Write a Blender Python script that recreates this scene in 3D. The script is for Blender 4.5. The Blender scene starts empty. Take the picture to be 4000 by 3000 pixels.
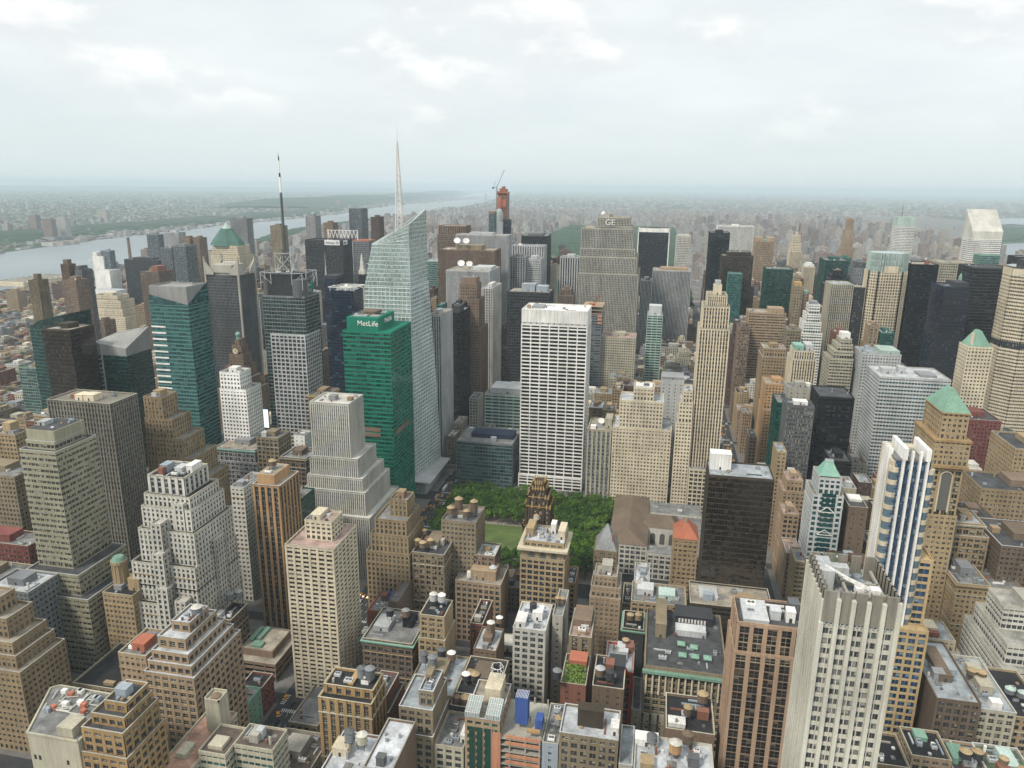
import bpy, math, random
from mathutils import Vector, Matrix
R = math.radians
sc = bpy.context.scene
col = sc.collection

# ---------------------------------------------------------------- camera
cam_d = bpy.data.cameras.new('camera')
cam = bpy.data.objects.new('camera', cam_d)
col.objects.link(cam)
CX, CY, CZ = -106.26, -37.44, 310.6
hd, pt, rl = R(-11.19), R(14.953), R(0.6013)
F = Vector((math.sin(hd) * math.cos(pt), math.cos(hd) * math.cos(pt), -math.sin(pt)))
RT = Vector((math.cos(hd), -math.sin(hd), 0))
UP = RT.cross(F)
R2 = RT * math.cos(rl) + UP * math.sin(rl)
U2 = UP * math.cos(rl) - RT * math.sin(rl)
cam.matrix_world = Matrix(((R2.x, U2.x, -F.x, CX), (R2.y, U2.y, -F.y, CY), (R2.z, U2.z, -F.z, CZ), (0, 0, 0, 1)))
cam_d.sensor_fit = 'HORIZONTAL'
cam_d.sensor_width = 36
cam_d.lens = 36 * 2880.8 / 4000
cam_d.clip_start = 1
cam_d.clip_end = 200000
sc.camera = cam

# ---------------------------------------------------------------- light, sky, exposure
SUN_EL, SUN_AZ = R(50), R(215)          # azimuth clockwise from uptown (+Y)
sd = bpy.data.lights.new('sun', 'SUN')
sd.energy = 2.4
sd.angle = R(9)
sd.color = (1, .93, .82)
so = bpy.data.objects.new('sun', sd)
col.objects.link(so)
sdir = Vector((math.sin(SUN_AZ) * math.cos(SUN_EL), math.cos(SUN_AZ) * math.cos(SUN_EL), math.sin(SUN_EL)))
so.rotation_euler = sdir.to_track_quat('Z', 'Y').to_euler()
so.location = (0, 0, 2000)
sc.view_settings.view_transform = 'Standard'
sc.view_settings.look = 'None'
sc.view_settings.gamma = 1
sc.view_settings.exposure = 0.26
sc.view_settings.use_curve_mapping = False
sc.render.engine = 'CYCLES'
sc.cycles.use_denoising = True
sc.cycles.max_bounces = 5
sc.cycles.diffuse_bounces = 1
sc.cycles.glossy_bounces = 2
sc.cycles.volume_bounces = 4


class NT:
    """small helper to wire shader nodes"""
    def __init__(s, tree):
        s.t = tree
        tree.nodes.clear()

    def n(s, typ, ins=None, **kw):
        nd = s.t.nodes.new(typ)
        for k, v in kw.items():
            setattr(nd, k, v)
        for k, v in (ins or {}).items():
            i = nd.inputs[k]
            if isinstance(v, bpy.types.NodeSocket):
                s.t.links.new(v, i)
            else:
                i.default_value = v
        return nd

    def m(s, op, a, b=0.0, c=0.0, clamp=False):
        nd = s.n('ShaderNodeMath', {0: a, 1: b, 2: c}, operation=op, use_clamp=clamp)
        return nd.outputs[0]

    def mix(s, f, a, b, bt='MIX'):
        nd = s.n('ShaderNodeMix', data_type='RGBA', blend_type=bt)
        for k, v in ((0, f), (6, a), (7, b)):
            if isinstance(v, bpy.types.NodeSocket):
                s.t.links.new(v, nd.inputs[k])
            else:
                nd.inputs[k].default_value = v if k == 0 else tuple(v)[:3] + (1,)
        return nd.outputs[2]

    def noise(s, vec, scale, detail=3, rough=.55):
        return s.n('ShaderNodeTexNoise', {'Vector': vec, 'Scale': scale, 'Detail': detail, 'Roughness': rough}).outputs[0]

    def mr(s, v, a, b, c=0.0, d=1.0):
        nd = s.n('ShaderNodeMapRange', {0: v, 1: a, 2: b, 3: c, 4: d})
        return nd.outputs[0]

    def scale(s, vec, v):
        return s.n('ShaderNodeVectorMath', {0: vec, 1: v}, operation='MULTIPLY').outputs[0]


w = bpy.data.worlds.new('World')
sc.world = w
w.use_nodes = True
k = NT(w.node_tree)
tc = k.n('ShaderNodeTexCoord').outputs['Generated']
sky = k.n('ShaderNodeTexSky', sky_type='NISHITA', sun_disc=False, sun_elevation=SUN_EL,
          sun_rotation=SUN_AZ, altitude=300, air_density=1.0, dust_density=2.0, ozone_density=1.0).outputs[0]
sep = k.n('ShaderNodeSeparateXYZ', {0: tc})
X, Y, Z = sep.outputs
zc = k.m('ADD', k.m('MAXIMUM', Z, 0.0), 0.10)
pl = k.n('ShaderNodeCombineXYZ', {0: k.m('DIVIDE', X, zc), 1: k.m('DIVIDE', Y, zc), 2: 0.0}).outputs[0]
warp = k.n('ShaderNodeVectorMath', {0: pl, 1: k.scale(k.n('ShaderNodeTexNoise', {'Vector': pl, 'Scale': .8, 'Detail': 3}).outputs[1], (.7, .7, 0))}, operation='ADD').outputs[0]
n1 = k.noise(warp, .55, 6, .55)
# heaped clouds seen from the side nearer the horizon
n2 = k.noise(k.scale(tc, (5.5, 5.5, 11.5)), 1.0, 8, .54)
n3 = k.noise(k.scale(tc, (1.6, 1.6, 4.0)), 1.0, 3, .5)
hump = k.mr(n2, .45, .60)
n2b = k.noise(k.scale(k.n('ShaderNodeVectorMath', {0: tc, 1: (0, 0, .018)}, operation='ADD').outputs[0], (5.5, 5.5, 11.5)), 1.0, 8, .54)
lit = k.mr(k.m('SUBTRACT', n2, n2b), -.06, .10)
lowband = k.m('MULTIPLY', k.mr(Z, .02, .07), k.mr(Z, .45, .30))
big = k.mr(n3, .42, .54)
base = k.mix(k.mr(n1, .32, .66), (7.0, 7.6, 7.7), (8.6, 8.9, 8.85))
base = k.mix(k.mr(n3, .38, .56), k.mix(.55, base, (6.7, 7.4, 7.6)), base)
heap = k.mix(k.m('MULTIPLY', k.m('ADD', k.m('MULTIPLY', lit, .75), .25), hump), (6.9, 7.25, 7.4), (9.6, 9.55, 9.35))
cl = k.mix(k.m('MULTIPLY', k.m('MULTIPLY', k.m('MULTIPLY', lowband, big), hump), .9), base, heap)
cl = k.mix(k.mr(Z, .14, .0), cl, (6.5, 7.25, 7.4))
cl = k.mix(.08, cl, sky)
bg = k.n('ShaderNodeBackground', {'Color': cl, 'Strength': .1})
out = k.n('ShaderNodeOutputWorld')
w.node_tree.links.new(bg.outputs[0], out.inputs[0])

# ---------------------------------------------------------------- materials
MATS = {}


def newmat(name):
    m = bpy.data.materials.new(name)
    m.use_nodes = True
    return m, NT(m.node_tree)


def finish(m, k, colr, rough=.85, spec=.3, metal=0.0, bump=None):
    b = k.n('ShaderNodeBsdfPrincipled', {'Base Color': colr if isinstance(colr, bpy.types.NodeSocket) else tuple(colr)[:3] + (1,),
                                         'Roughness': rough, 'Metallic': metal, 'Specular IOR Level': spec})
    if bump is not None:
        bp = k.n('ShaderNodeBump', {'Height': bump, 'Strength': .4, 'Distance': .5})
        m.node_tree.links.new(bp.outputs[0], b.inputs['Normal'])
    o = k.n('ShaderNodeOutputMaterial')
    m.node_tree.links.new(b.outputs[0], o.inputs[0])


WALLC = dict(tan=(.30, .225, .135), tan2=(.36, .27, .16), sand=(.24, .195, .13), cream=(.62, .54, .40), white=(.78, .76, .72), offwh=(.56, .54, .48),
             grey=(.27, .275, .28), ltgrey=(.47, .48, .48), brown=(.075, .052, .036), dkbrick=(.10, .062, .05), brick=(.23, .105, .075),
             red=(.36, .06, .032), ochre=(.36, .24, .115), orange=(.43, .27, .14), ytan=(.50, .37, .20), pink=(.36, .265, .175),
             granite=(.37, .255, .175), concrete=(.38, .36, .31), black=(.018, .019, .022), navy=(.018, .028, .055), dkgreen=(.015, .07, .055),
             green=(.013, .20, .13), copper=(.24, .42, .34), oldcopper=(.085, .17, .14), steel=(.30, .34, .38), lime=(.42, .39, .30), bronze=(.06, .048, .035),
             charcoal=(.05, .052, .056), dkgrey=(.12, .125, .13), teal=(.05, .17, .15), tealg=(.08, .20, .19), paleg=(.42, .52, .47), maroon=(.20, .07, .06),
             yellow=(.75, .62, .08), blue=(.05, .10, .30), bluegr=(.05, .075, .13), screeng=(.30, .295, .285), limst=(.45, .425, .355), crystal=(.60, .66, .64), purple=(.14, .08, .22), mint=(.20, .34, .26), safety=(.52, .25, .15),
             gold=(.42, .29, .12), olive=(.30, .285, .205), taupe=(.25, .23, .19), finst=(.56, .54, .46), brfin=(.20, .185, .15), slate=(.20, .21, .22), redtile=(.42, .15, .09), roofbr=(.16, .12, .087), rosebr=(.21, .15, .108))


def wall(key):
    """masonry or metal of one colour with patchy tone, soft streaks of dirt and fine grain"""
    kk = 'wall_' + key
    if kk in MATS:
        return MATS[kk]
    m, k = newmat(kk)
    c = WALLC[key]
    g = k.n('ShaderNodeNewGeometry').outputs['Position']
    a = k.noise(k.scale(g, (.05, .05, .03)), 1.0, 4, .6)
    st = k.noise(k.scale(g, (.9, .9, .035)), 1.0, 3, .6)
    fine = k.noise(k.scale(g, (1.2, 1.2, 1.6)), 1.0, 3, .7)
    rnd = k.n('ShaderNodeObjectInfo').outputs['Random']
    v = k.m('ADD', k.m('MULTIPLY', k.mr(a, .3, .7, -1, 1), .20), k.m('MULTIPLY', k.mr(st, .3, .7, -1, 1), .17))
    v = k.m('ADD', v, k.m('MULTIPLY', k.mr(fine, .3, .7, -1, 1), .09))
    v = k.m('ADD', v, k.m('MULTIPLY', k.m('SUBTRACT', rnd, .5), .14))
    v = k.m('ADD', v, 1.0)
    cc = k.n('ShaderNodeVectorMath', {0: tuple(c), 1: k.n('ShaderNodeCombineXYZ', {0: v, 1: v, 2: v}).outputs[0]}, operation='MULTIPLY').outputs[0]
    finish(m, k, cc, .88, .25)
    MATS[kk] = m
    return m


GLASSC = dict(dark=((.018, .024, .03), (.30, .29, .26), .16, .06), grey=((.06, .07, .075), (.42, .41, .37), .25, .1),
              green=((.004, .045, .032), (.012, .13, .088), .45, .0), teal=((.012, .055, .055), (.04, .14, .13), .35, .0),
              navy=((.006, .014, .03), (.03, .10, .15), .10, .0), black=((.006, .008, .011), (.03, .035, .04), .15, .0),
              bronze=((.014, .010, .007), (.035, .027, .018), .22, .0), blue=((.015, .045, .10), (.25, .36, .42), .22, .03),
              pale=((.24, .31, .295), (.50, .58, .55), .45, .05), brown=((.022, .017, .013), (.16, .12, .08), .18, .02),
              warm=((.035, .035, .035), (.50, .46, .36), .32, .12), city=((.022, .03, .028), (.36, .36, .30), .22, .08),
              dgreen=((.006, .026, .023), (.015, .07, .055), .25, .0), slateg=((.03, .045, .055), (.14, .18, .2), .3, .03))


def glass(key):
    """rows of panes: every window gets its own tone, some with blinds drawn part of the way"""
    kk = 'glass_' + key
    if kk in MATS:
        return MATS[kk]
    m, k = newmat(kk)
    base, blind, prob, fr = GLASSC[key]
    vr = {'green': .3, 'teal': .28, 'dgreen': .35, 'navy': .3, 'slateg': .3, 'pale': .25, 'black': .3, 'bronze': .35}.get(key, .55)
    run = 1.0 / 3 if key in ('green', 'teal', 'dgreen', 'navy', 'bronze', 'black', 'slateg') else 1.0
    uv = k.n('ShaderNodeUVMap').outputs[0]
    s = k.n('ShaderNodeSeparateXYZ', {0: uv})
    u2 = k.m('MULTIPLY', s.outputs[0], 2.0)
    fu, fv = k.m('FLOOR', u2), k.m('FLOOR', s.outputs[1])
    ru, rv = k.m('FRACT', u2), k.m('FRACT', s.outputs[1])
    rnd = k.m('MULTIPLY', k.n('ShaderNodeObjectInfo').outputs['Random'], 977.0)
    cell = k.n('ShaderNodeCombineXYZ', {0: k.m('FLOOR', k.m('MULTIPLY', fu, run)), 1: fv, 2: rnd}).outputs[0]
    r1 = k.n('ShaderNodeTexWhiteNoise', {'Vector': cell}, noise_dimensions='3D')
    a, b = r1.outputs[0], k.n('ShaderNodeSeparateXYZ', {0: r1.outputs[1]}).outputs[1]
    isb = k.m('LESS_THAN', a, prob)
    drawn = k.m('GREATER_THAN', rv, k.m('ADD', k.m('MULTIPLY', b, .75), .10))
    f = k.m('MULTIPLY', isb, drawn)
    # broad patches where whole runs of rooms look brighter
    g = k.n('ShaderNodeNewGeometry').outputs['Position']
    patch = k.mr(k.noise(k.scale(g, (.02, .02, .03)), 1.0, 3), .35, .65, .7, 1.35)
    tone = k.m('MULTIPLY', k.mr(b, 0, 1, 1 - vr, 1 + vr * 1.2), patch)
    bc = k.n('ShaderNodeVectorMath', {0: tuple(base), 1: k.n('ShaderNodeCombineXYZ', {0: tone, 1: tone, 2: tone}).outputs[0]}, operation='MULTIPLY').outputs[0]
    c = k.mix(k.m('MULTIPLY', f, k.mr(b, 0, 1, .45, 1)), bc, blind)
    if fr > 0:
        e = k.m('MAXIMUM', k.m('LESS_THAN', ru, .09), k.m('GREATER_THAN', ru, .95))
        c = k.mix(k.m('MULTIPLY', e, .7), c, tuple(x * .6 for x in blind))
    curt = key in ('green', 'teal', 'dgreen', 'navy', 'bronze', 'black', 'slateg', 'pale', 'blue')
    wav = k.noise(k.scale(g, (.12, .12, .10)), 1.0, 3, .6)
    finish(m, k, c, k.mr(f, 0, 1, .05 if curt else .12, .35), .95 if curt else .5, bump=wav if curt else None)
    MATS[kk] = m
    return m


def simple(name, c, rough=.6, metal=0.0, spec=.4, var=.12, sc_=.3):
    if name in MATS:
        return MATS[name]
    m, k = newmat(name)
    g = k.n('ShaderNodeNewGeometry').outputs['Position']
    n = k.noise(g, sc_, 4, .6)
    v = k.mr(n, .3, .7, 1 - var, 1 + var)
    cc = k.n('ShaderNodeVectorMath', {0: tuple(c), 1: k.n('ShaderNodeCombineXYZ', {0: v, 1: v, 2: v}).outputs[0]}, operation='MULTIPLY').outputs[0]
    finish(m, k, cc, rough, spec, metal)
    MATS[name] = m
    return m


ROOFC = dict(grey=(.22, .22, .215), white=(.52, .54, .56), black=(.035, .036, .038), tan=(.36, .32, .26), pink=(.42, .30, .26), brown=(.15, .12, .10),
             green=(.10, .14, .09), silver=(.34, .37, .39), dk=(.08, .082, .085), terra=(.45, .27, .2), concrete=(.38, .37, .33))


def roofm(key):
    """roofing felt or gravel: ponding stains, patches, seams"""
    kk = 'roofing_' + key
    if kk in MATS:
        return MATS[kk]
    m, k = newmat(kk)
    c = ROOFC[key]
    g = k.n('ShaderNodeNewGeometry').outputs['Position']
    a = k.noise(g, .12, 5, .65)
    b = k.noise(g, .7, 4, .7)
    vo = k.n('ShaderNodeTexVoronoi', {'Vector': g, 'Scale': .16}, distance='CHEBYCHEV').outputs['Color']
    v = k.m('MULTIPLY', k.mr(a, .32, .68, .55, 1.25), k.mr(b, .3, .7, .82, 1.15))
    v = k.m('MULTIPLY', v, k.mr(k.n('ShaderNodeSeparateColor', {0: vo}).outputs[0], 0, 1, .85, 1.12))
    cc = k.n('ShaderNodeVectorMath', {0: tuple(c), 1: k.n('ShaderNodeCombineXYZ', {0: v, 1: v, 2: v}).outputs[0]}, operation='MULTIPLY').outputs[0]
    finish(m, k, cc, .9, .2)
    MATS[kk] = m
    return m


def farwall():
    """city fabric far off: masonry with rows of dark windows drawn by the UV grid, tone by object"""
    if 'far_masonry' in MATS:
        return MATS['far_masonry']
    m, k = newmat('far_masonry')
    at = k.n('ShaderNodeAttribute', attribute_name='tint').outputs['Color']
    uv = k.n('ShaderNodeUVMap').outputs[0]
    s = k.n('ShaderNodeSeparateXYZ', {0: uv})
    ru, rv = k.m('FRACT', s.outputs[0]), k.m('FRACT', s.outputs[1])
    cell = k.n('ShaderNodeCombineXYZ', {0: k.m('FLOOR', s.outputs[0]), 1: k.m('FLOOR', s.outputs[1]), 2: 0.0}).outputs[0]
    r1 = k.n('ShaderNodeTexWhiteNoise', {'Vector': cell}, noise_dimensions='2D').outputs[0]
    win = k.m('MULTIPLY', k.m('MULTIPLY', k.m('GREATER_THAN', ru, .28), k.m('LESS_THAN', ru, .76)),
              k.m('MULTIPLY', k.m('GREATER_THAN', rv, .28), k.m('LESS_THAN', rv, .78)))
    g = k.n('ShaderNodeNewGeometry').outputs['Position']
    n = k.mr(k.noise(g, .05, 3), .3, .7, .85, 1.15)
    wc = k.n('ShaderNodeVectorMath', {0: at, 1: k.n('ShaderNodeCombineXYZ', {0: n, 1: n, 2: n}).outputs[0]}, operation='MULTIPLY').outputs[0]
    dark = k.mix(k.mr(r1, .6, 1), (.03, .035, .04), (.25, .25, .24))
    finish(m, k, k.mix(k.m('MULTIPLY', win, .9), wc, dark), .75, .3)
    MATS['far_masonry'] = m
    return m


# ---------------------------------------------------------------- mesh helpers
class MB:
    """collects faces in world coordinates and links them as ONE mesh object"""
    def __init__(s):
        s.v, s.f, s.uv, s.mi = [], [], [], []
        s.tint = None

    def quad(s, a, b, c, d, uv=None, mi=0):
        i = len(s.v)
        s.v += [a, b, c, d]
        s.f.append((i, i + 1, i + 2, i + 3))
        s.uv.append(uv or ((0, 0), (0, 0), (0, 0), (0, 0)))
        s.mi.append(mi)

    def poly(s, pts, mi=0, uv=None):
        i = len(s.v)
        s.v += list(pts)
        s.f.append(tuple(range(i, i + len(pts))))
        s.uv.append(uv or ((0, 0),) * len(pts))
        s.mi.append(mi)

    def box(s, x0, x1, y0, y1, z0, z1, mi=0, bottom=False, bay=0, fl=0, off=(0, 0), topmi=None):
        if x1 < x0: x0, x1 = x1, x0
        if y1 < y0: y0, y1 = y1, y0
        A = [(x0, y0), (x1, y0), (x1, y1), (x0, y1)]
        for i in range(4):
            p, q = A[i], A[(i + 1) % 4]
            uv = None
            if bay:
                L = abs(q[0] - p[0]) + abs(q[1] - p[1])
                n = max(1, round(L / bay))
                u0, v0 = off[0] + 37 * i, off[1]
                u1, v1 = u0 + n, v0 + (z1 - z0) / fl
                uv = ((u0, v0), (u1, v0), (u1, v1), (u0, v1))
            s.quad((p[0], p[1], z0), (q[0], q[1], z0), (q[0], q[1], z1), (p[0], p[1], z1), uv, mi)
        t = mi if topmi is None else topmi
        s.quad(*[(a[0], a[1], z1) for a in A], mi=t)
        if bottom:
            s.quad(*[(a[0], a[1], z0) for a in A[::-1]], mi=mi)

    def prism(s, pts, z0, z1, mi=0, top=None, cap=True, bay=0, fl=0, off=(0, 0)):
        """pts counter-clockwise; z1 may be a list of heights; top = other outline for a taper"""
        n = len(pts)
        zt = z1 if isinstance(z1, (list, tuple)) else [z1] * n
        tp = top or pts
        for i in range(n):
            j = (i + 1) % n
            uv = None
            if bay:
                L = math.hypot(pts[j][0] - pts[i][0], pts[j][1] - pts[i][1])
                nb = max(1, round(L / bay))
                u0 = off[0] + 37 * i
                uv = ((u0, 0), (u0 + nb, 0), (u0 + nb, (zt[j] - z0) / fl), (u0, (zt[i] - z0) / fl))
            s.quad((*pts[i], z0), (*pts[j], z0), (*tp[j], zt[j]), (*tp[i], zt[i]), uv, mi)
        if cap:
            s.poly([(*tp[i], zt[i]) for i in range(n)], mi)

    def cone(s, x, y, z0, z1, r0, r1, n=12, mi=0, cap=True):
        a = [(x + r0 * math.cos(2 * math.pi * i / n), y + r0 * math.sin(2 * math.pi * i / n)) for i in range(n)]
        b = [(x + r1 * math.cos(2 * math.pi * i / n), y + r1 * math.sin(2 * math.pi * i / n)) for i in range(n)]
        s.prism(a, z0, z1, mi, b, cap and r1 > .01)

    def bar(s, p, q, r, mi=0):
        p, q = Vector(p), Vector(q)
        d = (q - p).normalized()
        a = d.orthogonal().normalized() * r
        b = d.cross(a)
        P = [p + a, p + b, p - a, p - b]
        Q = [q + a, q + b, q - a, q - b]
        for i in range(4):
            j = (i + 1) % 4
            s.quad(tuple(P[i]), tuple(P[j]), tuple(Q[j]), tuple(Q[i]), mi=mi)
        s.quad(*[tuple(x) for x in Q], mi=mi)
        s.quad(*[tuple(x) for x in P[::-1]], mi=mi)

    def build(s, name, mats, parent=None, label=None, smooth=False):
        if not s.f:
            return None
        me = bpy.data.meshes.new(name)
        ox, oy, oz = parent.location if parent is not None and parent.type == 'EMPTY' else (0, 0, 0)
        if parent is not None and parent.parent is not None:
            ox, oy, oz = parent.parent.location
        if parent is not None and parent.type == 'MESH' and parent.parent is None:
            ox, oy, oz = parent.location
        me.from_pydata([(x - ox, y - oy, z - oz) for x, y, z in s.v], [], s.f)
        ul = me.uv_layers.new(name='UVMap')
        flat = [c for f in s.uv for p in f for c in p]
        ul.data.foreach_set('uv', flat)
        if not isinstance(mats, (list, tuple)):
            mats = [mats]
        for m in mats:
            me.materials.append(m)
        if len(mats) > 1:
            me.polygons.foreach_set('material_index', s.mi)
        if s.tint is not None:
            ca = me.color_attributes.new('tint', 'FLOAT_COLOR', 'CORNER')
            buf = []
            for f, t in zip(s.f, s.tint):
                buf += [t[0], t[1], t[2], 1.0] * len(f)
            ca.data.foreach_set('color', buf)
        if smooth:
            me.polygons.foreach_set('use_smooth', [True] * len(s.f))
        me.update()
        o = bpy.data.objects.new(name, me)
        col.objects.link(o)
        if parent is not None:
            o.parent = parent
        if label:
            o['label'] = label
        return o


def thing(name, label, cat, loc=(0, 0, 0), group=None):
    o = bpy.data.objects.new(name, None)
    o.empty_display_size = 1
    o.location = loc
    col.objects.link(o)
    o['label'] = label
    o['category'] = cat
    if group:
        o['group'] = group
    return o


def tag(o, label=None, cat=None, group=None, kind=None):
    for kx, v in (('label', label), ('category', cat), ('group', group), ('kind', kind)):
        if v:
            o[kx] = v
    return o


def copy_tree(o, loc=None, rz=None, label=None):
    c = o.copy()
    col.objects.link(c)
    for ch in [x for x in o.children]:
        d = ch.copy()
        col.objects.link(d)
        d.parent = c
        for g in ch.children:
            e = g.copy()
            col.objects.link(e)
            e.parent = d
    if loc: c.location = loc
    if rz is not None: c.rotation_euler = (0, 0, rz)
    if label: c['label'] = label
    return c

# facade styles: glass, wall, bay, floor, pier share, band share, pier depth, band depth
ST = dict(
    punch=(3.2, 3.7, .46, .50, .34, .36), loft=(4.2, 4.1, .34, .36, .45, .38), lofth=(3.6, 4.1, .30, .42, .30, .42),
    vert=(2.6, 3.8, .42, .30, .60, .12), vertd=(4.4, 3.8, .40, .13, .6, .2), strip=(6.2, 3.9, .30, .09, .55, .12), aptg=(5.2, 2.9, .30, .44, .5, .3), vpunch=(3.1, 3.7, .50, .36, .42, .2), band=(3.0, 3.9, .06, .34, .1, .3), grace=(9.52, 3.9, .11, .36, .5, .4), vertf=(1.8, 3.8, .45, .34, .55, .15), vertw=(4.6, 3.8, .45, .30, .7, .2),
    hor=(3.0, 3.8, .16, .50, .22, .45), horw=(8.0, 3.9, .10, .40, .25, .45), curt=(1.6, 3.9, .08, .14, .14, .10), curtw=(3.2, 3.9, .07, .22, .16, .12),
    apt=(3.4, 2.9, .40, .46, .28, .30), grid=(3.0, 3.9, .34, .36, .42, .40), gridw=(4.5, 4.2, .26, .30, .5, .46), blank=(6.0, 3.9, .78, .66, .16, .17))


def facade(W, G, x0, x1, y0, y1, z0, z1, st, rnd, sides='SEWN', parap=1.1, S=None, cells=None):
    S = S or W
    bay, fl, pf, sf, pd, sdp = ST[st]
    d = max(pd, sdp) + .05
    n = max(1, int(round((z1 - z0) / fl)))
    fh = (z1 - z0) / n
    off = (rnd.randint(0, 900), rnd.randint(0, 900))
    G.box(x0 + d, x1 - d, y0 + d, y1 - d, z0, z1 - .3, bay=bay, fl=fh, off=off)
    e = d - sdp
    for i in range(n):
        zb = z0 + i * fh
        S.box(x0 + e, x1 - e, y0 + e, y1 - e, zb, zb + sf * fh if i else zb + .5 * sf * fh)
    W.box(x0 + e, x1 - e, y0 + e, y1 - e, z1 - .22 * fh, z1)
    # parapet ring
    t = .4
    for a in ((x0 + e, x1 - e, y0 + e, y0 + e + t), (x0 + e, x1 - e, y1 - e - t, y1 - e), (x0 + e, x0 + e + t, y0 + e + t, y1 - e - t), (x1 - e - t, x1 - e, y0 + e + t, y1 - e - t)):
        W.box(*a, z1, z1 + parap)
    p = d - pd
    for side in sides:
        L = (x1 - x0) if side in 'SN' else (y1 - y0)
        nb = max(1, int(round((L - 2 * d) / bay)))
        bw = (L - 2 * d) / nb
        hw = pf * bw / 2
        a0 = (x0 if side in 'SN' else y0) + d
        for i in range(nb + 1):
            c = a0 + i * bw
            lo, hi = c - hw, c + hw
            if i == 0: lo = c - d + p
            if i == nb: hi = c + d - p
            if cells is not None and i < nb and side != 'N':
                for q in range(n):
                    cells.append((side, c + hw, c + bw - hw, z0 + q * fh + sf * fh, z0 + (q + 1) * fh - (.22 * fh if q == n - 1 else 0), d, (x0, x1, y0, y1)))
            zt = z1 + parap * .6 if pd > sdp + .1 else z1 - .05
            if side == 'S': W.box(lo, hi, y0 + p, y0 + d + .1, z0, zt)
            elif side == 'N': W.box(lo, hi, y1 - d - .1, y1 - p, z0, zt)
            elif side == 'W': W.box(x0 + p, x0 + d + .1, lo + .02, hi - .02, z0, zt)
            else: W.box(x1 - d - .1, x1 - p, lo + .02, hi - .02, z0, zt)
BAKE = False
HAZE = 5.4e-5

# ---------------------------------------------------------------- builders
def clutter(root, x0, x1, y0, y1, z, n, rnd, near=True):
    """bulkheads, cooling units, skylights and ducts standing on a flat roof, each a part"""
    W_, D_ = x1 - x0, y1 - y0
    if y0 < 500: n = int(n * 1.7 + 1)
    if W_ < 5 or D_ < 5: return
    placed = []
    names = ['cooling_unit', 'roof_vent', 'skylight', 'bulkhead', 'air_duct', 'cooling_unit', 'roof_vent', 'chimney_stack', 'hatch']
    cols = ['grey', 'ltgrey', 'dkgrey', 'white', 'concrete', 'steel', 'tan', 'brick']
    for i in range(n):
        nm = names[rnd.randrange(len(names))]
        if nm == 'bulkhead': a, b, h = rnd.uniform(3, 6), rnd.uniform(3, 7), rnd.uniform(2.5, 4.5)
        elif nm == 'air_duct': a, b, h = (rnd.uniform(5, 11), .7, .8) if rnd.random() < .5 else (.7, rnd.uniform(5, 11), .8)
        elif nm == 'skylight': a, b, h = rnd.uniform(2, 4), rnd.uniform(2, 4), .7
        elif nm == 'chimney_stack': a, b, h = 1, 1, rnd.uniform(2, 4)
        elif nm == 'hatch': a, b, h = 1.4, 1.4, .8
        elif nm == 'roof_vent': a, b, h = rnd.uniform(.8, 1.6), rnd.uniform(.8, 1.6), rnd.uniform(.8, 1.8)
        else: a, b, h = rnd.uniform(2, 4.5), rnd.uniform(1.6, 3.5), rnd.uniform(1.2, 2.4)
        a, b = min(a, W_ * .6), min(b, D_ * .6)
        for _ in range(8):
            x, y = rnd.uniform(x0 + 1, x1 - 1 - a), rnd.uniform(y0 + 1, y1 - 1 - b)
            if all(x + a < q[0] or x > q[1] or y + b < q[2] or y > q[3] for q in placed):
                placed.append((x - .3, x + a + .3, y - .3, y + b + .3))
                m = MB()
                c = cols[rnd.randrange(len(cols))]
                if nm == 'skylight':
                    m.box(x, x + a, y, y + b, z, z + .35)
                    m.prism([(x + .1, y + .1), (x + a - .1, y + .1), (x + a - .1, y + b - .1), (x + .1, y + b - .1)], z + .35, z + .9,
                            top=[(x + a / 2 - .1, y + .3), (x + a / 2 + .1, y + .3), (x + a / 2 + .1, y + b - .3), (x + a / 2 - .1, y + b - .3)], mi=1)
                    m.build(nm, [wall('dkgrey'), glass('grey')], root)
                elif nm == 'cooling_unit':
                    m.box(x, x + a, y, y + b, z + .4, z + h, bottom=True)
                    for q in (.1, a - .3): m.box(x + q, x + q + .2, y + .1, y + b - .1, z, z + .4)
                    cu = m.build(nm, wall(rnd.choice(['ltgrey', 'steel', 'grey', 'white'])), root)
                    for q in (.3, .7):
                        m = MB()
                        m.cone(x + a * q, y + b / 2, z + h, z + h + .4, min(a, b) * .22, min(a, b) * .22, 8)
                        m.build('fan', wall('dkgrey'), cu)
                elif nm == 'bulkhead':
                    m.box(x, x + a, y, y + b, z, z + h)
                    m.box(x - .15, x + a + .15, y - .15, y + b + .15, z + h, z + h + .3)
                    m.build(nm, wall(c), root)
                else:
                    m.box(x, x + a, y, y + b, z, z + h)
                    m.build(nm, wall(c), root)
                break


TANKN = [0]
ROOTS = {}


def tank(x, y, z, r, h, roofc, body, label, leg=3.0):
    t = thing('water_tank', label, 'water tank', (x, y, z), 'rooftop water tanks')
    m = MB()
    m.cone(x, y, z + leg, z + leg + h, r * 1.04, r * .95, 14)
    for q in range(5): m.cone(x, y, z + leg + h * (.1 + .2 * q), z + leg + h * (.1 + .2 * q) + .12, r * 1.07, r * 1.07, 14)
    m.build('barrel', wall(body), t)
    m = MB()
    m.cone(x, y, z + leg + h, z + leg + h + r * .75, r * 1.14, .05, 14)
    m.build('tank_roof', wall(roofc), t)
    for i in range(4):
        m = MB()
        sx, sy = (1 if i & 1 else -1) * r * .62, (1 if i & 2 else -1) * r * .62
        m.bar((x + sx, y + sy, z), (x + sx, y + sy, z + leg), .14)
        m.build('leg', wall('charcoal'), t)
    m = MB()
    m.box(x - r * .9, x + r * .9, y - r * .9, y + r * .9, z + leg - .25, z + leg, bottom=True)
    m.build('platform', wall('charcoal'), t)
    return t


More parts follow.
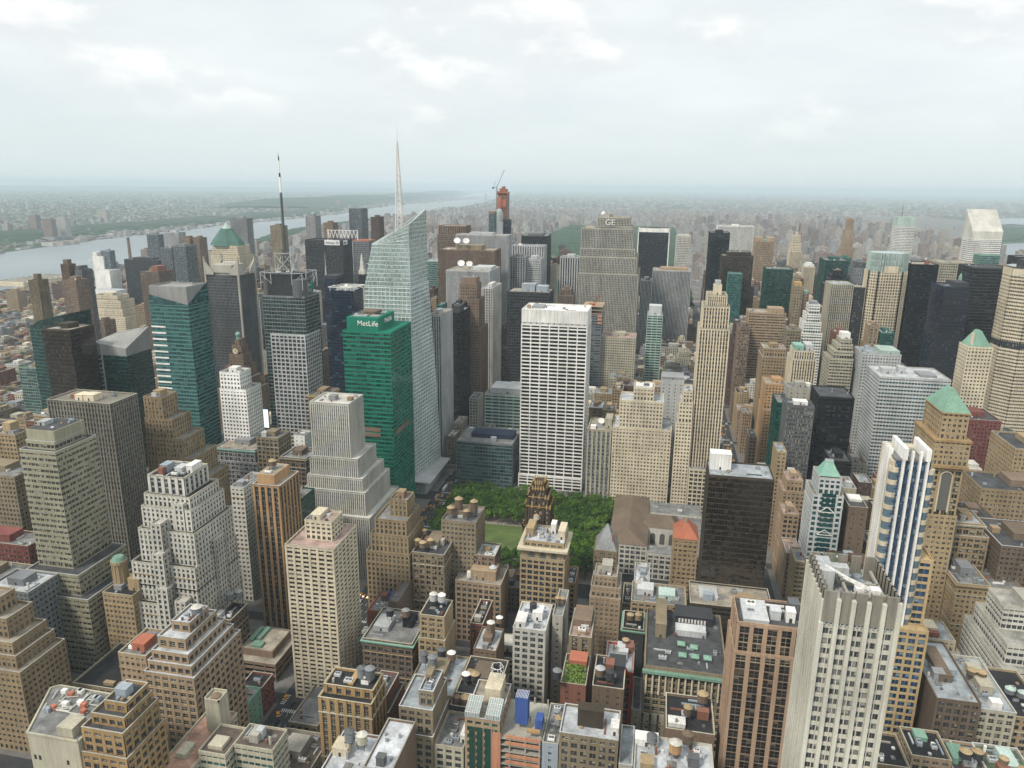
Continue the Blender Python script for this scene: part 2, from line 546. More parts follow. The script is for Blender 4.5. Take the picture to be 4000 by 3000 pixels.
WMESH = {}
CAMP = Vector((CX, CY, CZ))


def add_windows(root, cells, gl, rnd):
    """the hundred windows that show largest, each an object of its own: pane, sash bars and sill"""
    L = []
    for (side, a, b_, z0, z1, d, (x0, x1, y0, y1)) in cells:
        if b_ - a < .5 or z1 - z0 < .5: continue
        c = (a + b_) / 2
        if side == 'S': p = Vector((c, y0 + d, z0)); nv = Vector((0, -1, 0))
        elif side == 'W': p = Vector((x0 + d, c, z0)); nv = Vector((-1, 0, 0))
        else: p = Vector((x1 - d, c, z0)); nv = Vector((1, 0, 0))
        v = CAMP - p
        q = v.normalized().dot(nv) * (b_ - a) / v.length_squared
        if q > 0: L.append((q, p, side, b_ - a, z1 - z0))
    L.sort(key=lambda t: (-t[0], tuple(t[1])))
    for q, p, side, w_, h in L[:100]:
        kk = (round(w_, 1), round(h, 1), gl)
        if kk not in WMESH:
            m = MB()
            w2, h2 = kk[0] / 2 - .02, kk[1] - .04
            m.quad((-w2, -.05, .02), (w2, -.05, .02), (w2, -.05, h2), (-w2, -.05, h2), ((0, .02), (.96, .02), (.96, .96), (0, .96)), 0)
            for x in ((-w2, -w2 + .1), (-.05, .05), (w2 - .1, w2)): m.box(x[0], x[1], -.12, -.04, .02, h2, 1, True)
            m.box(-w2, w2, -.13, -.04, h2 * .5 - .04, h2 * .5 + .04, 1, True)
            m.box(-w2 - .05, w2 + .05, -.2, -.04, .0, .12, 1, True)
            t = m.build('window', [glass(gl), wall('dkgrey' if rnd.random() < .6 else 'lime')])
            WMESH[kk] = t.data
            bpy.data.objects.remove(t)
        o = bpy.data.objects.new('window', WMESH[kk])
        col.objects.link(o)
        o.parent = root
        o.location = p - root.location
        o.rotation_euler = (0, 0, {'S': 0, 'E': R(90), 'W': R(-90)}[side])


def B(key, name, label, cat, st, wl, gl, rf='grey', boxes=None, side=False, md=14, cl=3, ph=None, phw=None, sides='SEW', group=None,
      blank='', sp=None, win=False, parap=1.1, roofz=0.0, seed=None, cornice=None):
    bx = boxes or BX[key]
    bx = [list(b) for b in (bx if isinstance(bx[0], (list, tuple)) else [bx])]
    rnd = random.Random(seed if seed is not None else key)
    for b in bx:
        if b[3] - b[2] < md: b[3] = b[2] + md
    if not side and len(bx) > 1:
        bx.sort(key=lambda b: -b[4])
        for i in range(1, len(bx)):
            bx[i][0] = min(bx[i][0], bx[i - 1][0] - .25)
            bx[i][1] = max(bx[i][1], bx[i - 1][1] + .25)
            bx[i][3] = max(bx[i][3], bx[i - 1][3] + .3)
            bx[i][2] = min(bx[i][2], bx[i - 1][2] - .25)
    lo = bx[-1]
    root = thing(name, label, cat, ((lo[0] + lo[1]) / 2, (lo[2] + lo[3]) / 2, 0), group)
    ROOTS[key] = root
    W, G, SPN = MB(), MB(), MB()
    cells = [] if win else None
    for i, b in enumerate(bx):
        z0 = 0.0 if (side or i == len(bx) - 1) else bx[i + 1][4]
        z1 = b[4]
        s_ = st[i] if isinstance(st, (list, tuple)) else st
        if s_ == 'solid':
            W.box(*b[:4], z0, z1)
        else:
            sd_ = ''.join(c for c in sides if c not in blank)
            facade(W, G, *b[:4], z0, z1, s_, rnd, sd_, parap, SPN if s_ in ('vert', 'vertf', 'vertd', 'vertw') else None, cells)
            for c in blank:      # party walls: plain masonry with a few openings
                e = .03
                if c == 'E':
                    W.box(b[1] - .6, b[1] + e, b[2] + .02, b[3] - .02, z0, z1 + parap)
                if c == 'W':
                    W.box(b[0] - e, b[0] + .6, b[2] + .02, b[3] - .02, z0, z1 + parap)
                nn = int((z1 - z0) / 8)
                for q in range(nn):
                    for yy in (b[2] + (b[3] - b[2]) * .3, b[2] + (b[3] - b[2]) * .7):
                        if rnd.random() < .5:
                            zz = z0 + 3 + q * 8
                            xx = b[1] + e if c == 'E' else b[0] - e
                            G.box(xx - .04, xx + .04, yy, yy + 1.4, zz, zz + 2, bay=1.5, fl=2)
    W.build('wall', wall(wl), root)
    G.build('glazing', glass(gl), root)
    SPN.build('spandrel', wall(sp or {'cream': 'tan', 'ltgrey': 'dkgrey', 'offwh': 'grey', 'white': 'grey', 'lime': 'slate', 'limst': 'slate', 'orange': 'rosebr', 'granite': 'roofbr', 'ochre': 'roofbr', 'red': 'brick', 'sand': 'roofbr', 'rosebr': 'dkbrick'}.get(wl, wl)), root)
    if win: add_windows(root, cells, gl, rnd)
    # roofs: one slab per setback
    rm = MB()
    for i, b in enumerate(bx):
        z = b[4] + roofz + .05
        if i == 0 or side:
            rm.box(b[0] + .75, b[1] - .75, b[2] + .75, b[3] - .75, z - .3, z)
        else:
            u = bx[i - 1]
            for a in ((b[0] + .75, b[1] - .75, b[2] + .75, u[2] - .02), (b[0] + .75, b[1] - .75, u[3] + .02, b[3] - .75),
                      (b[0] + .75, u[0] - .02, u[2], u[3]), (u[1] + .02, b[1] - .75, u[2], u[3])):
                if a[1] - a[0] > .3 and a[3] - a[2] > .3: rm.box(*a, z - .3, z)
    rm.build('roof', roofm(rf), root)
    t = bx[0]
    if lo[2] < 900:
        m = MB()
        for i, b in enumerate(bx):
            s_ = st[i] if isinstance(st, (list, tuple)) else st
            if s_ in ('curt', 'curtw', 'band', 'solid', 'strip'): continue
            z = b[4] + parap
            o1, i1 = -.02, .55
            m.box(b[0] + o1, b[1] - o1, b[2] + o1, b[2] + i1, z, z + .18)
            m.box(b[0] + o1, b[1] - o1, b[3] - i1, b[3] - o1, z, z + .18)
            m.box(b[0] + o1, b[0] + i1, b[2] + i1, b[3] - i1, z, z + .18)
            m.box(b[1] - i1, b[1] - o1, b[2] + i1, b[3] - i1, z, z + .18)
        m.build('coping', wall({'black': 'lime', 'brown': 'lime'}.get(rf, rnd.choice(['ltgrey', 'lime', 'concrete', wl]))), root)
        if lo[2] < 560 and not blank:
            m = MB()
            for i, b in enumerate(bx):
                s_ = st[i] if isinstance(st, (list, tuple)) else st
                if s_ not in ('punch', 'loft', 'vpunch', 'apt', 'gridw', 'vertw'): continue
                z0 = 0.0 if (side or i == len(bx) - 1) else bx[i + 1][4]
                fh = ST[s_][1]
                n = max(1, int(round((b[4] - z0) / fh)))
                fh = (b[4] - z0) / n
                for q in (3, n // 2, n - 2):
                    if 1 < q < n and n > 6: m.box(b[0] - .22, b[1] + .22, b[2] - .22, b[3] + .22, z0 + q * fh + .02, z0 + q * fh + .5, bottom=True)
            m.build('belt_course', wall(rnd.choice(['lime', wl, wl, 'tan2'])), root)
    if cornice:
        m = MB()
        z = t[4]
        m.box(t[0] - .7, t[1] + .7, t[2] - .7, t[3] + .7, z - 1.4, z - .6, bottom=True)
        m.box(t[0] - 1.1, t[1] + 1.1, t[2] - 1.1, t[3] + 1.1, z - .6, z - .1, bottom=True)
        m.build('cornice', wall(cornice), root)
    if ph is None and t[1] - t[0] > 12: ph = [(.3, .68, .3, .75, 4.5)]
    for q in (ph or []):
        m = MB()
        a = (t[0] + (t[1] - t[0]) * q[0], t[0] + (t[1] - t[0]) * q[1], t[2] + (t[3] - t[2]) * q[2], t[2] + (t[3] - t[2]) * q[3])
        m.box(*a, t[4], t[4] + q[4])
        m.box(a[0] - .12, a[1] + .12, a[2] - .12, a[3] + .12, t[4] + q[4], t[4] + q[4] + .4)
        pe = m.build('penthouse', wall(q[5] if len(q) > 5 else (phw or wl)), root)
        if q[4] > 2.4:
            m = MB()
            c_ = (a[0] + a[1]) / 2
            m.box(c_ - .6, c_ + .6, a[2] - .06, a[2] + .04, t[4] + .1, t[4] + 2.2)
            m.build('door', wall('charcoal'), pe)
    if cl:
        clutter(root, t[0] + 1, t[1] - 1, t[2] + 1, t[3] - 1, t[4] + .05, cl, rnd)
        if side:
            for b in bx[1:]: clutter(root, b[0] + 1, b[1] - 1, b[2] + 1, b[3] - 1, b[4] + .05, cl, rnd)
    return root


def text_on(root, s, name, mat, x, y, z, size, face='S', ext=.15):
    c = bpy.data.curves.new(name, 'FONT')
    c.body = s
    c.size = size
    c.extrude = ext
    c.align_x = 'CENTER'
    c.align_y = 'CENTER'
    o = bpy.data.objects.new(name, c)
    col.objects.link(o)
    c.materials.append(mat)
    p = root.location if root else Vector((0, 0, 0))
    o.location = (x - p.x, y - p.y, z - p.z)
    o.rotation_euler = (R(90), 0, 0 if face == 'S' else R(90) if face == 'E' else R(-90))
    bpy.context.view_layer.update()
    me = bpy.data.meshes.new_from_object(o.evaluated_get(bpy.context.evaluated_depsgraph_get()))
    t = bpy.data.objects.new(name, me)
    t.location, t.rotation_euler = o.location.copy(), o.rotation_euler.copy()
    bpy.data.objects.remove(o)
    col.objects.link(t)
    if root: t.parent = root
    return t


def dish(x, y, z, r, label, az=0.0):
    t = thing('satellite_dish', label, 'satellite dish', (x, y, z), 'rooftop satellite dishes')
    m = MB()
    n, rings = 16, 4
    d = Vector((math.sin(az) * .75, -math.cos(az) * .75, .66)).normalized()
    u = d.orthogonal().normalized()
    v = d.cross(u)
    c = Vector((x, y, z + r * 1.25))
    P = [[c + d * (r * .28 * (k_ / rings) ** 2) + (u * math.cos(2 * math.pi * i / n) + v * math.sin(2 * math.pi * i / n)) * r * k_ / rings for i in range(n)] for k_ in range(rings + 1)]
    for k_ in range(rings):
        for i in range(n):
            j = (i + 1) % n
            m.quad(*[tuple(q) for q in (P[k_][i], P[k_ + 1][i], P[k_ + 1][j], P[k_][j])])
    m.build('reflector', wall('white'), t, smooth=True)
    m = MB()
    m.bar((x, y, z), tuple(c - d * .3), .35)
    m.bar(tuple(c), tuple(c + d * r * .6), .12)
    m.build('mount', wall('ltgrey'), t)
    return t


def lattice(m, x, y, z0, z1, w0, w1, n, r):
    """four-legged trussed mast"""
    def cn(i, t):
        h = (w0 + (w1 - w0) * t) / 2
        sx, sy = [(-1, -1), (1, -1), (1, 1), (-1, 1)][i % 4]
        return (x + sx * h, y + sy * h, z0 + (z1 - z0) * t)
    for k_ in range(n):
        a, b = k_ / n, (k_ + 1) / n
        for i in range(4):
            m.bar(cn(i, a), cn(i, b), r)
            m.bar(cn(i, a), cn(i + 1, b), r * .6)
            m.bar(cn(i, b), cn(i + 1, b), r * .6)

# plan and height in metres: [x0, x1, y0, y1, roof]; x = crosstown, y = uptown
BX = {
    'brickslab': [-933.2, -909.8, 860.0, 885.0, 176.9],
    'darkpair': [-1440.5, -1343.3, 1620.0, 1660.0, 123.0],
    'riversq': [-1504.6, -1470.4, 1800.0, 1830.0, 173.1],
    'bronzets': [-686.9, -656.1, 560.0, 592.0, 173.3],
    'westin': [-900.8, -869.8, 740.0, 762.6, 78.3],
    'b1411': [-551.7, -497.3, 415.0, 444.5, 152.3],
    'allianz': [-776.0, -699.3, 1290.0, 1336.3, 207.9],
    'constr53': [-722.7, -686.6, 1390.0, 1430.0, 200.2],
    't1133': [-355.5, -340.8, 740.0, 787.0, 171.5],
    't1211': [-427.7, -358.6, 1056.0, 1130.4, 186.1],
    't1221': [-464.5, -369.6, 1136.0, 1189.1, 210.4],
    't1251': [-456.5, -363.6, 1217.0, 1249.1, 230.0],
    'axa': [[-539.7, -502.1, 1380.0, 1440.0, 218.7], [-538.6, -483.4, 1385.0, 1430.0, 235.2]],
    't1271': [-373.5, -313.8, 1300.0, 1334.6, 207.3],
    't1230': [-338.8, -311.7, 1250.0, 1285.0, 188.8],
    't1230b': [-364.5, -336.2, 1235.0, 1270.0, 192.4],
    'stripe': [-296.9, -257.7, 1390.0, 1430.0, 180.7],
    'solow': [-165.4, -88.9, 1890.0, 1930.0, 213.1],
    't712': [-73.5, -40.2, 1775.0, 1805.0, 203.3],
    'greensm': [-120.9, -97.9, 1060.0, 1095.0, 129.8],
    'lowtan1': [-183.5, -134.2, 1010.0, 1050.0, 103.4],
    'gm': [31.3, 121.1, 1950.0, 1995.0, 219.9],
    'sony': [97.9, 138.4, 1700.0, 1740.0, 199.0],
    'grnA4': [62.3, 103.0, 1215.0, 1260.0, 186.6],
    'crown57': [205.6, 229.3, 1700.0, 1730.0, 146.1],
    'pap': [200.2, 241.2, 1460.0, 1520.7, 182.0],
    'p277': [294.3, 338.9, 1150.0, 1195.0, 209.8],
    'whsq': [-167.9, -143.8, 664.0, 704.0, 76.7],
    'beaux': [-97.9, -73.8, 740.0, 770.0, 113.1],
    'c1j': [-374.4, -363.2, 338.0, 358.4, 38.6],
    'c3wh': [-177.2, -158.1, 331.0, 359.6, 63.8],
    'c3goth': [-144.7, -131.8, 331.0, 360.3, 63.2],
    'c3arch': [-107.1, -101.9, 331.0, 361.0, 20.1],
    'c3low': [-101.9, -87.5, 331.0, 361.0, 18.8],
    'dk500': [39.9, 52.9, 500.0, 525.0, 86.3],
    'greyback': [42.0, 51.6, 530.0, 555.0, 88.7],
    'blkroof': [44.8, 61.7, 590.0, 620.0, 89.2],
    'grnglass750': [15.3, 28.3, 700.0, 735.0, 106.6],
    'greybox700': [27.5, 52.9, 720.0, 745.0, 117.4],
    'grey920': [53.9, 71.1, 920.0, 950.0, 140.7],
    'b1left1': [-632.5, -611.5, 440.0, 451.7, 111.2],
    'gry420': [-408.7, -397.8, 420.0, 450.0, 93.1],
    'brn545': [-460.3, -438.4, 545.0, 555.8, 85.6],
    'wbox': [-430.8, -419.8, 560.0, 575.0, 85.1],
    'low38': [-301.2, -283.1, 292.0, 332.0, 9.7],
    'dk1180': [-365.9, -353.6, 870.0, 900.0, 163.2],
    'ctr': [-510.4, -496.5, 1700.0, 1725.0, 249.0],
    'plazaN': [-861.7, -828.7, 1700.0, 1740.0, 255.5],
    'brn1': [-785.5, -763.8, 1650.0, 1680.0, 237.9],
    'gy1': [-927.2, -902.5, 1600.0, 1630.0, 239.9],
    'br2': [-864.2, -841.6, 1560.0, 1590.0, 226.9],
    'gy2': [-963.3, -936.7, 1500.0, 1530.0, 221.4],
    'tw1': [-1215.3, -1167.3, 1750.0, 1780.0, 223.8],
    'tw2': [-1188.8, -1165.2, 1500.0, 1530.0, 189.6],
    'tw3': [-1157.8, -1141.6, 1500.0, 1530.0, 190.3],
    'tw4': [-1341.8, -1299.4, 1650.0, 1680.0, 191.1],
    'gl1': [-1208.4, -1179.4, 1450.0, 1480.0, 170.6],
    'gl2': [-1154.4, -1123.4, 1420.0, 1460.0, 178.0],
    'brn3': [-992.8, -956.6, 1100.0, 1140.0, 161.7],
}

# ---------------------------------------------------------------- the towers and blocks, one call each
# west side, beyond Times Square
B('manplaza', 'apartment_tower', 'slim tan brick apartment tower with a domed tank on top, near the river', 'tower', 'vertf', 'sand', 'grey', 'grey', ph=[(.3, .7, .3, .7, 8, 'roofbr')], boxes=[[-890.6, -876, 760, 777, 189.4]])
B('brownpair', 'apartment_tower', 'narrow brown tower rising behind a dark slab, in front of the wide river', 'tower', 'vertf', 'roofbr', 'dark', ph=[(.2, .7, .2, .8, 7)], boxes=[[-968.1, -954, 900, 914, 193.9]])
B('greyslab', 'apartment_slab', 'broad dark grey slab block beside the narrow brown tower near the river', 'tower', 'punch', 'dkgrey', 'grey', ph=[(0, .5, .1, .9, 6)], boxes=[[-950, -938, 905, 927, 185.5]])
B('brickslab', 'apartment_slab', 'dull red brick slab in front of the narrow brown tower near the river', 'tower', 'punch', 'rosebr', 'grey')
B('whitetower', 'telephone_tower', 'tall windowless white tower of stacked blocks near the river', 'tower', 'solid', 'white', 'pale', 'white', side=True, cl=2, ph=[(.0, .35, .1, .6, 9)], boxes=[[-1531.9, -1500, 1620, 1650, 129.2], [-1508.3, -1470, 1600, 1640, 96.7], [-1500, -1425, 1560, 1598, 52]])
B('bluecap', 'apartment_tower', 'glassy blue-topped tower rising behind the windowless white tower', 'tower', 'curt', 'steel', 'slateg', cl=1, boxes=[[-1510, -1484, 1625, 1645, 142.4]])
B('tanzig', 'office_block', 'yellowish brick ziggurat block with many setbacks below the windowless white tower', 'building', 'punch', 'cream', 'warm', boxes=[[-1184, -1130, 1204, 1236, 99], [-1186, -1122, 1201, 1240, 90], [-1190, -1118, 1198, 1242, 74], [-1196, -1112, 1195, 1244, 60]])
B('darkpair', 'apartment_block', 'wide black ribbed apartment block on the riverbank below a tall chimney', 'building', 'vert', 'charcoal', 'black', ph=[(.2, .8, .2, .8, 5)])
B('riversq', 'apartment_tower', 'dark tower with one pale beige flank standing by the river', 'tower', 'curt', 'slate', 'slateg')
B('tw1', 'apartment_tower', 'grey twin-shafted tower in front of the river beside the green pyramid roof', 'tower', 'vertf', 'grey', 'grey')
B('tw2', 'apartment_tower', 'slender brown brick tower, first of a pair in front of the river', 'tower', 'punch', 'rosebr', 'warm')
B('tw3', 'apartment_tower', 'slimmer brown brick tower beside its twin, close to the green pyramid roof', 'tower', 'punch', 'rosebr', 'warm')
B('tw4', 'apartment_tower', 'pale grey double tower on the far riverside', 'tower', 'vertf', 'ltgrey', 'grey')
B('gl1', 'glass_tower', 'smaller blue-grey glass tower between the black ribbed block and the brown twins', 'tower', 'curt', 'slate', 'slateg')
B('gl2', 'glass_tower', 'larger blue-grey glass tower in front of the brown twins', 'tower', 'curt', 'slate', 'slateg')
B('brn3', 'apartment_block', 'brown brick slab with a red brick roof box in front of the black ribbed block', 'building', 'punch', 'roofbr', 'dark', ph=[(.45, .8, .2, .8, 9, 'brick')])
B('westin', 'hotel', 'hotel tower striped in white, green and purple glass', 'tower', ['curtw'], 'mint', 'slateg', boxes=[BX['westin'][:2] + [735, 762, 82]], ph=[(.55, .95, .3, .7, 5, 'ltgrey')])
B('bronzets', 'office_tower', 'tan-rimmed dark bronze glass tower in front of the angular green glass tower', 'tower', 'curt', 'bronze', 'bronze', 'tan', cl=4, md=30)
B('stepsign', 'office_tower', 'tan brick setback tower stepping down to one side with a white sign board on top', 'tower', 'vpunch', 'tan', 'warm',
  boxes=[[-513, -496, 470, 490, 141.7], [-513, -488, 469, 494, 124], [-513, -480, 468, 498, 108], [-513, -472, 467, 502, 92], [-514, -464, 466, 504, 74]], cl=2)
B('whiteslim', 'office_tower', 'slender white stone tower with dark windows in pairs, standing on a low grey block', 'tower', 'punch', 'white', 'dark',
  boxes=[[-507.9, -487, 570, 590, 137.9], [-508.6, -481, 569, 596, 122]], cl=3, md=20, parap=1.8)
B('ornate', 'office_block', 'low grey ornamented block with arched bays at the foot of the slender white tower', 'building', 'gridw', 'grey', 'warm', 'tan',
  boxes=[[-505, -464, 547, 594, 71.7], [-507, -461, 545, 596, 60]], cornice='copper', cl=5)
B('b1411', 'office_tower', 'massive brown-grey ribbed office tower with a flat dark roof', 'tower', 'vert', 'brfin', 'dark', 'brown', roofz=-2.5, md=30, cl=4, ph=[(.36, .48, .2, .5, 4, 'cream'), (.5, .66, .2, .5, 4.5, 'cream')], parap=1.0)
B('banded', 'office_tower', 'tall olive-tan tower of horizontal window bands with a blank box on top', 'tower', ['solid', 'hor', 'hor', 'hor', 'hor'], 'olive', 'warm', 'dk',
  boxes=[[-492.7, -472.3, 336, 361, 160], [-493.2, -472.0, 335, 361.3, 152], [-494, -467.5, 330, 365, 147.5], [-496, -457, 322, 366, 68], [-498, -449, 318, 368, 54]], ph=[(.08, .35, .3, .6, 2.5, 'ltgrey')], cl=2, roofz=.1)
B('b1left1', 'office_block', 'tan brick block with a small roof tower behind the olive-tan banded tower', 'building', 'punch', 'tan2', 'dark', cl=5, ph=[(.35, .7, .2, .8, 9)])
B('b1left2', 'office_block', 'old brown brick block beside the olive-tan banded tower', 'building', 'punch', 'sand', 'dark', boxes=[[-622, -571, 395, 425, 96]], cl=8)
B('dkred', 'brick_block', 'dark red brick block with white-framed windows beside the olive-tan banded tower', 'building', 'punch', 'maroon', 'warm', boxes=[[-585, -523.5, 352, 372, 66]], cl=8, ph=[(.4, .7, .2, .8, 5)])
B('wstep', 'office_tower', 'cream white setback office tower stepping out like a wedding cake', 'tower', ['vertw', 'vpunch', 'vpunch', 'vpunch', 'vpunch', 'vpunch'], 'offwh', 'dark', 'black',
  boxes=[[-416.9, -391, 345, 371, 131.2], [-417.8, -385.3, 341, 372.5, 120.2], [-418.4, -383.3, 338, 374.5, 113], [-419.4, -379.7, 334, 376.7, 99.4], [-424, -379, 330, 377.5, 78], [-428, -378.4, 326, 378.5, 52]], cl=9,
  ph=[(.15, .35, .3, .6, 5, 'steel'), (.55, .75, .3, .6, 4, 'ltgrey'), (.8, .97, .4, .8, 5, 'white')], win=True)
B('gry420', 'office_block', 'grey-white brick block squeezed between the wedding-cake tower and the orange brick tower', 'building', 'punch', 'offwh', 'dark', cl=4)
B('brn545', 'office_block', 'square brown block with a machine-filled roof behind the orange brick tower', 'building', 'loft', 'sand', 'dark', cl=9, md=24)
B('orn545', 'office_block', 'dark ornamented block with tall arched windows beside the white ribbed setback tower', 'building', 'gridw', 'roofbr', 'dark', boxes=[[-427.2, -403, 527, 555, 76]], cl=4, cornice='sand')
B('wbox', 'office_block', 'small block carrying a white painted box beside the white ribbed setback tower', 'building', 'blank', 'white', 'dark', cl=1)
B('grnlow', 'glass_block', 'low dark green glass block beside the orange brick tower', 'building', 'curt', 'dkgreen', 'dgreen', boxes=[[-383, -356.0, 420, 449, 85]], cl=6, ph=[(.1, .5, .1, .9, 3, 'copper')])
B('knick', 'hotel', 'old hotel with a dark mansard roof and tan ornament below the grey gridded tower', 'building', 'punch', 'tan', 'dark',
  boxes=[[-455.3, -434.9, 640, 672, 100]], cl=2, cornice='gold')
B('low500', 'low_block', 'low flat-roofed grey block with one box at the foot of the lettered green tower', 'building', 'loft', 'concrete', 'dark', boxes=[[-341, -314, 498, 560, 36]], cl=4)
# foreground, left
B('c1a', 'office_tower', 'large tan setback tower with pale parapets cut off by the picture edge', 'tower', 'punch', 'tan', 'dark', 'tan',
  boxes=[[-520, -458, 264, 276, 84], [-522, -449.8, 262, 280, 74.9], [-524, -443, 257, 280.5, 64], [-526, -439.1, 254, 281, 58.1], [-528, -433.8, 250, 282, 51.6]], cl=2, parap=1.6, win=True)
B('c1b', 'office_block', 'dark tiny-windowed block wedged between the tan setback tower and the olive-tan banded tower', 'building', 'punch', 'slate', 'dgreen', 'white', boxes=[[-502, -471.5, 298, 321.5, 68]], cl=4)
B('c1roofs', 'office_block', 'low block with white skylights behind the tan setback tower', 'building', 'punch', 'sand', 'dark', 'grey', boxes=[[-560, -505, 318, 340, 60]], cl=6)
B('c1d', 'office_block', 'orange-tan brick block with a round turret on its roof', 'building', 'punch', 'tan2', 'warm', 'black', boxes=[[-441.3, -419.6, 322, 346, 58.4]], cl=3, ph=[(.62, .99, .3, .9, 8)], win=True)
B('c1e', 'office_tower', 'pinkish tan garment-district tower with stepped terraces and red roof sheds', 'tower', 'loft', 'pink', 'dark', 'white',
  boxes=[[-338, -327.5, 252, 268, 96], [-341.3, -325.6, 245, 272, 91.4], [-342.5, -322, 241, 274, 86], [-343.4, -319, 238.5, 276, 81.5], [-344.2, -316.5, 236, 278, 77.0]], cl=6, win=True)
B('c1e2', 'office_wing', 'blank-walled pinkish brick wing with a red rooftop shed beside the stepped garment tower', 'building', 'punch', 'pink', 'warm', 'grey', boxes=[[-361, -345.2, 240, 262, 82.4]], cl=4, ph=[(.3, .75, .2, .6, 4, 'redtile')])
B('c1f', 'low_block', 'low building with a wide black roof, beige parapet and a row of roof units', 'building', 'loft', 'sand', 'dark', 'black', boxes=[[-432, -366.5, 280, 321, 24]], cl=0, ph=[(.42, .66, .36, .52, 5, 'concrete'), (.28, .38, .08, .14, 1.6, 'tan'), (.42, .52, .08, .14, 1.6, 'tan'), (.56, .66, .08, .14, 1.6, 'tan'), (.74, .9, .06, .16, 3, 'ltgrey')])
B('c1h', 'office_tower', 'ochre yellow brick tower with vertical ribs and stepped top', 'tower', 'loft', 'ochre', 'dark', 'dk',
  boxes=[[-325.4, -314.6, 190, 199, 98.7], [-329, -313, 186, 201, 95], [-330.9, -311.0, 182, 203, 90.9], [-331.5, -309.5, 180.5, 205, 80]], cl=4, win=True)
B('c1j', 'office_block', 'brown brick block with dark water tanks on its black roof', 'building', 'loft', 'roofbr', 'dark', 'black', cl=4, md=20, ph=[(.0, .3, .0, .3, 3.5, 'ltgrey')])
B('grnred', 'low_block', 'low grey-roofed corner building with one green painted wall', 'building', 'blank', 'mint', 'dark', boxes=[[-338, -324.3, 288, 304, 20]], cl=3, ph=[])
B('grnred2', 'low_block', 'low dark red brick shop building with a red awning by the avenue', 'building', 'punch', 'maroon', 'dark', 'black', boxes=[[-338, -324.3, 304.6, 316, 19]], cl=2, ph=[])
B('lowcorner', 'low_block', 'low dark glass corner building with a brown parapet box and green roof ducts', 'building', ['solid', 'horw'], 'rosebr', 'black', 'tan',
  boxes=[[-361, -338, 342, 366, 17.5], [-363, -332.5, 335, 372, 12.6]], cl=0, ph=[(.1, .22, .3, .9, 1.5, 'mint'), (.28, .4, .4, .95, 1.5, 'mint'), (.3, .6, .08, .3, 1.3, 'mint')])
B('low38', 'low_block', 'low two-storey building at the foot of the cream apartment tower', 'building', 'loft', 'tan', 'dark', cl=3, ph=[])
B('orange', 'apartment_tower', 'slender orange brick tower with dark window stripes and white-edged roof', 'tower', ['solid', 'vertd'], 'orange', 'dark', 'tan',
  boxes=[[-371.5, -358.5, 396, 418, 117], [-373.3, -353.0, 392, 421, 109.9]], cl=2, ph=[])
B('cream', 'apartment_tower', 'tall cream apartment tower with a stepped blocky crown and pink roof terrace', 'tower', ['apt', 'aptg'], 'cream', 'dark', 'pink',
  boxes=[[-306, -288.6, 336, 352, 116], [-314.0, -282.9, 325, 359, 104.4]], cl=5, ph=[(.15, .5, .2, .9, 3)])
B('ochre', 'loft_building', 'ochre gothic loft building with pointed piers and a white-railed roof', 'building', ['vertw', 'vertw'], 'ochre', 'dark', 'black',
  boxes=[[-259.0, -232.6, 256, 266, 68.5], [-259.8, -231.6, 251, 268, 64.5]], cl=3, ph=[(.45, .55, .2, .9, .8)], win=True)
B('c2wh', 'loft_building', 'building with a white roof and two tanks cut off by the bottom of the picture', 'building', 'loft', 'rosebr', 'dark', 'white', boxes=[[-240, -221.8, 212, 237, 60]], cl=4, ph=[(.05, .45, .4, .7, 4, 'cream')])
B('c2wh2', 'loft_building', 'narrow white-roofed building behind the cut-off building with two tanks', 'building', 'loft', 'rosebr', 'dark', 'white', boxes=[[-221, -207.5, 214, 246, 63]], cl=3, ph=[], blank='E')
B('c2atr', 'loft_building', 'dark brown loft building with a glass atrium roof beside the cream apartment tower', 'building', 'loft', 'roofbr', 'dark', 'grey', boxes=[[-270.4, -238.6, 331, 366, 43.6]], cl=4, cornice='copper', ph=[(.1, .4, .3, .7, 3, 'ltgrey'), (.62, .82, .5, .8, 5, 'black')], win=True)
B('c2yel', 'loft_building', 'long thin brick building with a bright yellow end wall and yellow roof edge', 'building', 'blank', 'rosebr', 'dark', 'grey', boxes=[[-268.2, -261.5, 370, 407, 46]], cl=2, ph=[])
B('c2yel2', 'loft_building', 'orange-edged building under repair with a blue sheet on its roof', 'building', 'blank', 'redtile', 'dark', 'grey', boxes=[[-284, -270, 372, 402, 36]], cl=3, ph=[(.3, .9, .5, .8, 2, 'blue')])
B('tan400', 'office_tower', 'tan office block with a tall blank roof tower on the avenue corner', 'building', 'vpunch', 'tan', 'dark', 'grey',
  boxes=[[-281, -268, 411, 426, 99.5], [-288.9, -265.7, 402, 430, 88], [-291, -263.5, 399, 432, 78], [-293.5, -262, 396, 434, 66]], cl=4, win=True)
B('roofs400', 'office_block', 'tan block with several conical water tanks beside the one with the blank roof tower', 'building', 'loft', 'sand', 'warm', 'dk', boxes=[[-261, -238, 398, 432, 68]], cl=5)
B('tankpair', 'office_block', 'brown block with four tall water tanks overlooking the park', 'building', 'punch', 'sand', 'warm', 'grey', boxes=[[-246, -220.9, 418, 446, 84]], cl=4, win=True)
B('roofs415', 'office_block', 'small brick block with a white cluttered roof beside the park', 'building', 'loft', 'rosebr', 'warm', 'white', cl=8, boxes=[[-222.5, -207.2, 418, 438, 60]], md=8, ph=[])
B('c2big', 'office_block', 'broad pinkish tan block with a windowless top storey and long window rows', 'building', 'loft', 'pink', 'dark', 'tan', boxes=[[-232.6, -200.1, 405, 432, 46]], cl=3, ph=[(.3, .85, .2, .7, 7)], win=True, blank='E')
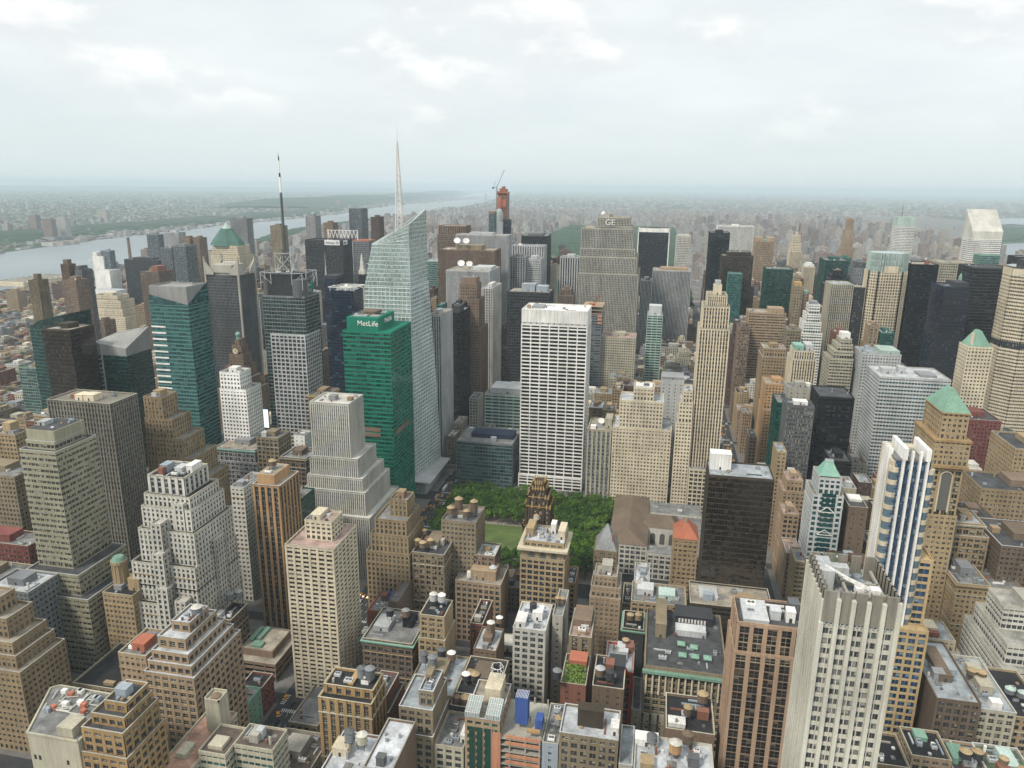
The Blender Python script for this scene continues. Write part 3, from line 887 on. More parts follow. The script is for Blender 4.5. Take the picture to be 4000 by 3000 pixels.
B('c2tan2', 'loft_building', 'narrow stepped tan loft tower with two white water tanks', 'building', 'loft', 'tan2', 'warm', 'black', boxes=[[-233.6, -218.3, 331, 350, 64.8], [-234.2, -217.6, 329.5, 352, 50]], cl=3, ph=[], blank='E', win=True)
B('c2wt', 'loft_building', 'small building with a white roof, round-arched windows and striped conical tanks', 'building', 'punch', 'rosebr', 'dark', 'white', boxes=[[-202.7, -188.5, 338, 362, 41.4]], cl=4, blank='E', win=True)
B('c2lt', 'loft_building', 'loft building with a pale roof and two pairs of water tanks', 'building', 'loft', 'sand', 'dark', 'silver', boxes=[[-224, -198.2, 278, 312, 54]], cl=6)
B('c2dk', 'loft_building', 'loft building with a black roof, one white and one tan tank', 'building', 'loft', 'roofbr', 'dark', 'black', boxes=[[-197.9, -176, 282, 314, 53.8]], cl=5)
B('c2stp', 'loft_building', 'tan stepped loft tower with a blank square elevator tower on top', 'building', 'loft', 'sand', 'warm', 'silver',
  boxes=[[-209, -201.5, 256, 273, 73], [-218, -200.8, 252, 277, 65.5], [-218.6, -200.2, 250, 279, 52]], cl=4, ph=[(.1, .5, .5, .9, 3.5)], win=True, blank='E')
B('c2fr', 'loft_building', 'tan loft building with grey roof between the stepped loft tower and the green glass-fronted tower', 'building', 'loft', 'lime', 'dark', 'grey', boxes=[[-200, -185.4, 251, 276, 47.2]], cl=5, ph=[(.8, 1, .2, .8, 4, 'white')], win=True, blank='E')
B('c2sm', 'loft_building', 'low black-roofed building with two brown water tanks behind the grey-roofed loft', 'building', 'blank', 'charcoal', 'dark', 'black', boxes=[[-199.5, -185.4, 276.6, 281.5, 49.9]], cl=0, ph=[])
B('c2grn', 'hotel', 'narrow tan hotel with green glass strips and white glasshouse terraces on top', 'building', 'loft', 'pink', 'green', 'tan', boxes=[[-184.6, -167.4, 251, 279, 66]], cl=2, ph=[(.4, .85, .45, .9, 8, 'cream')])
B('c3bl', 'loft_building', 'narrow blue-grey building with a tan conical tank', 'building', 'blank', 'steel', 'dark', 'grey', boxes=[[-147.2, -139.5, 251, 279, 58]], cl=3, ph=[])
B('c3fr', 'loft_building', 'tan loft building with a white roof carrying a large dark louvred box', 'building', 'loft', 'sand', 'warm', 'white', cl=3, ph=[(.28, .72, .35, .62, 9, 'bronze'), (.86, .99, .2, .5, 4, 'white')], win=True, boxes=[[-139.2, -112.0, 251, 271.5, 65.1]], blank='E')
B('c3gard', 'loft_building', 'brick building with a leafy roof garden', 'building', 'blank', 'brick', 'dark', 'brown', boxes=[[-145.1, -131.4, 300, 326, 55]], cl=2, ph=[(.2, .9, .6, .95, 4, 'redtile')])
B('c3tkr', 'loft_building', 'brown building with a black roof and two dark tanks behind the dark louvred box', 'building', 'blank', 'roofbr', 'dark', 'black', boxes=[[-128, -111.5, 297, 324, 58]], cl=4, ph=[(.45, .98, .6, .98, 3, 'charcoal')])
B('c3wh', 'loft_building', 'pale grey-white loft tower with orderly window rows and a cluttered white roof', 'building', 'loft', 'offwh', 'grey', 'white', cl=8, ph=[(.05, .35, .1, .5, 3, 'white'), (.5, .8, .4, .7, 5, 'white')], blank='E', md=26, win=True)
B('c3wh2', 'loft_building', 'thin pale building with two tan tanks squeezed behind the pale grey-white loft tower', 'building', 'blank', 'concrete', 'dark', 'grey', boxes=[[-156.2, -150, 345, 375, 66]], cl=0, ph=[])
B('c3goth', 'loft_building', 'thin gothic loft tower with pale corner piers and ruined-looking pink roof', 'building', ['vertw'], 'sand', 'warm', 'pink', cl=8, ph=[(.1, .9, .4, .95, 4, 'rosebr')], blank='E', md=24, win=True)
B('c3red', 'loft_building', 'bright brick-red building with a curved gable', 'building', 'vertw', 'red', 'dark', 'silver', boxes=[[-124, -107.4, 331, 360, 43.5]], cl=7, ph=[(.55, .95, .7, .95, 4, 'brick')], win=True)
B('c3tk', 'loft_building', 'dark building with a black roof, green rear cornice and two tan tanks', 'building', 'blank', 'charcoal', 'dark', 'black', boxes=[[-116, -102.5, 381, 402, 40]], cl=3, ph=[], cornice='mint')
B('c3arch', 'low_block', 'small low building with a pale arched gable beside the bright red building', 'building', 'blank', 'lime', 'dark', 'grey', cl=1, ph=[])
B('c3nar', 'office_tower', 'narrow stepped tan tower with a bay of projecting windows', 'building', 'punch', 'pink', 'warm', 'tan',
  boxes=[[-137.5, -122, 413, 430, 57], [-139.3, -119.5, 411, 432, 49.9], [-139.8, -119, 409, 433, 43]], cl=6, ph=[(.3, .75, .3, .9, 6, 'concrete')], blank='E', win=True)
B('tanarch', 'club_building', 'tan brick building with three tall arched windows under a heavy cornice', 'building', 'gridw', 'tan2', 'dark', 'white', boxes=[[-186.5, -158.5, 413, 438, 77.7], [-188.2, -157.4, 411, 440, 66]], cl=12, ph=[(.02, .2, .3, .9, 6), (.6, .72, .6, .9, 7, 'white'), (.82, .98, .3, .9, 6, 'cream')], win=True)
B('c3lg', 'loft_building', 'narrow building with a long plain pale grey roof', 'building', 'blank', 'concrete', 'dark', 'silver', boxes=[[-111.3, -104.9, 251, 277.5, 52.6]], cl=3, ph=[])
B('c3wr', 'loft_building', 'wide building with patched white roofs and water tanks on stilts at the bottom edge', 'building', 'loft', 'offwh', 'dark', 'white', boxes=[[-104.6, -72, 218, 242, 78]], cl=14, ph=[(.0, .3, .75, .98, 3, 'white')], win=True, blank='E')
B('c3dk', 'loft_building', 'building with a black roof, cream parapet and two cone-roofed tanks', 'building', 'blank', 'rosebr', 'dark', 'black', boxes=[[-91, -69, 258, 283.5, 70]], cl=5, ph=[(.05, .4, .1, .3, 2, 'white')])
B('c3low', 'low_block', 'low plain cream building between the red gabled building and the big department store', 'building', 'blank', 'lime', 'dark', 'grey', cl=2, ph=[])
B('lt', 'department_store', 'broad department store with a green cornice, row of columns and green skylights', 'building', 'gridw', 'sand', 'dark', 'dk', boxes=[[-101.4, -56.0, 331, 392, 50]], cl=14, ph=[(.12, .26, .5, .98, 9, 'sand')], win=True)
B('f420', 'office_tower', 'rosy granite office tower with dark glass strips and a grey terrace roof', 'tower', ['strip', 'strip'], 'granite', 'brown', 'dk', boxes=[[-65.5, -36, 251, 273, 133.2], [-66.2, -35, 249.8, 274.5, 120]], cl=7, ph=[(.1, .45, .1, .85, 1.4, 'ltgrey'), (.7, .82, .25, .45, 5, 'white')], win=True, sp='charcoal')
B('hsbc', 'office_tower', 'dark brown glass tower with a white box on its grey roof', 'tower', 'curt', 'bronze', 'bronze', 'silver', cl=5, ph=[(.03, .36, .45, .8, 11, 'white')], sides='SEW', boxes=[[-66.5, -24.8, 435, 463, 127.4]])
B('podium', 'low_block', 'dark brown low annex with restaurant terrace and skylights below the dark brown tower', 'building', 'horw', 'bronze', 'bronze', 'tan', boxes=[[-74, -22, 405, 434, 49]], cl=6, ph=[(.12, .35, .3, .8, 1.2, 'ltgrey'), (.6, .8, .4, .65, 1.5, 'tan')])
B('libback', 'office_block', 'tan brick building with pink roof terraces behind the department store', 'building', 'loft', 'pink', 'warm', 'grey', boxes=[[-112, -76, 408, 434, 44]], cl=10, ph=[(.1, .4, .4, .8, 4, 'ltgrey'), (.5, .8, .3, .7, 3, 'paleg')])
# foreground, right
B('c4a', 'loft_building', 'cream-fronted loft building with a long white roof and dark brick side wall', 'building', 'loft', 'roofbr', 'warm', 'silver', boxes=[[45.6, 66.5, 322, 376, 59.4]], cl=8, ph=[(.3, .6, .3, .8, 4, 'roofbr')], blank='W', win=True)
B('c4b', 'loft_building', 'loft building with a white roof edge next to the dark brick side wall', 'building', 'loft', 'lime', 'dark', 'silver', boxes=[[67, 84.6, 325, 372, 54.5]], cl=7, win=True, blank='W')
B('c4c', 'loft_building', 'yellow-tan building with a plain black roof beside the white roof edge', 'building', 'loft', 'tan2', 'dark', 'black', boxes=[[85, 104.6, 330, 372, 49]], cl=4, ph=[])
B('c4alt', 'apartment_block', 'pink stucco building with green copper roofs and black terraces', 'building', 'loft', 'pink', 'dark', 'black', boxes=[[24.1, 41.8, 286, 306, 52]], side=True, cl=4, ph=[(.3, .6, .6, .9, 2, 'mint')], win=True)
B('c4alt2', 'apartment_block', 'pink building stepped below a pair of large tan tanks', 'building', 'loft', 'pink', 'dark', 'dk', boxes=[[42.5, 58, 280, 306, 48]], cl=6, ph=[(.1, .5, .4, .8, 3, 'mint')], win=True)
B('c4alt3', 'apartment_block', 'low pink roof building with a black terrace at the bottom edge', 'building', 'loft', 'pink', 'dark', 'black', boxes=[[8, 23.5, 283, 306, 47]], cl=4, ph=[])
B('c4alt4', 'apartment_block', 'moss-stained green-roofed building in the bottom right corner', 'building', 'loft', 'concrete', 'dark', 'green', boxes=[[58.6, 79, 283, 308, 47]], cl=7, ph=[(.4, .7, .3, .8, 4, 'paleg')])
B('c4tan', 'office_block', 'square tan office block with a machine-filled roof and arched upper windows', 'building', 'punch', 'tan2', 'warm', 'grey', boxes=[[99, 119.5, 450, 482, 59.3]], cl=9, ph=[(.3, .7, .4, .8, 6, 'slate')], cornice='tan')
B('c4tan3', 'office_block', 'tan office block adjoining the square one, topped by a small square tower', 'building', 'punch', 'tan', 'warm', 'grey', boxes=[[120.3, 143, 456, 490, 54.8]], cl=6, ph=[(.5, .8, .6, .95, 13)])
B('c4wht', 'office_block', 'white concrete stepped block with ribbon windows at the right picture edge', 'building', 'hor', 'offwh', 'dark', 'concrete',
  boxes=[[104, 140, 398, 420, 74], [101.2, 142, 380, 426, 60], [98, 144, 374, 430, 48]], cl=3, ph=[(.3, .9, .1, .8, 5, 'concrete')], win=True)
# around the park and 42nd street
B('amradbase', 'office_block', 'tan brick block between the black and gold tower and the park', 'building', 'punch', 'sand', 'dark', 'grey', boxes=[[-218, -194, 447, 474, 20]], cl=7)
B('wstripe', 'office_tower', 'white ribbed office tower stepping down in wide terraces', 'tower', 'vertf', 'offwh', 'grey', 'tan',
  boxes=[[-377, -343.3, 490, 520, 140.8], [-378, -336, 486, 526, 96], [-379, -331, 482, 530, 81], [-380.5, -327.5, 478, 534, 71], [-382, -322, 472, 540, 52]], cl=3, ph=[], roofz=-2.0, sp='slate')
B('t1133', 'office_tower', 'slim beige tower with dark vertical stripes beside the crystalline glass tower', 'tower', 'vert', 'ltgrey', 'dark', 'tan', cl=4, ph=[(.3, .7, .2, .5, 5, 'ltgrey')])
B('t1155', 'office_tower', 'black tower with a rounded roof box behind the slim beige striped tower', 'tower', 'curt', 'black', 'black', boxes=[[-353, -341.5, 820, 870, 161.4]], cl=2, ph=[(.1, .9, .1, .5, 8, 'charcoal')])
B('dk1180', 'office_tower', 'plain dark grey tower edge between the black tower and the rose granite tower', 'tower', 'curt', 'charcoal', 'black', cl=1)
B('t1177', 'office_tower', 'rose granite tower with stepped shoulders and grey square top', 'tower', ['solid', 'punch', 'punch', 'punch'], 'rosebr', 'dark',
  boxes=[[-362.5, -343, 908, 926, 194.8], [-364.4, -341, 905, 930, 186], [-366, -338, 902, 934, 166], [-367, -334.5, 899, 938, 128]], cl=1, ph=[])
B('t1185', 'office_tower', 'black tower with thin white vertical lines and a silver roof', 'tower', 'vert', 'offwh', 'black', 'silver', boxes=[[-354.1, -338.2, 985, 1047, 170.4]], cl=4, md=30)
B('t1211', 'office_tower', 'grey ribbed slab tower with two satellite dishes, right behind the rose granite tower', 'tower', 'vertf', 'ltgrey', 'dark', 'tan', cl=5, ph=[(.55, .95, .3, .8, 4)])
B('t1221', 'office_tower', 'wide reddish-grey slab tower with satellite dishes above the slim beige striped tower', 'tower', 'vertf', 'rosebr', 'dark', 'tan', ph=[(.3, .75, .2, .8, 7, 'sand')], cl=5)
B('t1251', 'office_tower', 'widest pale ribbed slab tower behind the two slab towers with dishes', 'tower', 'vertf', 'ltgrey', 'dark', 'tan', ph=[(.25, .7, .2, .8, 4, 'ltgrey')], cl=3)
B('axa', 'office_tower', 'brown granite tower with tall beige arches at the top beside the crystalline glass tower', 'tower', ['vertw', 'hor'], 'rosebr', 'dark', 'tan', cl=2, ph=[])
B('t1271', 'office_tower', 'grey slab tower with pale full-height piers and rooftop coolers in front of the park', 'tower', 'vertw', 'ltgrey', 'grey', cl=8, ph=[])
B('dark1345', 'office_tower', 'black tower with a flat tan roof standing against the green park', 'tower', 'curt', 'charcoal', 'black', 'tan', boxes=[[-416.5, -358.7, 1620, 1690, 204.9]], cl=4, ph=[(.2, .8, .2, .8, 4, 'dkgrey')])
B('t1230', 'office_tower', 'pale grey banded tower carrying a small red sign', 'tower', 'hor', 'ltgrey', 'grey', cl=2)
B('t1230b', 'office_tower', 'dark tower with widely spaced white piers beside the tower with a small red sign', 'tower', 'vertw', 'grey', 'black', cl=2)
B('grey6th', 'office_tower', 'dark glass office tower with tan roof and silver rooftop boxes behind the white gridded tower', 'tower', 'grid', 'charcoal', 'black', 'tan',
  boxes=[[-299.4, -244, 900, 942, 178.7]], cl=3, ph=[(.3, .62, .3, .7, 9, 'steel'), (.66, .92, .25, .7, 7, 'steel')])
B('stripe', 'office_tower', 'dark office tower with white vertical stripes in front of the park trees', 'tower', 'vertw', 'ltgrey', 'black', cl=3)
B('smstone', 'office_block', 'small pink stone tower with stepped top left of the lettered limestone slab', 'building', 'vert', 'rosebr', 'dark', boxes=[[-262, -244, 1140, 1165, 152], [-265, -240, 1137, 1168, 143]], cl=2)
B('solow', 'office_tower', 'black glass slab tower framed in white travertine', 'tower', ['curt'], 'black', 'black', 'tan', cl=2, ph=[(.35, .7, .2, .8, 2, 'charcoal')])
B('t712', 'apartment_tower', 'white stone tower with square windows beside the travertine-framed black slab', 'tower', 'grid', 'offwh', 'dark', cl=1, ph=[(.1, .9, .2, .8, 3)])
B('intl', 'office_tower', 'broad grey ribbed limestone block beside the wide ribbed slab with lettering', 'tower', 'vert', 'ltgrey', 'dark', 'tan', boxes=[[-120, -48.6, 1390, 1440, 160.7]], cl=5, ph=[(.2, .9, .4, .9, 4, 'pink')])
B('intl2', 'office_block', 'lower grey ribbed wing in front of the travertine-framed black slab', 'building', 'vert', 'ltgrey', 'dark', 'tan', boxes=[[-140.1, -119, 1330, 1362, 148.6]], cl=2)
B('greensm', 'glass_block', 'small sea-green glass building with grey roof boxes in front of the ribbed limestone block', 'building', 'horw', 'paleg', 'green', 'silver', cl=3, ph=[(.1, .9, .3, .9, 12, 'ltgrey')])
B('lowtan1', 'office_block', 'squat tan stone block with regular square windows at the foot of the wide ribbed slab', 'building', 'punch', 'lime', 'dark', 'pink', cl=5)
B('gem', 'tower_under_construction', 'unfinished glass tower with orange floor decks and a red crane behind the white gridded tower', 'building', 'horw', 'slate', 'slateg', 'grey', boxes=[[-210, -183.0, 1000, 1045, 136]], cl=0, ph=[])
B('olympic', 'apartment_tower', 'plain black glass slab in front of the white-striped slab', 'tower', 'curt', 'black', 'black', cl=2, boxes=[[-18, 18, 1420, 1470, 231]])
B('gm', 'office_tower', 'white marble slab tower with thin vertical stripes', 'tower', 'vertf', 'white', 'dark', cl=2, ph=[(.4, .6, .2, .8, 4)], sp='dkgrey')
B('tower49', 'office_tower', 'dark bronze glass tower behind the tall cream tower', 'tower', ['curt', 'curt'], 'bronze', 'bronze', boxes=[[0, 38, 1228, 1262, 211], [-7.6, 41.4, 1225, 1265, 205]], cl=2, ph=[])
B('sony', 'office_tower', 'pink granite tower with a green notched roof', 'tower', 'vert', 'pink', 'dark', 'green', cl=0, ph=[(.0, .38, .0, 1, 9), (.62, 1, .0, 1, 9), (.38, .62, .1, .9, 4, 'copper')])
B('grnbhd', 'glass_tower', 'small green glass slab tucked between the black glass slab and the bronze tower', 'tower', 'curt', 'teal', 'teal', boxes=[[0.5, 22, 1180, 1205, 181]], cl=1, ph=[])
B('pinkband', 'office_tower', 'pink tower of horizontal brick bands with a flat notched top', 'tower', 'hor', 'pink', 'dark', 'tan', cl=3, ph=[(.55, .95, .2, .8, 6)], boxes=[[17, 66, 1010, 1048, 147]])
B('whsq', 'office_block', 'old stone block with window strips and a rooftop dish beside the white gridded tower', 'building', 'vertw', 'lime', 'grey', 'tan', cl=5, ph=[(.7, .98, .3, .8, 9, 'lime')])
B('salmon', 'office_building', 'large beige brick building with paired windows and a white penthouse facing the park', 'building', 'punch', 'cream', 'warm', 'white',
  boxes=[[-124.8, -104.6, 674, 698, 119.9], [-137.5, -95.0, 669, 702, 107.7], [-143, -85.6, 664.5, 706, 81]], cl=5, ph=[(.1, .9, .2, .8, 1.5, 'white')], win=True)
B('beaux', 'office_block', 'tall blank grey-white slab with small square windows behind the beige building', 'building', 'blank', 'ltgrey', 'dark', 'grey', cl=3, ph=[(.02, .98, .1, .9, 3, 'grey')])
B('hbo', 'office_block', 'dark blue-green gridded glass block facing the park trees', 'building', 'curtw', 'slate', 'teal', 'grey', boxes=[[-308.1, -247, 680, 730, 48.5]], cl=6, ph=[(.2, .95, .35, .75, 4, 'navy')])
B('gl1100b', 'office_block', 'grey-green glass block behind the dark gridded one', 'building', 'horw', 'paleg', 'teal', 'grey', boxes=[[-298.5, -247, 770, 815, 76]], cl=5, ph=[(.1, .9, .2, .9, 6, 'ltgrey')])
B('gl1100c', 'office_block', 'white and grey stepped block above the grey-green glass block', 'building', 'gridw', 'offwh', 'grey', 'silver', boxes=[[-286, -243, 830, 870, 66]], cl=6)
B('f500', 'office_tower', 'tall slender cream tower with tapering shoulders and fine vertical stripes', 'tower', ['vertf', 'vert', 'vert'], 'cream', 'dark', 'tan',
  boxes=[[-61.6, -43.4, 669, 696, 214.6], [-65.0, -40.6, 665.5, 698, 204.8], [-67, -39.2, 664, 699, 184]], cl=0, ph=[(.32, .72, .3, .7, 9, 'cream'), (.38, .66, .35, .65, 13, 'ltgrey')])
B('f500b', 'office_wing', 'lower cream setback wing beside the tall slender cream tower', 'building', 'punch', 'cream', 'dark', 'white',
  boxes=[[-77.5, -68, 663, 690, 122.7], [-80.5, -67.4, 661.5, 694, 112], [-82.5, -67.2, 660, 698, 92]], cl=3, ph=[])
B('f500c', 'low_block', 'low cream stone block with tall glass shopfronts at the foot of the cream tower', 'building', 'gridw', 'cream', 'dark', 'grey', boxes=[[-66.9, -32, 655, 700, 47]], cl=3, ph=[])
# east of fifth avenue
B('f461', 'office_tower', 'pale postmodern tower with white cross braces and a teal pyramid roof', 'tower', 'loft', 'ltgrey', 'teal', 'grey', boxes=[[16.1, 31.9, 497, 520, 108.1], [12.5, 34, 494, 522, 96]], cl=0, ph=[])
B('p560', 'office_block', 'pink setback block with a stepped top beside the postmodern tower with braces', 'building', 'punch', 'pink', 'dark', 'pink', boxes=[[8, 21, 570, 594, 76], [5, 23, 567, 596, 67]], cl=4)
B('curvy', 'office_block', 'pinkish tan block with a rounded corner above the avenue', 'building', 'loft', 'pink', 'dark', 'pink', cl=3, boxes=[[2.5, 15, 541, 565, 58]])
B('slim600', 'office_tower', 'thin tan tower with a blank pale flank on the avenue', 'tower', 'punch', 'tan2', 'dark', 'silver', boxes=[[3, 11, 600, 626, 90]], cl=3)
B('darkbrick', 'office_tower', 'dark grey brick tower with lit white windows and a striped pale side', 'tower', 'grid', 'dkgrey', 'warm', 'dk', boxes=[[13.6, 37.8, 640, 664, 121]], cl=4, ph=[(.3, .8, .3, .7, 3, 'white')])
B('blackbox', 'office_tower', 'plain black glass box tower behind the dark grey brick tower', 'tower', 'curt', 'black', 'black', 'dk', boxes=[[48, 79.2, 674, 716, 122.5]], cl=3, ph=[])
B('blkroof', 'office_block', 'black low tower with a small roof crane below the black glass box', 'building', 'curt', 'black', 'black', 'dk', cl=3)
B('greyback', 'office_block', 'blank pinkish-grey wall block behind the postmodern tower with braces', 'building', 'blank', 'lime', 'dark', 'grey', cl=2)
B('dk500', 'office_block', 'dark brick block with a bright white skylight on top', 'building', 'blank', 'roofbr', 'dark', 'dk', cl=0, ph=[(.2, .9, .5, .9, 1.5, 'white')])
B('dk460', 'office_block', 'dark roof garden block between the postmodern tower and the white and blue striped tower', 'building', 'curt', 'dkbrick', 'bronze', 'green', boxes=[[22, 62, 440, 475, 62]], cl=8)
B('grnglass750', 'glass_tower', 'narrow green glass tower with roof planting beside a grey blank box', 'tower', 'curt', 'dkgreen', 'green', cl=2, ph=[])
B('greybox700', 'office_block', 'windowless grey box block behind the narrow green glass tower', 'building', 'blank', 'concrete', 'dark', 'grey', cl=5)
B('tanbrk', 'office_tower', 'tan brick ornamented tower with shouldered top', 'tower', 'punch', 'tan', 'dark', 'tan', boxes=[[18, 43, 846, 876, 131], [16.5, 46, 842, 880, 122]], cl=3)
B('tanbrk2', 'office_tower', 'orange-brown brick tower stepping down in front of the pink banded tower', 'tower', 'punch', 'orange', 'dark', 'tan', boxes=[[17, 45, 800, 834, 100], [16.5, 47, 790, 838, 72]], cl=3)
B('creamcrn', 'office_tower', 'cream tower with a white scalloped crown and a green copper roof patch', 'tower', 'vert', 'cream', 'dark', 'green', boxes=[[44, 66, 803, 832, 139.1], [42.2, 68, 800, 835, 130]], cl=0, ph=[(.05, .5, .2, .9, 5, 'copper'), (.6, .95, .2, .9, 6, 'ltgrey')])
B('stepw960', 'office_tower', 'white ziggurat-topped tower with green glass bands', 'tower', 'hor', 'white', 'teal', boxes=[[84.5, 98, 962, 984, 167.8], [82, 99.6, 959, 987, 156], [79.5, 101, 957, 989, 146], [77.5, 103, 954, 992, 132]], cl=2, ph=[(.2, .8, .2, .8, 4, 'grey')])
B('gslim', 'office_tower', 'slim grey-brown tower with a lit crown between green glass and the white ziggurat tower', 'tower', 'punch', 'sand', 'dark', boxes=[[71.2, 82, 1000, 1028, 186]], cl=0, ph=[(.1, .9, .2, .8, 5, 'gold')])
B('gslim2', 'office_tower', 'brown shadowed tower with a little green dome beside the slim one with a lit crown', 'tower', 'punch', 'rosebr', 'dark', boxes=[[82.6, 91, 1003, 1030, 176]], cl=0, ph=[(.2, .8, .2, .6, 4, 'copper')])
B('grey920', 'office_block', 'low grey-brown office block under the slim tower with a lit crown', 'building', 'grid', 'sand', 'dark', cl=2)
B('stepband', 'office_tower', 'stepped tower of white zigzag bands with a white box on top', 'tower', 'hor', 'lime', 'dark', 'tan', boxes=[[105, 117, 863, 888, 143], [101, 118, 860, 890, 137], [97, 118.5, 857, 892, 130], [93, 119, 854, 894, 121]], cl=2, ph=[(.1, .9, .2, .8, 7, 'white')])
B('grnA4', 'glass_tower', 'emerald green glass tower behind the pink banded tower', 'tower', 'curt', 'dkgreen', 'dgreen', cl=6, ph=[])
B('fourseas', 'hotel', 'tall cream stone hotel tower with stepped lantern top, far beyond the green glass tower', 'tower', ['punch', 'punch', 'vert'], 'cream', 'dark', boxes=[[203, 220, 1866, 1884, 205], [200, 223, 1863, 1887, 186], [197.8, 225.6, 1860, 1890, 168]], cl=0, ph=[(.35, .65, .3, .7, 8)])
B('crown57', 'apartment_tower', 'cream ribbed tower with a domed white crown', 'tower', 'vertf', 'cream', 'dark', cl=0, ph=[(.1, .9, .1, .9, 5, 'white'), (.25, .75, .2, .8, 9, 'white')])
B('pap', 'glass_tower', 'dark green glass tower with a brighter flank, beside the dome-crowned cream tower', 'tower', 'curt', 'dkgreen', 'dgreen', 'grey', cl=2)
B('dkstep', 'office_tower', 'black stepped tower with small orange lights at its top', 'tower', ['curt', 'curt', 'curt', 'hor'], 'black', 'black', boxes=[[203, 219, 1394, 1422, 170], [199, 223, 1391, 1425, 163], [195.2, 226.6, 1388, 1428, 155], [190, 230, 1385, 1430, 145]], cl=1, ph=[])
B('dkstep2', 'office_tower', 'dark ornate stepped tower of black glass behind the emerald block', 'tower', ['curt', 'punch', 'punch'], 'slate', 'dark', boxes=[[262, 282, 1500, 1525, 178], [258, 286, 1497, 1529, 166], [254, 290, 1494, 1533, 150]], cl=1)
B('tanpier', 'office_tower', 'tan tower with strong vertical piers and an open top row', 'tower', 'vert', 'lime', 'dark', 'silver', boxes=[[128.8, 159.1, 1060, 1100, 183.8]], cl=4, ph=[])
B('tanpier2', 'office_tower', 'dark charcoal tower adjoining the tan tower with strong piers', 'tower', 'hor', 'charcoal', 'dark', 'tan', boxes=[[160.8, 178, 1065, 1105, 179.5]], cl=3, ph=[])
B('bloom', 'office_tower', 'slim white-banded glass tower with a mast and pale green cap', 'tower', 'hor', 'white', 'dark', boxes=[[465.4, 507.8, 1990, 2030, 226]], cl=0, ph=[(0, 1, 0, 1, 22, 'paleg')])
B('trump', 'apartment_tower', 'slender tan apartment tower with ragged balconies and stepped top', 'tower', 'apt', 'pink', 'dark', boxes=[[385, 402, 2150, 2170, 235], [381, 405, 2146, 2174, 205], [377, 409, 2142, 2178, 160]], cl=0)
B('p270', 'office_tower', 'black glass tower with faint green bands of light beside the octagonal tower', 'tower', 'curt', 'black', 'black', 'tan', boxes=[[229, 263.0, 1060, 1110, 214]], cl=4, ph=[])
B('p277', 'office_tower', 'tan gridded tower with a row of tall openings behind the black glass tower', 'tower', 'grid', 'lime', 'dark', 'tan', cl=4, ph=[])
B('waldorf', 'hotel', 'salmon brick twin-crowned hotel top behind the dark corner tower', 'tower', 'punch', 'orange', 'dark', boxes=[[350.8, 366, 1215, 1240, 201], [347, 370, 1212, 1244, 190]], cl=0)
B('tealbox', 'office_tower', 'seafoam green box-topped tower below the slant-roofed white tower', 'tower', 'curt', 'copper', 'teal', boxes=[[448, 480, 1420, 1450, 202.5]], cl=1, ph=[])
B('dkrt', 'office_tower', 'black flat-roofed tower behind the beige octagonal tower at the right edge', 'tower', 'curt', 'black', 'black', boxes=[[385, 440, 1130, 1160, 222]], cl=3, ph=[])
B('p245', 'office_tower', 'charcoal tower with fine green vertical lines next to the tower with a rooftop lantern', 'tower', 'curtw', 'charcoal', 'black', 'dk', boxes=[[268.5, 312, 960, 1010, 220.7]], cl=4, ph=[])
B('dk237', 'office_tower', 'dark navy faceted tower in front of the tan gridded tower', 'tower', 'curt', 'navy', 'black', 'dk', boxes=[[218.7, 246.8, 900, 945, 203]], cl=2, ph=[(.5, 1, .2, .9, 5, 'charcoal')])
B('b1500', 'office_tower', 'broad grey-green tower of white bands and glass with an off-white flat roof', 'tower', 'hor', 'ltgrey', 'teal', 'white', boxes=[[116.8, 182.9, 740, 792, 129.3]], cl=3, ph=[(.1, .28, .35, .6, 5, 'ltgrey'), (.36, .46, .45, .65, 6, 'ltgrey'), (.62, .85, .2, .6, 2, 'grey')])
B('b1500b', 'office_tower', 'lavender-grey windowless-topped tower behind the broad white-banded tower', 'tower', 'punch', 'ltgrey', 'grey', 'silver', boxes=[[124, 165, 840, 880, 132]], cl=6, ph=[(.5, .98, .1, .9, 4, 'paleg')])
B('redR', 'office_block', 'dark maroon brick block behind the green pyramid roof', 'building', 'punch', 'maroon', 'dark', 'dk', boxes=[[184, 216.9, 700, 742, 101.9]], cl=5)
B('archgrey', 'office_block', 'tan library-like block with a pale flat roof and arched upper windows', 'building', 'gridw', 'tan', 'warm', 'silver', boxes=[[106, 124, 484, 508, 88], [103.7, 126.5, 480, 512, 80]], cl=2, cornice='lime')
B('temple', 'bank_building', 'white stone bank block with a stepped pyramid roof and columns', 'building', 'vert', 'offwh', 'grey', 'green', boxes=[[152.3, 171.9, 600, 630, 78]], cl=0, ph=[(.1, .9, .1, .9, 4, 'offwh'), (.2, .8, .2, .8, 8, 'offwh'), (.3, .7, .3, .7, 11, 'offwh')])
B('tanR1', 'office_block', 'tan brick block with a pink-edged roof at the right, above the arched tan block', 'building', 'punch', 'tan', 'warm', 'dk', boxes=[[150, 200, 560, 600, 86]], cl=8, ph=[(.5, .9, .3, .8, 5, 'rosebr')])
B('tanR2', 'office_block', 'tall tan brick block at the right edge under the beige octagonal tower', 'building', 'punch', 'tan2', 'warm', 'dk', boxes=[[192, 240, 612, 660, 104]], cl=4)
B('dkR3', 'office_block', 'dark shadowy brick block in the right margin below the tan blocks', 'building', 'punch', 'roofbr', 'dark', 'dk', boxes=[[130, 172, 470, 515, 80]], cl=6)
B('mid520', 'office_block', 'brown brick block with green-edged roof between the two tall tan towers on the right', 'building', 'punch', 'rosebr', 'dark', 'dk', boxes=[[128, 150, 530, 556, 74]], cl=6)
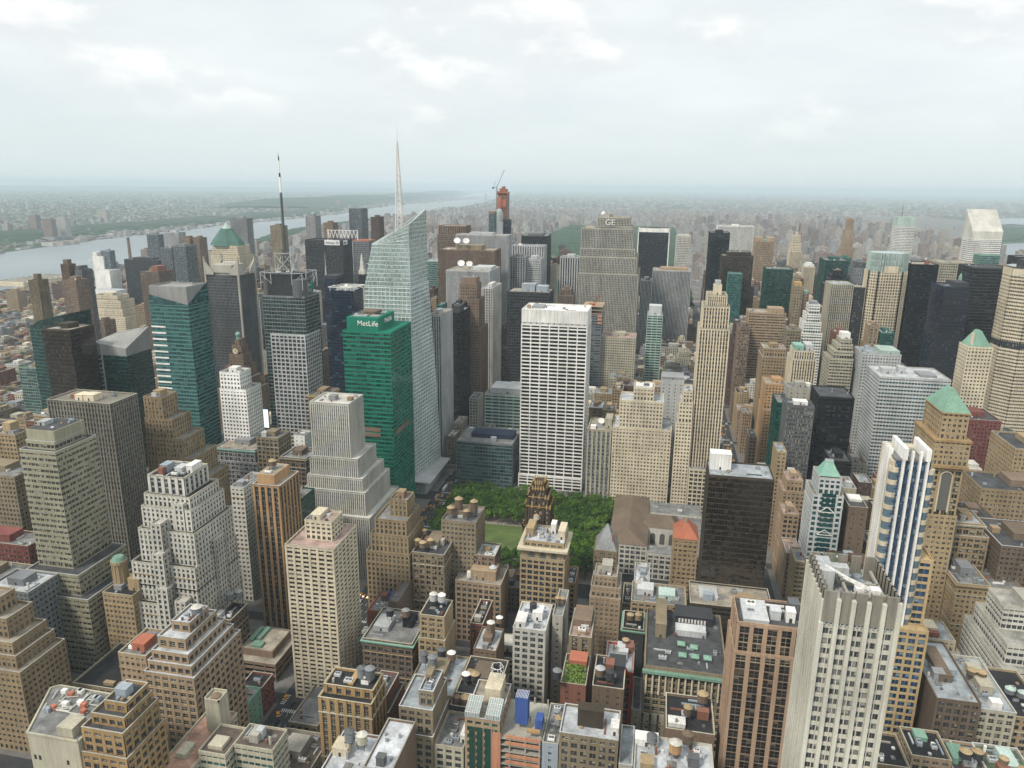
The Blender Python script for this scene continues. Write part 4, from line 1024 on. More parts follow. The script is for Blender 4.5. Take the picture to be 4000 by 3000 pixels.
# west midtown skyline behind the crystalline tower
B('plazaN', 'apartment_tower', 'dark angular tower with small lights against the river, behind the sign-topped black tower', 'tower', 'curt', 'slate', 'slateg', cl=1, ph=[])
B('brn1', 'apartment_tower', 'dark brown narrow tower with a red cap near the steam plume', 'tower', 'punch', 'dkbrick', 'dark', cl=1)
B('gy1', 'apartment_tower', 'grey stepped-top tower against the river beside the tall mast', 'tower', 'punch', 'grey', 'grey', cl=1)
B('br2', 'apartment_tower', 'brown brick tower with a water-tank top above the black tower with the white sign', 'tower', 'punch', 'rosebr', 'warm', cl=1)
B('gy2', 'apartment_tower', 'olive-brown stepped tower just left of the tall mast', 'tower', 'punch', 'sand', 'warm', cl=1)
B('ctr', 'office_tower', 'dark boxy tower behind the tower with a glass dome', 'tower', 'curt', 'slate', 'teal', cl=0, ph=[(0, 1, 0, 1, 5, 'rosebr')])
B('constr53', 'tower_under_construction', 'grey gridded tower with scaffolding and a white truss crown behind the obelisk roof', 'building', 'grid', 'slate', 'slateg', cl=0, ph=[])
B('bertel', 'glass_tower', 'navy blue glass tower with a white roof frame and pale lit windows', 'tower', 'curtw', 'navy', 'navy', 'silver', boxes=[[-540.5, -508.1, 890, 922, 173]], cl=2, ph=[(.2, .7, .2, .8, 3, 'ltgrey')])
B('bertelb', 'glass_tower', 'navy glass tower with a slender spire beside the one with a white roof frame', 'tower', 'curtw', 'navy', 'navy', 'grey', boxes=[[-559, -541, 910, 935, 186]], cl=0, ph=[(.0, 1, .0, 1, 4, 'charcoal')])
B('lowblue', 'glass_tower', 'small pale blue-topped dark block at the foot of the crystalline tower', 'tower', 'hor', 'slate', 'navy', boxes=[[-528, -505, 1000, 1030, 148]], cl=1)
B('mint1', 'glass_tower', 'mint green glass tower just right of the crystalline tower', 'tower', 'curt', 'paleg', 'teal', 'silver', boxes=[[-523, -492, 1250, 1290, 180]], cl=1, ph=[])
B('dkm', 'office_tower', 'dark banded slab just under the mint green glass tower', 'tower', 'hor', 'dkgrey', 'dark', boxes=[[-400, -372, 1010, 1046, 130]], cl=1)
B('c59', 'apartment_tower', 'tall charcoal tower fragment beside the tower with the glass dome', 'tower', 'curt', 'charcoal', 'navy', boxes=[[-496, -478, 1790, 1812, 232]], cl=0, ph=[])
B('pinklow', 'office_block', 'long low pinkish block along the avenue in front of the rounded-corner block', 'building', 'punch', 'pink', 'dark', 'pink', boxes=[[3, 14, 513, 540, 38]], cl=3, ph=[])
B('roundc', 'office_block', 'glassy curved-front block at the avenue junction below the pinkish blocks', 'building', 'hor', 'tan2', 'teal', 'tan', boxes=[[5, 15.5, 488, 512, 44]], cl=3, ph=[])

# ---------------------------------------------------------------- landmarks with shapes of their own
def root_at(key, name, label, cat, x, y, group=None):
    r = thing(name, label, cat, (x, y, 0), group)
    ROOTS[key] = r
    return r


def fgrid(W, p0, p1, z0, z1a, z1b, nb, nf, r, fl=None):
    """mullion bars over a vertical quad p0-p1 (plan) rising to z1a/z1b"""
    for i in range(nb + 1):
        t = i / nb
        x, y = p0[0] + (p1[0] - p0[0]) * t, p0[1] + (p1[1] - p0[1]) * t
        W.bar((x, y, z0), (x, y, z1a + (z1b - z1a) * t), r)
    for j in range(nf + 1):
        t = j / nf
        W.bar((*p0, z0 + (z1a - z0) * t), (*p1, z0 + (z1b - z0) * t), r)


# crystalline glass tower with sloping roof planes and a spire
r = root_at('boa', 'office_tower', 'pale crystalline glass tower with slanted roof planes and a white lattice spire', 'tower', -360, 685)
G, W = MB(), MB()
SW, S1, SE, NE, NW = (-401, 652), (-345.2, 652), (-341, 660), (-336, 716), (-404, 716)
levels = [(0, 1.0), (60, 1.0), (186, .96), (258, .66)]
def lv(t):
    a = [Vector((-402 + 12 * t, 652)), Vector((-345.2, 652)), Vector((-344.6 + 1.2 * t, 655)), Vector((-335.5 - 10.5 * t, 714 - 12 * t)), Vector((-404 + 15 * t, 716 - 8 * t))]
    return [(v.x, v.y) for v in a]
zs = [0, 45, 90, 134, 187, 215]
for i in range(len(zs) - 1):
    a, b = lv((zs[i] / 258) ** 1.3), lv((zs[i + 1] / 258) ** 1.3)
    n = 5
    for e in range(n):
        f_ = (e + 1) % n
        L = math.hypot(a[f_][0] - a[e][0], a[f_][1] - a[e][1])
        nb = max(1, round(L / 1.5))
        G.quad((*a[e], zs[i]), (*a[f_], zs[i]), (*b[f_], zs[i + 1]), (*b[e], zs[i + 1]),
               ((40 * e, zs[i] / 4.1), (40 * e + nb, zs[i] / 4.1), (40 * e + nb, zs[i + 1] / 4.1), (40 * e, zs[i + 1] / 4.1)))
        for z in range(int(zs[i] / 4.1) + 1, int(zs[i + 1] / 4.1) + 1):
            t = (z * 4.1 - zs[i]) / (zs[i + 1] - zs[i])
            p = [a[e][0] + (b[e][0] - a[e][0]) * t, a[e][1] + (b[e][1] - a[e][1]) * t, z * 4.1]
            q = [a[f_][0] + (b[f_][0] - a[f_][0]) * t, a[f_][1] + (b[f_][1] - a[f_][1]) * t, z * 4.1]
            W.bar(p, q, .62)
        for q_ in range(0, nb + 1, 3):
            t = q_ / nb
            W.bar((a[e][0] + (a[f_][0] - a[e][0]) * t, a[e][1] + (a[f_][1] - a[e][1]) * t, zs[i]),
                  (b[e][0] + (b[f_][0] - b[e][0]) * t, b[e][1] + (b[f_][1] - b[e][1]) * t, zs[i + 1]), .3)
G.build('glazing', glass('pale'), r)
W.build('floor_band', wall('crystal'), r)
# glass screens that carry on above the roof
b = lv((215 / 258) ** 1.3)
S = MB()
top = {0: 255.0, 1: 275.0, 2: 277.0, 3: 288.5, 4: 262.0}
tp = [(b[0][0] + 9, b[0][1]), b[1], (b[2][0], b[2][1]), (b[3][0], b[3][1] - 2), (b[4][0] + 6, b[4][1])]
for e in range(5):
    f_ = (e + 1) % 5
    L = math.hypot(b[f_][0] - b[e][0], b[f_][1] - b[e][1])
    nb = max(1, round(L / 1.5))
    S.quad((*b[e], 215), (*b[f_], 215), (*tp[f_], top[f_]), (*tp[e], top[e]), ((0, 0), (nb, 0), (nb, (top[f_] - 215) / 4.1), (0, (top[e] - 215) / 4.1)))
S.build('roof_screen', glass('pale'), r)
W2 = MB()
for e in range(5):
    f_ = (e + 1) % 5
    n = 15
    for j in range(n + 1):
        za = 215 + 4.1 * j
        def at(i_, z):
            t = min(1, (z - 215) / (top[i_] - 215))
            return (b[i_][0] + (tp[i_][0] - b[i_][0]) * t, b[i_][1] + (tp[i_][1] - b[i_][1]) * t, min(z, top[i_]))
        W2.bar(at(e, za), at(f_, za), .38)
    W2.bar((*tp[e], top[e]), (*tp[f_], top[f_]), .55)
W2.build('screen_frame', wall('crystal'), r)
m = MB()
m.poly([(*q, 236) for q in lv((236 / 258) ** 1.3)])
m.box(-385, -352, 662, 705, 236, 246)
m.build('roof', roofm('silver'), r)
m = MB()
m.bar((-345.6, 651.6, 275), (-344.9, 652, 20), .5)
m.build('corner_edge', wall('ltgrey'), r)
m = MB()
lattice(m, -362.5, 674, 246, 322, 7.5, 3.2, 14, .46)
lattice(m, -362.5, 674, 322, 352, 3.2, .8, 8, .36)
m.cone(-362.5, 674, 352, 367, .35, .12, 6)
m.build('spire', wall('white'), r)
m = MB()
m.box(-403, -331, 645, 718, 0, 14)
m.box(-345, -325, 640, 716, 14, 15)
m.build('canopy', wall('ltgrey'), r)
m = MB()
m.box(-405, -333, 644.5, 648, 2, 13, bay=2, fl=4)
m.build('lobby_glazing', glass('pale'), r)

# green glass tower with white lettering
r = B('metgreen', 'office_tower', 'emerald green glass tower with white lettering on its top box', 'tower', ['solid', 'band'], 'green', 'green', 'tan',
      boxes=[[-379.5, -349.8, 575.4, 617, 196.6], [-381.7, -336.5, 570, 627, 184.4]], cl=9, ph=[(.25, .75, .3, .7, 3, 'roofbr')], roofz=-2.5)
m = MB()
for (x, y, w_, d_) in ((-375, 580, 12, 8), (-360, 582, 8, 6), (-374, 596, 7, 12), (-362, 600, 9, 8)):
    for i in range(4): m.bar((x, y + i * d_ / 3, 197.2), (x + w_, y + i * d_ / 3, 197.2), .45)
    for i in range(4): m.bar((x + i * w_ / 3, y, 197.2), (x + i * w_ / 3, y + d_, 197.2), .3)
m.build('roof_pipework', wall('ltgrey'), r)
text_on(r, 'MetLife', 'sign_lettering', wall('white'), -359.5, 575.1, 191.3, 6.6, 'S', .25)
text_on(r, 'MetLife', 'sign_lettering', wall('white'), -349.5, 600, 191.6, 6.0, 'E', .25)
m = MB()
m.box(-366, -349, 569.6, 570.2, 92, 95.5)
m.box(-366, -349, 569.6, 570.2, 87, 90.5)
m.box(-336.8, -336.2, 576, 612, 88, 92)
m.build('louvre_panel', wall('rosebr'), r)

# projecting bays of the wedding-cake tower
r = ROOTS['wstep']
W, G = MB(), MB()
rd = random.Random(88)
for (a, b_, c, d, z) in ((-407, -399.5, 330, 341, 106), (-405, -397, 325.5, 333.8, 88), (-403, -394.5, 322.5, 329.8, 66), (-395, -388, 337.5, 345, 117), (-383.5, -377.2, 350, 362, 88), (-391, -383, 323, 329.8, 58)):
    facade(W, G, a, b_, c, d, 0, z, 'vpunch', rd)
W.build('projecting_bay', wall('offwh'), r)
G.build('bay_glazing', glass('dark'), r)

# grey gridded tower with drums, billboard frame and mast
r = B('conde', 'office_tower', 'grey gridded stone and dark glass tower with round drums and a tall broadcast mast', 'tower', 'curtw', 'slate', 'dgreen', 'dk',
      boxes=[[-507.1, -460, 655, 690, 199.5]], cl=0, ph=[], seed='cd')
G, W = MB(), MB()
facade(W, G, -497.1, -458.3, 648.5, 684, 0, 160.9, 'gridw', random.Random(17))
W.build('stone_front', wall('ltgrey'), r)
G.build('stone_front_glazing', glass('dark'), r)
m = MB()
m.cone(-467, 661, 199, 217.5, 7.5, 7.5, 20)
m.cone(-503, 661, 199, 216, 4.5, 4.5, 16)
for i in range(14): m.cone(-467, 661, 200 + i * 1.25, 200.4 + i * 1.25, 7.7, 7.7, 20)
m.build('roof_drum', wall('dkgrey'), r)
m = MB()
m.box(-502, -472, 657, 686, 199.5, 222)
for i in range(9): m.box(-502.4, -471.6, 656.6, 686.4, 201 + i * 2.4, 201.5 + i * 2.4)
m.build('plant_enclosure', wall('charcoal'), r)
m = MB()
c4 = [(-507, 655), (-461, 655), (-461, 688), (-507, 688)]
for i in range(4):
    p, q = c4[i], c4[(i + 1) % 4]
    m.bar((*p, 224), (*q, 224), .4)
    m.bar((*p, 207), (*p, 224.5), .4)
    for t in (.25, .75):
        x, y = p[0] + (q[0] - p[0]) * t, p[1] + (q[1] - p[1]) * t
        m.bar((x, y, 212), (x, y, 224), .3)
    m.bar((p[0] + (q[0] - p[0]) * .25, p[1] + (q[1] - p[1]) * .25, 213), (*p, 223), .25)
    m.bar((p[0] + (q[0] - p[0]) * .75, p[1] + (q[1] - p[1]) * .75, 213), (*q, 223), .25)
c4 = [(-495.5, 666), (-478, 666), (-478, 682), (-495.5, 682)]
for i in range(4):
    p, q = c4[i], c4[(i + 1) % 4]
    m.bar((*p, 242.5), (*q, 242.5), .42)
    m.bar((*p, 221), (*p, 243), .42)
    m.bar((*p, 222), (*q, 241), .4)
    m.bar((*q, 222), (*p, 241), .4)
m.build('sign_frame', wall('ltgrey'), r)
m = MB()
lattice(m, -488, 674, 222, 246, 7, 5, 5, .35)
m.cone(-488, 674, 243, 303, 1.35, .9, 8)
for i in range(24): m.cone(-488, 674, 245 + i * 2.4, 246 + i * 2.4, 1.9, 1.8, 6)
m.build('mast', wall('dkgrey'), r)
for i, (a, b_, c) in enumerate(((303, 318, 'white'), (318, 322, 'navy'), (322, 334, 'white'), (334, 338, 'navy'))):
    m = MB()
    m.cone(-488, 674, a, b_, 1.1 - .15 * i, 1.0 - .15 * i, 8)
    m.build('mast_section', wall(c), r)
m = MB()
m.cone(-488, 674, 338, 343, .25, .1, 5)
m.build('mast_tip', wall('dkgrey'), r)
text_on(r, '4', 'sign_numeral', wall('green'), -459.6, 672, 209, 19, 'E', .3)
m = MB()
for (x, y, z) in ((-492, 664, 223), (-481, 664, 224), (-494, 672, 222.5)):
    m.cone(x, y, z, z + .7, 1.6, 1.9, 10)
m.build('antenna_dish', wall('white'), r)

# white gridded tower
r = B('grace', 'office_tower', 'tall white tower with a bold grid of wide dark windows facing the park', 'tower', ['blank', 'grace', 'grace'], 'white', 'black', 'tan',
      boxes=[[-240.8, -174.1, 690, 732, 190.7], [-241.2, -173.8, 689.6, 733, 176], [-241.7, -173.6, 686, 734, 14]], cl=9, roofz=-2.2, ph=[(.12, .3, .3, .7, 2, 'grey')], seed='g')
m = MB()
m.box(-240.9, -174, 689.2, 690.1, 178.5, 191.8)
for i in range(8): m.box(-240.7 + i * 9.52 - .12, -240.7 + i * 9.52 + .12, 689.1, 689.3, 178.5, 191.6)
m.build('top_panel', wall('white'), r)

# slab with lettering
r = B('rock30', 'office_tower', 'wide ribbed limestone slab with stepped shoulders and large rooftop lettering', 'tower', 'vert', 'limst', 'dark', 'tan',
      boxes=[[-216, -161, 1249, 1300, 262], [-219, -156.5, 1248.5, 1310, 246.7], [-242.1, -154, 1245, 1320, 243.5], [-243, -150, 1243, 1330, 210], [-243.6, -146, 1241, 1345, 196], [-244, -142, 1239, 1352, 168]], cl=3, ph=[(.35, .45, .2, .5, 5, 'tan')], parap=1.5)
text_on(r, 'GE', 'sign_lettering', wall('white'), -194, 1247.6, 254, 13.5, 'S', .3)
m = MB()
m.bar((-222, 1247.5, 247.6), (-178, 1247.5, 247.6), .5)
m.build('sign_rail', wall('steel'), r)
m = MB()
for i in range(6):
    a, b_ = math.pi * i / 6, math.pi * (i + 1) / 6
    m.cone(-207, 1262, 268 - 4 * math.cos(a), 268 - 4 * math.cos(b_), 4 * math.sin(a), max(.02, 4 * math.sin(b_)), 14)
m.build('radome', wall('white'), r, smooth=True)

m = MB()
r = ROOTS['solow']
x0, x1, y0, y1, z = BX['solow']
m.box(x0 - 1.2, x0 + 1.2, y0 - 1, y1, 0, z + 1)
m.box(x1 - 1.2, x1 + 1.2, y0 - 1, y1, 0, z + 1)
m.box(x0, x1, y0 - 1, y0 + 2, z - 9, z + 1)
m.build('stone_frame', wall('white'), r)

# slanted-crown towers by Times Square
r = root_at('tst', 'office_tower', 'green glass tower with a grey wedge-shaped screen cutting across its top', 'tower', -568, 606)
G, W, Q = MB(), MB(), MB()
x0, x1, y0, y1 = -589.4, -547.6, 590, 624
facade(W, G, x0, x1, y0, y1, 0, 197.5, 'band', random.Random(5))
G.prism([(x0, y0), (x1, y0), (x1, y0 + .6), (x0, y0 + .6)], 197.6, [207, 197.8, 197.8, 207], bay=3.2, fl=3.9)
G.prism([(x1 - .6, y0), (x1, y0), (x1, y1), (x1 - .6, y1)], 197.6, [197.8, 197.8, 216.5, 216.5], bay=3.2, fl=3.9)
for a in ((x0 + 1, x1 - 1, y0 + 1, y0 + 2), (x0 + 1, x0 + 2, y0 + 2, y1 - 1), (x1 - 2, x1 - 1, y0 + 2, y1 - 1), (x0 + 2, x1 - 2, y1 - 2, y1 - 1)):
    Q.box(*a, 197.6, 215.5)
for i in range(12): Q.box(x0 + .8, x1 - .8, y0 + .85, y1 - .8, 198.5 + i * 1.4, 198.65 + i * 1.4)
Q.box(x0 + 3, x1 - 3, y0 + 3, y1 - 3, 197.6, 208)
G.build('glazing', glass('teal'), r)
W.build('wall', wall('tealg'), r)
Q.build('roof_screen', wall('screeng'), r)
m = MB()
for i in range(26):
    z = 20 + i * 6.2
    if z < 180: m.box(x0 - .4, x0 + 15, y0 - .3, y0 + .1, z, z + 1.5)
for i in range(22):
    z = 6 + i * 6.2
    if 130 < z < 150: continue
m.build('white_band', wall('white'), r)
m = MB()
for i in range(3):
    m.bar((x1 - 12 + i * 4, y1 - 8, 208), (x1 - 12 + i * 4, y1 - 4, 220), .3)
m.bar((x1 - 14, y1 - 6, 212), (x1 - 2, y1 - 6, 222), .3)
m.build('roof_antenna', wall('dkgrey'), r)

r = root_at('fivets', 'office_tower', 'dark green glass tower with a tilted silver roof screen', 'tower', -648, 618)
G, W, Q = MB(), MB(), MB()
x0, x1, y0, y1 = -666.8, -630.1, 600, 638
facade(W, G, x0, x1, y0, y1, 0, 141, 'curtw', random.Random(6))
Q.prism([(x0, y0), (x1, y0), (x1, y1), (x0, y1)], 141.2, [153.8, 149, 165.2, 158])
for i in range(9):
    t = i / 9
    Q.bar((x0 + 2, y0 + 3 + 33 * t, 154 + 5 * t), (x1 - 2, y0 + 3 + 33 * t, 150 + 15.5 * t), .25)
G.build('glazing', glass('dgreen'), r)
W.build('wall', wall('dkgreen'), r)
Q.build('roof_screen', wall('screeng'), r)
m = MB()
for i in range(24): m.box(x0 - .3, x0 + 7, y0 - .25, y0 + .1, 30 + i * 4.6, 31.2 + i * 4.6)
m.box(x0 + 7.4, x0 + 8.8, y0 - .5, y0 + .1, 0, 153)
m.build('light_band', wall('ltgrey'), r)

r = root_at('eleven', 'office_tower', 'angular dark green glass tower with a sloping top beside the bronze tower', 'tower', -762, 660)
G = MB()
G.prism([(-782, 642), (-766, 640), (-738, 643), (-737, 682), (-782, 684)], 0, [157, 165, 172, 172, 158], bay=1.8, fl=4)
G.build('glazing', glass('dgreen'), r)
W = MB()
for z in range(6, 156, 4): W.prism([(-782.2, 641.8), (-766, 639.8), (-737.8, 642.8), (-736.8, 682), (-782.2, 684)], z, z + .5)
W.build('floor_band', wall('teal'), r)

# black tower with tan notched crown
r = root_at('astor', 'office_tower', 'black ribbed tower with pointed tan concrete fins at its crown', 'tower', -659, 843)
G, W, Q = MB(), MB(), MB()
facade(W, G, -682.2, -636.2, 825, 865, 0, 196.3, 'vertf', random.Random(7))
G.build('glazing', glass('black'), r)
W.build('wall', wall('dkgrey'), r)
Q.box(-679, -639, 828, 862, 196.5, 200)
Q.box(-676, -646, 826.5, 858, 200, 210)
for (x, s) in ((-683.6, 1), (-634.8, -1)):
    for (ya, yb) in ((823.4, 825.6), (863.6, 866)):
        xa, xb = (x, x + 2.2) if s > 0 else (x - 2.2, x)
        Q.box(xa, xb, ya, yb, 0, 205)
        Q.prism([(xa, ya), (xb, ya), (xb, yb), (xa, yb)], 205, [221, 214, 214, 221] if s > 0 else [214, 221, 221, 214])
        xa, xb = (x + 2.2, x + 13) if s > 0 else (x - 13, x - 2.2)
        Q.prism([(xa, ya + .2), (xb, ya + .2), (xb, ya + 1.2), (xa, ya + 1.2)], 197.5, [214, 201, 201, 214] if s > 0 else [201, 214, 214, 201])
    xa, xb = (x + .1, x + 1.3) if s > 0 else (x - 1.3, x - .1)
    Q.prism([(xa, 825.7), (xb, 825.7), (xb, 838), (xa, 838)], 197.5, [214, 214, 201, 201])
    Q.prism([(xa, 851), (xb, 851), (xb, 863.5), (xa, 863.5)], 197.5, [201, 201, 214, 214])
Q.build('crown_fin', wall('concrete'), r)
m = MB()
for i in range(6): m.cone(-664 + i * 3, 840, 210, 213, .8, 1.6, 8)
m.build('antenna_dish', wall('white'), r)

# copper pyramid far west
r = root_at('wwp', 'office_tower', 'brick and stone tower with a green copper pyramid roof and glass tip', 'tower', -922, 1278)
G, W = MB(), MB()
facade(W, G, -953, -893, 1252, 1300, 0, 178, 'punch', random.Random(8))
facade(W, G, -950, -896, 1254, 1298, 178, 196, 'punch', random.Random(9))
G.build('glazing', glass('warm'), r)
W.build('wall', wall('cream'), r)
m = MB()
cx_, cy_ = -930, 1276
def octa(rx, ry): return [(cx_ + rx * math.cos(math.pi * (2 * i + 1) / 8), cy_ + ry * math.sin(math.pi * (2 * i + 1) / 8)) for i in range(8)]
m.prism(octa(34, 28), 196, 205, top=octa(29, 24))
m.prism(octa(29, 24), 205, 227, top=octa(12, 11))
m.prism(octa(12, 11), 224, 228)
m.build('pyramid_roof', wall('oldcopper'), r)
m = MB()
m.prism(octa(8, 7.5), 228, 240, top=octa(.3, .3))
m.build('roof_tip', wall('paleg'), r)

# stepped brown theatre tower with globe
r = B('paramount', 'office_tower', 'brown brick tower stepping in like a mountain up to a glass globe and clock', 'tower', 'punch', 'rosebr', 'warm', 'tan',
      boxes=[[-603, -597, 751, 758, 129], [-606, -594, 749, 762, 122], [-609, -591, 746, 766, 112], [-614, -588, 742, 770, 98], [-620, -582, 738, 774, 84], [-626, -577, 735, 778, 70]], cl=0, ph=[], seed='p')
m = MB()
m.cone(-600, 754.5, 129, 133, 2.2, 2.2, 10)
for i in range(6):
    a, b_ = math.pi * i / 6, math.pi * (i + 1) / 6
    m.cone(-600, 754.5, 136 - 3 * math.cos(a), 136 - 3 * math.cos(b_), 3 * math.sin(a) + .02, 3 * math.sin(b_) + .02, 12)
m.build('globe', wall('copper'), r)
m = MB()
n = 18
m.poly([(-600 + 3.4 * math.cos(2 * math.pi * i / n), 745.6, 117 + 3.4 * math.sin(2 * math.pi * i / n)) for i in range(n)])
m.bar((-600, 745.4, 117), (-600, 745.4, 119.6), .2, 1)
m.bar((-600, 745.4, 117), (-598.2, 745.4, 116), .2, 1)
m.build('clock_face', [wall('cream'), wall('black')], r)

# black tower with white sign
r = B('allianz', 'office_tower', 'broad black tower with a white sign board reading in blue letters', 'tower', 'grid', 'charcoal', 'black', 'dk', cl=3, ph=[], parap=2)
m = MB()
m.box(-735, -704.5, 1288.6, 1289.4, 200.5, 210)
m.box(-698.9, -698.4, 1293, 1312, 201, 209.5)
m.build('sign_board', wall('white'), r)
text_on(r, 'Allianz', 'sign_lettering', wall('blue'), -723.5, 1288.3, 204.8, 7.0, 'S', .2)
text_on(r, 'Allianz', 'sign_lettering', wall('blue'), -698.2, 1301, 204.8, 5.0, 'E', .2)
m = MB()
n = 20
for i in range(n):
    a, b_ = 2 * math.pi * i / n, 2 * math.pi * (i + 1) / n
    m.bar((-709 + 2.6 * math.cos(a), 1288.4, 205.2 + 2.6 * math.sin(a)), (-709 + 2.6 * math.cos(b_), 1288.4, 205.2 + 2.6 * math.sin(b_)), .3)
for x, h in ((-710.2, 1.3), (-709, 1.9), (-707.8, 1.3)):
    m.bar((x, 1288.4, 205.2 - 1.4), (x, 1288.4, 205.2 + h * .8), .3)
m.build('sign_emblem', wall('blue'), r)

# obelisk-topped tower
r = B('obelisk', 'office_tower', 'dark tower ending in a pale stone obelisk', 'tower', 'curt', 'charcoal', 'black', boxes=[[-632, -619, 1200, 1222, 158]], cl=0, ph=[], parap=.2)
m = MB()
m.box(-631.5, -620.5, 1201, 1212, 158, 165)
m.prism([(-630, 1202), (-622, 1202), (-622, 1210), (-630, 1210)], 165, 194, top=[(-627, 1205), (-626, 1205), (-626, 1206), (-627, 1206)])
m.build('obelisk', wall('offwh'), r)
r = ROOTS['bertelb']
m = MB()
m.cone(-561, 921, 186, 200, 1.4, .9, 6)
m.cone(-561, 921, 200, 221, .8, .15, 6)
m.build('spire', wall('ltgrey'), r)
r = ROOTS['bertel']
m = MB()
for x in (-543, -505.5):
    m.bar((x, 888, 178), (x, 924, 178), .6)
for y in (888, 900, 912, 924): m.bar((-543, y, 178), (-505.5, y, 178), .6)
for x in (-541, -531, -519, -507): m.bar((x, 889, 173), (x, 889, 178), .4)
m.build('roof_frame', wall('white'), r)
r = ROOTS['constr53']
m = MB()
n = 8
for i in range(n):
    x0, x1 = -775 + i * 8, -775 + (i + 1) * 8
    m.bar((x0, 1392, 222), (x1, 1392, 222), .8)
    m.bar((x0, 1392, 222), (x0 + 4, 1392, 207), .7)
    m.bar((x0 + 4, 1392, 207), (x1, 1392, 222), .7)
for x in (-775, -711): m.bar((x, 1392, 190), (x, 1392, 224), 1)
m.build('roof_truss', wall('white'), r)
m = MB()
for z in range(110, 200, 9):
    for x in (-724, -721):
        m.bar((x, 1388, z), (x, 1388, z + 9), .4)
    m.bar((-724, 1388, z), (-721, 1388, z), .4)
m.build('scaffold', wall('white'), r)
m = MB()
m.box(-722, -688, 1391, 1428, 200.3, 203)
for i in range(9): m.bar((-722 + i * 4, 1391, 203), (-720 + i * 4, 1391, 207), .35)
m.build('unfinished_deck', wall('redtile'), r)

# domed glass crown and the tower under construction
r = root_at('whdome', 'apartment_tower', 'pale apartment tower with a ribbed glass dome on top', 'tower', -505, 1792)
G, W = MB(), MB()
facade(W, G, -516, -494, 1780, 1804, 0, 226, 'vertf', random.Random(12))
G.build('glazing', glass('pale'), r)
W.build('wall', wall('ltgrey'), r)
m = MB()
m.cone(-505, 1792, 226, 244, 9.5, 9.5, 16)
for i in range(6):
    a, b_ = math.pi / 2 * i / 6, math.pi / 2 * (i + 1) / 6
    m.cone(-505, 1792, 244 + 15 * math.sin(a), 244 + 15 * math.sin(b_), 9.5 * math.cos(a), 9.5 * math.cos(b_) + .02, 16)
m.build('dome', glass('pale'), r)
m = MB()
for i in range(16):
    t = 2 * math.pi * i / 16
    m.bar((-505 + 9.8 * math.cos(t), 1792 + 9.8 * math.sin(t), 226), (-505 + 9.8 * math.cos(t), 1792 + 9.8 * math.sin(t), 244), .35)
    m.bar((-505 + 9.8 * math.cos(t), 1792 + 9.8 * math.sin(t), 244), (-505 + 6 * math.cos(t), 1792 + 6 * math.sin(t), 256), .3)
m.build('dome_rib', wall('white'), r)
r = root_at('one57', 'tower_under_construction', 'unfinished pink-wrapped tower rising above the horizon with a crane', 'building', -507, 1855)
m = MB()
m.box(-519, -495.5, 1842, 1868, 0, 296)
m.build('concrete_core', wall('roofbr'), r)
m = MB()
for z in range(150, 298, 5): m.box(-520.5, -494, 1840.3, 1869, z, z + .8)
m.build('floor_slab', wall('redtile'), r)
m = MB()
m.box(-520.7, -510, 1839.6, 1840.2, 200, 286)
m.box(-509, -497, 1839.6, 1840.2, 150, 232)
m.box(-508, -498, 1839.5, 1840.1, 262, 279)
m.build('safety_netting', wall('redtile'), r)
m = MB()
for x, z in ((-519, 300), (-513, 307), (-507, 312), (-501, 306), (-496, 299)): m.box(x - 2.6, x + 2.6, 1842, 1862, 290, z)
m.build('formwork', wall('redtile'), r)
m = MB()
m.bar((-493, 1841, 120), (-493, 1841, 300), .8)
m.bar((-522, 1841, 230), (-522, 1841, 300), .6)
m.build('hoist', wall('slate'), r)
r = thing('tower_crane', 'luffing crane perched on the unfinished pink-wrapped tower', 'crane', (-524, 1850, 250))
m = MB()
lattice(m, -524, 1850, 250, 309, 2.4, 2.4, 14, .3)
m.build('mast', wall('slate'), r)
m = MB()
m.bar((-524, 1850, 310), (-505, 1850, 352), .7)
m.bar((-524, 1850, 310), (-533, 1850, 309), .9)
m.bar((-533, 1850, 309), (-529, 1850, 322), .4)
m.bar((-529, 1850, 322), (-505, 1850, 352), .15)
m.bar((-524, 1850, 310), (-529, 1850, 322), .4)
m.build('jib', wall('slate'), r)
m = MB()
m.box(-536, -531, 1848, 1852, 306, 310)
m.build('counterweight', wall('dkgrey'), r)
r = thing('tower_crane', 'small dark crane leaning behind the sloping roof of the crystalline tower', 'crane', (-640, 1500, 190))
m = MB()
m.bar((-640, 1500, 150), (-640, 1500, 205), .7)
m.bar((-640, 1500, 205), (-661, 1500, 248), .7)
m.build('jib', wall('slate'), r)
m = MB()
m.box(-642, -634, 1497, 1503, 200, 205)
m.build('cab', wall('dkgrey'), r)
r = thing('tower_crane', 'small red crane on the unfinished tower behind the white gridded tower', 'crane', (-194, 1010, 140))
m = MB()
m.bar((-196, 1012, 136), (-196, 1012, 150), .7)
m.bar((-196, 1012, 150), (-187, 1012, 166), .6)
m.bar((-196, 1012, 150), (-203, 1012, 151), .8)
m.build('jib', wall('red'), r)
m = MB()
m.box(-199, -194, 1010, 1014, 147, 151)
m.build('cab', wall('red'), r)
r = ROOTS['gem']
m = MB()
for i, z in enumerate((138, 143, 148)):
    m.box(-211, -182.5, 999.5, 1045, z, z + .8)
m.build('floor_slab', wall('pink'), r)
m = MB()
for z in (124, 129, 134): m.box(-189, -182.6, 999.3, 1000, z, z + 3)
m.build('safety_netting', wall('safety'), r)
m = MB()
for x in range(-210, -180, 4): m.bar((x, 1000, 137), (x, 1000, 150), .25)
m.build('column', wall('slate'), r)

